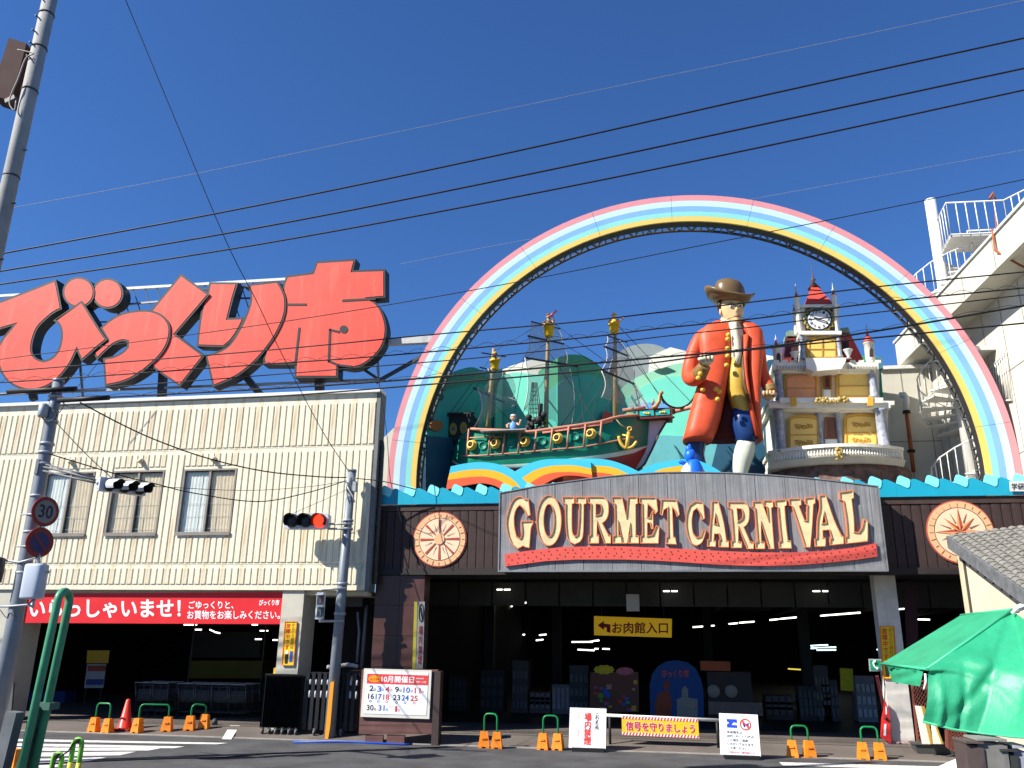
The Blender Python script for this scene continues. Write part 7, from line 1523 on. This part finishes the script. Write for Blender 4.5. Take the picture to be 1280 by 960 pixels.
for (t, u, v, w, mi, cu_, cv) in (('2', .10, .345, .06, 0, .178, .43), ('3', .215, .355, .06, 1, .295, .425), ('4', .335, .355, .06, 2, .42, .43), ('9', .475, .355, .06, 0, .558, .435), ('10', .60, .36, .095, 1, .723, .44), ('11', .765, .365, .085, 2, .88, .445),
                              ('16', .09, .51, .085, 0, .13, .67), ('17', .20, .515, .085, 1, .245, .67), ('18', .31, .515, .09, 2, .365, .67), ('23', .455, .52, .105, 0, .51, .68), ('24', .58, .52, .105, 1, .635, .68), ('25', .71, .525, .105, 2, .77, .68),
                              ('30', .08, .745, .10, 0, .205, .835), ('31', .25, .745, .09, 1, .375, .835), ('1', .495, .755, .03, 2, .55, .84)):
    text(t, u, v, u+w, v+.115, 0, L3[mi], s, .02, p2w=pu)
    m = MB(); m.poly([[bq(cu_+.017*math.cos(a), cv+.026*math.sin(a), -.0705) for a in [2*math.pi*k/14 for k in range(14)]], [bq(cu_+.010*math.cos(a), cv+.016*math.sin(a), -.0705) for a in [2*math.pi*k/14 for k in range(14)]]], (0, .001, 0)); obj('day_ring', m, L3[mi], s)
text('11/', .405, .745, .455, .79, 0, M('ink_tan', (.5, .35, .2), .6), s, .0, p2w=pu)

# ================================================================ sandwich boards and slogan bar
def stand(lab, Q, name='notice_stand'):
    Yb_ = gnd(sum(p[0] for p in Q[2:])/2, Q[2][1]+3).y; c = gnd((Q[2][0]+Q[3][0])/2, Q[2][1]+3); s = thing(name, lab, 'sign', c)
    lean = .16; zt_ = at(*Q[0], Yb_).z; zb_ = at(*Q[3], Yb_).z
    def w(u, v, d=0):
        (ax, ay), (bx_, by2), (cx2, cy2), (dx, dy2) = Q; X = (ax*(1-u)+bx_*u)*(1-v)+(dx*(1-u)+cx2*u)*v; Yy = (ay*(1-u)+by2*u)*(1-v)+(dy2*(1-u)+cy2*u)*v
        return at(X, Yy, Yb_+lean*(1-v)-d)
    m = MB(); m.poly([[w(0, 0), w(1, 0), w(1, 1), w(0, 1)]], (0, .03, 0)); obj('board', m, M('stand_white', (.78, .78, .77), .45, var=.04), s)
    m = MB(); a, b_ = w(0, 1), w(1, 1); m.box((a.x+.08, Yb_-.1, c.z), (b_.x-.02, Yb_+.4, c.z+.08)); m.beam(w(.1, .1, -.05), Vector((a.x+.1, Yb_+.38, c.z+.05)), .03); m.beam(w(.9, .1, -.05), Vector((b_.x-.1, Yb_+.38, c.z+.05)), .03); obj('base', m, cb, s)
    return s, w
s, w = stand('white upright stand board with large red characters banning smoking', [(712.5, 884.5), (758, 886), (757, 936.5), (710.8, 934.5)])
u = lambda x, y: w(x, y, .006)
rdd = M('stand_red', (.7, .05, .04), .6, var=.03)
text('場\n内\n禁\n煙', .40, .11, .60, .91, 0, rdd, s, .05, p2w=u, spacing=.95); text('こ\nれ\nよ\nり\n先\n、', .69, .11, .81, .6, 0, dk, s, .02, p2w=u, spacing=.9); text('決\nめ\nら\nれ\nた\n場\n所\nで', .21, .09, .28, .82, 0, M('pale_pink', (.75, .4, .38), .6), s, .0, p2w=u, spacing=.9)
s, w = stand('white upright stand board with a blue emblem and a crossed out dog', [(898.8, 891.5), (947, 893.5), (951.2, 946), (900.5, 943)])
u = lambda x, y: w(x, y, .006)
m = MB(); m.poly([[w(x, y, .006) for x, y in ((.19, .13), (.45, .13), (.45, .22), (.36, .2), (.3, .27), (.45, .27), (.45, .335), (.19, .335), (.19, .26), (.26, .22), (.19, .19))]], (0, .002, 0)); obj('blue_emblem', m, M('emblem_blue2', (.02, .06, .5), .5), s)
def ring(cx2, cy2, r0, r1, d): return [[w(cx2+r0*math.cos(a), cy2+r0*.97*math.sin(a), d) for a in [2*math.pi*k/26 for k in range(26)]], [w(cx2+r1*math.cos(a), cy2+r1*.97*math.sin(a), d) for a in [2*math.pi*k/26 for k in range(26)]]]
m = MB(); m.poly(ring(.665, .245, .145, .115, .008), (0, .002, 0)); m.poly([[w(.57, .165, .01), w(.6, .145, .01), (w(.76, .325, .01)), w(.735, .345, .01)]], (0, .002, 0)); obj('ban_ring', m, rdd, s)
m = MB(); m.poly([[w(x, y, .007) for x, y in ((.6, .24), (.58, .2), (.62, .19), (.66, .23), (.72, .22), (.76, .2), (.74, .25), (.75, .3), (.72, .3), (.71, .27), (.66, .27), (.65, .31), (.62, .31))]], (0, .001, 0)); obj('dog_print', m, M('dog_navy', (.03, .04, .2), .6), s)
gi = M('ink_grey', (.12, .12, .12), .6)
for t, v, wd in (('食品衛生上、', .41, .42), ('店内へのペット(犬)の', .505, .68), ('ご入場をご遠慮', .60, .52), ('いただいております。', .695, .68), ('ご了承ください。', .79, .52)): text(t, .18, v, .18+wd, v+.062, 0, gi, s, .005, p2w=u)
text('介助犬は入場可能です', .2, .90, .85, .945, 0, rdd, s, .005, p2w=u)
# pipe with the yellow slogan board
Ypb = 20.75; s = thing('slogan_barrier', 'white pipe barrier carrying a yellow slogan board with red striped edges', 'barrier', at(826, 925, Ypb))
m = MB(); m.tube([at(757, 894, Ypb+.04), at(900, 900.3, Ypb+.04)], .035, 10); obj('pipe', m, wb2, s)
m = MB()
for x, y in ((762, 895), (896, 900)): p = at(x, y, Ypb+.05); m.tube([p, Vector((p.x, p.y, gz(Ypb)))], .03, 8)
obj('post', m, blk, s)
SQ = [(777, 894.5), (872.5, 899), (874, 923), (777.5, 918.5)]
def sq(u, v, d=0):
    (ax, ay), (bx_, by2), (cx2, cy2), (dx, dy2) = SQ; return at((ax*(1-u)+bx_*u)*(1-v)+(dx*(1-u)+cx2*u)*v, (ay*(1-u)+by2*u)*(1-v)+(dy2*(1-u)+cy2*u)*v, Ypb-.02-d)
m = MB(); m.poly([[sq(0, 0), sq(1, 0), sq(1, 1), sq(0, 1)]], (0, .02, 0)); obj('board', m, M('slogan_yellow', (.85, .5, .02), .5, var=.04), s)
m = MB()
for v0, v1 in ((0, .15), (.85, 1)): m.poly([[sq(0, v0, .004), sq(1, v0, .004), sq(1, v1, .004), sq(0, v1, .004)]], (0, .001, 0))
obj('white_edge', m, wh, s); m = MB(); N_ = 24
for k in range(N_):
    for v0, v1 in ((0, .15), (.85, 1)):
        u0 = (k+.15)/N_; m.poly([[sq(u0+.016, v0, .007), sq(min(1, u0+.036), v0, .007), sq(u0+.02, v1, .007), sq(u0, v1, .007)]], (0, .001, 0))
obj('red_stripe', m, M('stripe_red', (.75, .04, .03), .5), s, kind='stuff')
text('信号を守りましょう', .045, .245, .955, .775, 0, wh, s, .09, p2w=lambda x, y: sq(x, y, .002)); text('信号を守りましょう', .05, .27, .95, .75, 0, M('slogan_red', (.65, .02, .05), .5), s, .035, p2w=lambda x, y: sq(x, y, .006))

# ================================================================ tiled hut at the right
hut = thing('tiled_hut', 'cream walled hut with weathered grey tiled roof at the right edge', 'building', (9, 15.5, 0))
P1 = at(1186, 671, 19.0); P2_ = onplane(1300, 752, P1, Vector((1, 0, 0))); P3 = atz(1310, 665.5, P1.z)

tile = M('roof_tile', (.20, .19, .165), .85, var=.45, scale=7, streak=.3, streak_rgb=(.08, .075, .06), bump=.6, bscale=25); fas = M('fascia_slate', (.13, .135, .14), .8, var=.4, scale=6, bump=.4, bscale=20)
uv = (P2_-P1); ur = (P3-P1); nrm = uv.cross(ur).normalized(); nrm = nrm if nrm.z > 0 else -nrm
Lu = uv.length*1.35; Lr = 5.2; ud = uv.normalized(); rd_ = (ur-ud*ur.dot(ud)).normalized()
m = MB(); nu, nr_ = int(Lu/.19)+1, 32; cw_ = .165; tl_ = .19
for j in range(nr_):                                   # columns of curved tiles running down the slope
    for i in range(nu):
        o = P1+rd_*(j*cw_)+ud*(i*tl_)+nrm*.02; vs = []
        for e in (0, 1):
            for k in range(5):
                a = math.pi*k/4; vs.append(o+rd_*(cw_*.5-math.cos(a)*cw_*.46)+nrm*(math.sin(a)*.045+(.0 if e else -.018)+.012)+ud*(tl_*1.04*e))
        for k in (0, 4): vs.append(vs[5+k]-nrm*.03)
        jt = nrm*random.uniform(-.004, .004); m.add([v+jt for v in vs], [(k, k+1, 6+k, 5+k) for k in range(4)]+[(5, 6, 7, 8, 9, 11, 10)])
obj('roof_tiles', m, tile, hut, kind='stuff')
m = MB(); m.hexa([P1-nrm*.03, P1+ud*Lu-nrm*.03, P1+ud*Lu+rd_*Lr-nrm*.03, P1+rd_*Lr-nrm*.03, P1, P1+ud*Lu, P1+ud*Lu+rd_*Lr, P1+rd_*Lr]); obj('roof_deck', m, fas, hut)
for k in range(5):
    a = P1+ud*(k*.78+.0)-rd_*.05; b_ = P1+ud*(k*.78+.77)-rd_*.05; m = MB(); m.hexa([a-Vector((0, 0, .23)), b_-Vector((0, 0, .23)), b_+Vector((0, 0, .03)), a+Vector((0, 0, .03))]+[p+rd_*.04 for p in (a-Vector((0, 0, .23)), b_-Vector((0, 0, .23)), b_+Vector((0, 0, .03)), a+Vector((0, 0, .03)))]); obj('verge_board', m, fas, hut)
hw_ = M('hut_cream', (.60, .53, .38), .8, var=.1, streak=.4, streak_rgb=(.4, .34, .22), bump=.1)
hor = Vector((ud.x, ud.y, 0)).normalized(); W1 = P1+ud*.35+rd_*.22; W1 = onplane(1197.5, 690, P1+rd_*.22, Vector((1, 0, 0)))
inn = Vector((-hor.y, hor.x, 0)); inn = inn if inn.x > 0 else -inn
Wz = lambda d: P1.z-.23+ud.z/max(1e-6, math.hypot(ud.x, ud.y))*d
a = Vector((W1.x, W1.y, 0)); LW = 5.0
m = MB(); fr_ = [a, a+hor*LW, a+hor*LW+Vector((0, 0, Wz(LW+.2)+.1)), a+Vector((0, 0, Wz(.2)+.1))]; m.poly([fr_], inn*.15); e0 = a+hor*(LW-.15); m.hexa([e0, e0+hor*.15, e0+hor*.15+inn*4.6, e0+inn*4.6]+[p+Vector((0, 0, Wz(LW)-.0)) for p in (e0, e0+hor*.15, e0+hor*.15+inn*4.6, e0+inn*4.6)]); m.hexa([a+inn*.16, a+hor*.15+inn*.16, a+hor*.15+inn*4.6, a+inn*4.6]+[p+Vector((0, 0, Wz(.2))) for p in (a+inn*.16, a+hor*.15+inn*.16, a+hor*.15+inn*4.6, a+inn*4.6)]); obj('wall', m, hw_, hut)
m = MB()
for k in range(4): p = a+hor*(.01+.07*k)-inn*.012; m.beam(p+Vector((0, 0, .1)), p+Vector((0, 0, Wz(.2)-.02)), .035, .02)
p = a+hor*.34-inn*.02; m.beam(p+Vector((0, 0, .1)), p+Vector((0, 0, Wz(.4)-.03)), .045, .04, 1); obj('corner_trim', m, [hw_, M('trim_dark', (.06, .055, .045), .8)], hut)
m = MB()
for k in range(9):
    p = a+hor*(.3+.36*k)-inn*.01+Vector((0, 0, Wz(.45+.36*k)-.09)); m.lathe(p, [(.022, 0), (.022, .02), (.01, .03)], 8, axis=-inn)
obj('bolt_head', m, drk, hut)

# ================================================================ green tarpaulin stall
tg = M('tarp_green', (.022, .31, .15), .48, var=.16, scale=2.5, bump=.5, bscale=9, streak=.25, streak_rgb=(.05, .2, .12)); tg.node_tree.nodes['Principled BSDF'].inputs['Specular IOR Level'].default_value = .5
st_ = thing('tarp_stall', 'market stall covered by a bright green tarpaulin at the lower right', 'stall', (4.2, 12, 0))
YT = 12.6
tip = at(1101.5, 829.5, 14.6); cor = at(1159, 836.5, YT); apx = at(1266, 762, 13.3); apl = at(1201, 769, 15.2); rgt = at(1345, 800, 11.6)
def patch(A_, B_, C_, D_, n, sag, nm, fold=0, parent=None):
    rows = []; nn = (B_-A_).cross(D_-A_).normalized()
    for i in range(n+1):
        v = i/n; row = []
        for j in range(n+1):
            u_ = j/n; p = (A_*(1-u_)+B_*u_)*(1-v)+(D_*(1-u_)+C_*u_)*v
            p = p+Vector((0, 0, -sag*math.sin(math.pi*u_)*math.sin(math.pi*v)))+nn*(fold*math.sin(u_*9+v*6)*math.sin(math.pi*v)*math.sin(math.pi*u_)); row.append(p)
        rows.append(row)
    m = MB(); m.grid(rows); return obj(nm, m, tg, parent or st_)
patch(tip, cor, apx, apl, 14, .05, 'canopy_top', .015)
# front sheet with swags from the corner to the peak
nu_, nv_ = 60, 46; rows = []
bl_ = at(1153.5, 902, YT-.05); br_ = at(1222, 916, YT-.2); b3 = at(1300, 923, 11.6); b4 = at(1380, 920, 10.9)
tops = [cor, cor.lerp(apx, .33), cor.lerp(apx, .66), apx, at(1300, 790, 12.2), rgt]
def seg(L_, t): 
    t = t*(len(L_)-1); i = min(len(L_)-2, int(t)); return L_[i].lerp(L_[i+1], t-i)
bots = [bl_, bl_.lerp(br_, .55)-Vector((0, 0, .02)), br_, br_.lerp(b3, .6)-Vector((0, 0, .01)), b3, b4]
for i in range(nv_+1):
    v = i/nv_; row = []
    for j in range(nu_+1):
        u_ = j/nu_; p = seg(tops, u_).lerp(seg(bots, u_), v)
        # main swag: curved fold hanging from corner to upper right
        d1 = v-(.02+.62*math.sin(min(1, u_/.95)*math.pi*.5)*math.sin(min(1, u_)*math.pi)); f1 = .10*math.exp(-(d1/.10)**2)*math.sin(math.pi*min(1, u_*1.1))
        d2 = v-(.02+1.35*u_); f2 = .06*math.exp(-(d2/.05)**2)*(1-v)*1.3
        d3 = v-(.0+1.9*(.62-u_)) ; f3 = .045*math.exp(-(d3/.12)**2)*math.sin(math.pi*u_)
        d4 = u_-(.05+.06*v); f4 = .05*math.exp(-(d4/.02)**2)*v; d5 = u_-(.2+.05*v); f5 = .05*math.exp(-(d5/.025)**2)*v
        f = -f1-f2*.9+f3-f4+f5+.008*math.sin(u_*26+v*7)*v*(1-u_)
        bulge = -.28*math.sin(math.pi*v)*math.sin(math.pi*min(1, .1+u_*.9))
        row.append(p+Vector((-.1, 1, 0)).normalized()*(f+bulge))
    rows.append(row)
m = MB(); m.grid(rows); obj('front_sheet', m, tg, st_)
# valance under the left edge
v0, v1, v2, v3 = at(1109, 832.5, 14.4), at(1154, 839.5, YT+.1), at(1150, 858, YT+.1), at(1115.5, 852.5, 14.3)
patch(v0, v1, v2, v3, 10, 0, 'valance', .03)
m = MB(); m.tube([at(1111+k*3.1, 833.5+k*.42+1.5*math.sin(k*1.8), 14.3-k*.11) for k in range(14)], .03, 6); obj('gathered_edge', m, M('tarp_shadow', (.01, .16, .08), .6), st_)
m = MB(); m.tube([tip, cor], .02, 6); m.tube([cor, apx], .024, 6); m.tube([apx, apl], .02, 6); m.tube([bots[0], bots[1], bots[2], bots[3], bots[4], bots[5]], .014, 6); obj('hem', m, M('tarp_hem', (.05, .42, .22), .4), st_)
m = MB(); m.tube([at(x, y, 14.2) for x, y in smooth_open([(1121, 846), (1119.5, 849), (1122.5, 851), (1120.5, 854)])], .02, 6); m.tube([at(1156.5, 842, YT-.05), at(1157.5, 852, YT-.05), at(1155, 862, YT-.05)], .015, 6); m.ball(at(1271, 762, 13.2), .05, 8, 6); m.ball(at(1276, 759, 13.2), .05, 8, 6); m.tube([at(1265, 767, 13.1), at(1272, 760, 13.1), at(1283, 757, 13.1)], .025, 6); obj('tie_cord', m, wh, st_)
# stall posts
m = MB()
for p in (at(1216, 900, YT+.15), apl): m.tube([Vector((p.x+.03, p.y+.06, 0 if p.y < 20 else .1)), Vector((p.x+.03, p.y+.06, p.z-.02))], .03, 8)
obj('stall_frame', m, M('frame_green_dark', (.03, .09, .06), .6), st_)
# things stored under the sheet
obj_c = [('storage_box', 'grey sack covered crate under the tarpaulin', (1229, 927, 1256, 975), (.16, .155, .14)), ('storage_box', 'dark brown crate at the tarpaulin lower left', (1214, 930, 1227, 975), (.07, .05, .045)), ('storage_box', 'black tub under the tarpaulin right of the sack', (1256, 940, 1270, 975), (.03, .03, .03)), ('storage_box', 'pale box deep under the tarpaulin at the right edge', (1270, 936, 1284, 952), (.25, .26, .3))]
for nm, lb, (x0, y0_, x1, y1_), c in obj_c:
    s = thing(nm, lb, 'box', atz((x0+x1)/2, 960, .1)); Y_ = 12.0; a_, b_ = at(x0, y1_, Y_), at(x1, y0_, Y_); m = MB()
    m.hexa([(a_.x, Y_, .01), (b_.x, Y_, .01), (b_.x+.02, Y_, b_.z-.05), (a_.x, Y_+.03, b_.z), (a_.x, Y_+.5, .01), (b_.x, Y_+.5, .01), (b_.x, Y_+.5, b_.z-.02), (a_.x, Y_+.5, b_.z)]); obj('body', m, dimm('stored_%d' % x0, c), s)
    m = MB(); m.box((a_.x-.01, Y_-.02, b_.z+.003), (b_.x+.02, Y_+.5, b_.z+.03)); obj('lid', m, dimm('stored_lid_%d' % x0, tuple(v*1.4 for v in c)), s)
# white slanted panel in the bottom right foreground
s = thing('white_board', 'bright white slanted board lying low at the bottom right corner', 'board', atz(1190, 962, .2))
m = MB(); m.poly([[at(1166, 961, 13.4), at(1214, 940, 12.5), at(1214, 985, 12.5), at(1150, 985, 13.4)]], (.05, .08, 0)); obj('panel', m, wh, s)

# ================================================================ corner beside the white column
lat = M('lattice_red_brown', (.22, .07, .045), .6, var=.15)
def trellis(lab, Q, Y, n1, n2):
    s = thing('trellis', lab, 'fence', at(*Q[3], Y)); w = lambda u_, v: at((Q[0][0]*(1-u_)+Q[1][0]*u_)*(1-v)+(Q[3][0]*(1-u_)+Q[2][0]*u_)*v, (Q[0][1]*(1-u_)+Q[1][1]*u_)*(1-v)+(Q[3][1]*(1-u_)+Q[2][1]*u_)*v, Y)
    m = MB(); N_ = n1+n2
    for k in range(-n2, n1):
        for s_ in (0, 1):
            u0, u1 = k/n1, (k+n2)/n1; va_, vb_ = 0, 1
            if s_: u0, u1 = u1, u0
            du = u1-u0; t0, t1 = 0, 1
            for lim in (0, 1):
                if abs(du) > 1e-6:
                    t = (lim-u0)/du
                    if (lim == 0) == (du > 0): t0 = max(t0, t)
                    else: t1 = min(t1, t)
            if t1-t0 > .03: m.beam(w(u0+du*t0, t0)+Vector((0, .012*s_, 0)), w(u0+du*t1, t1)+Vector((0, .012*s_, 0)), .035, .01)
    obj('lattice', m, lat, s, kind='stuff'); m = MB()
    for a_, b_ in (((0, 0), (1, 0)), ((1, 0), (1, 1)), ((1, 1), (0, 1)), ((0, 1), (0, 0))): m.beam(w(*a_)+Vector((0, .005, 0)), w(*b_)+Vector((0, .005, 0)), .045, .03)
    obj('lattice_frame', m, lat, s); return s
trellis('dark trellis strip rising beside the white column', [(1140, 856), (1157, 850), (1170, 932), (1148, 934)], 21.4, 4, 14)
trellis('low red brown trellis panel under the tarpaulin edge', [(1183, 912), (1207, 916), (1205, 944), (1184, 934)], 17.0, 6, 6)
for i, Q in enumerate(([(1144, 882), (1153.5, 883), (1165, 930), (1153, 930)], [(1164, 905), (1170, 908), (1178, 930), (1167, 930)])):
    s = thing('leaning_panel', ['taller white panel leaning between the column and the tarpaulin', 'shorter white panel leaning right of the taller one'][i], 'panel', at(*Q[3], 20.6)); m = MB(); m.poly([pp(Q, 20.6-.1*i)], (0, .03, 0)); obj('panel', m, M('panel_cream', (.68, .66, .58), .5), s); m = MB(); m.beam(at(*Q[1], 20.58-.1*i), at(*Q[2], 20.58-.1*i), .06, .03); obj('edge_strip', m, M('edge_ochre', (.4, .25, .04), .5), s)
c = gnd(1168, 938); s = thing('planter_trough', 'low dark grey trough at the foot of the leaning panels', 'planter', c); m = MB(); m.hexa([(c.x-.38, c.y-.1, c.z), (c.x+.42, c.y-.1, c.z), (c.x+.45, c.y-.14, c.z+.17), (c.x-.42, c.y-.14, c.z+.17), (c.x-.38, c.y+.2, c.z), (c.x+.42, c.y+.2, c.z), (c.x+.45, c.y+.24, c.z+.17), (c.x-.42, c.y+.24, c.z+.17)]); obj('trough', m, M('trough_grey', (.07, .075, .07), .7), s); m = MB(); m.box((c.x-.44, c.y-.17, c.z+.173), (c.x+.47, c.y+.26, c.z+.2)); obj('rim', m, M('trough_grey', (0, 0, 0)), s)
s = thing('maroon_door', 'dark maroon panel between the white column and the trellis', 'panel', at(1140, 935, 22.1)); m = MB(); m.poly([pp([(1130, 735), (1146, 735), (1152, 935), (1139, 935)], 22.3)], (0, .05, 0)); obj('panel', m, M('maroon', (.04, .012, .014), .6), s)
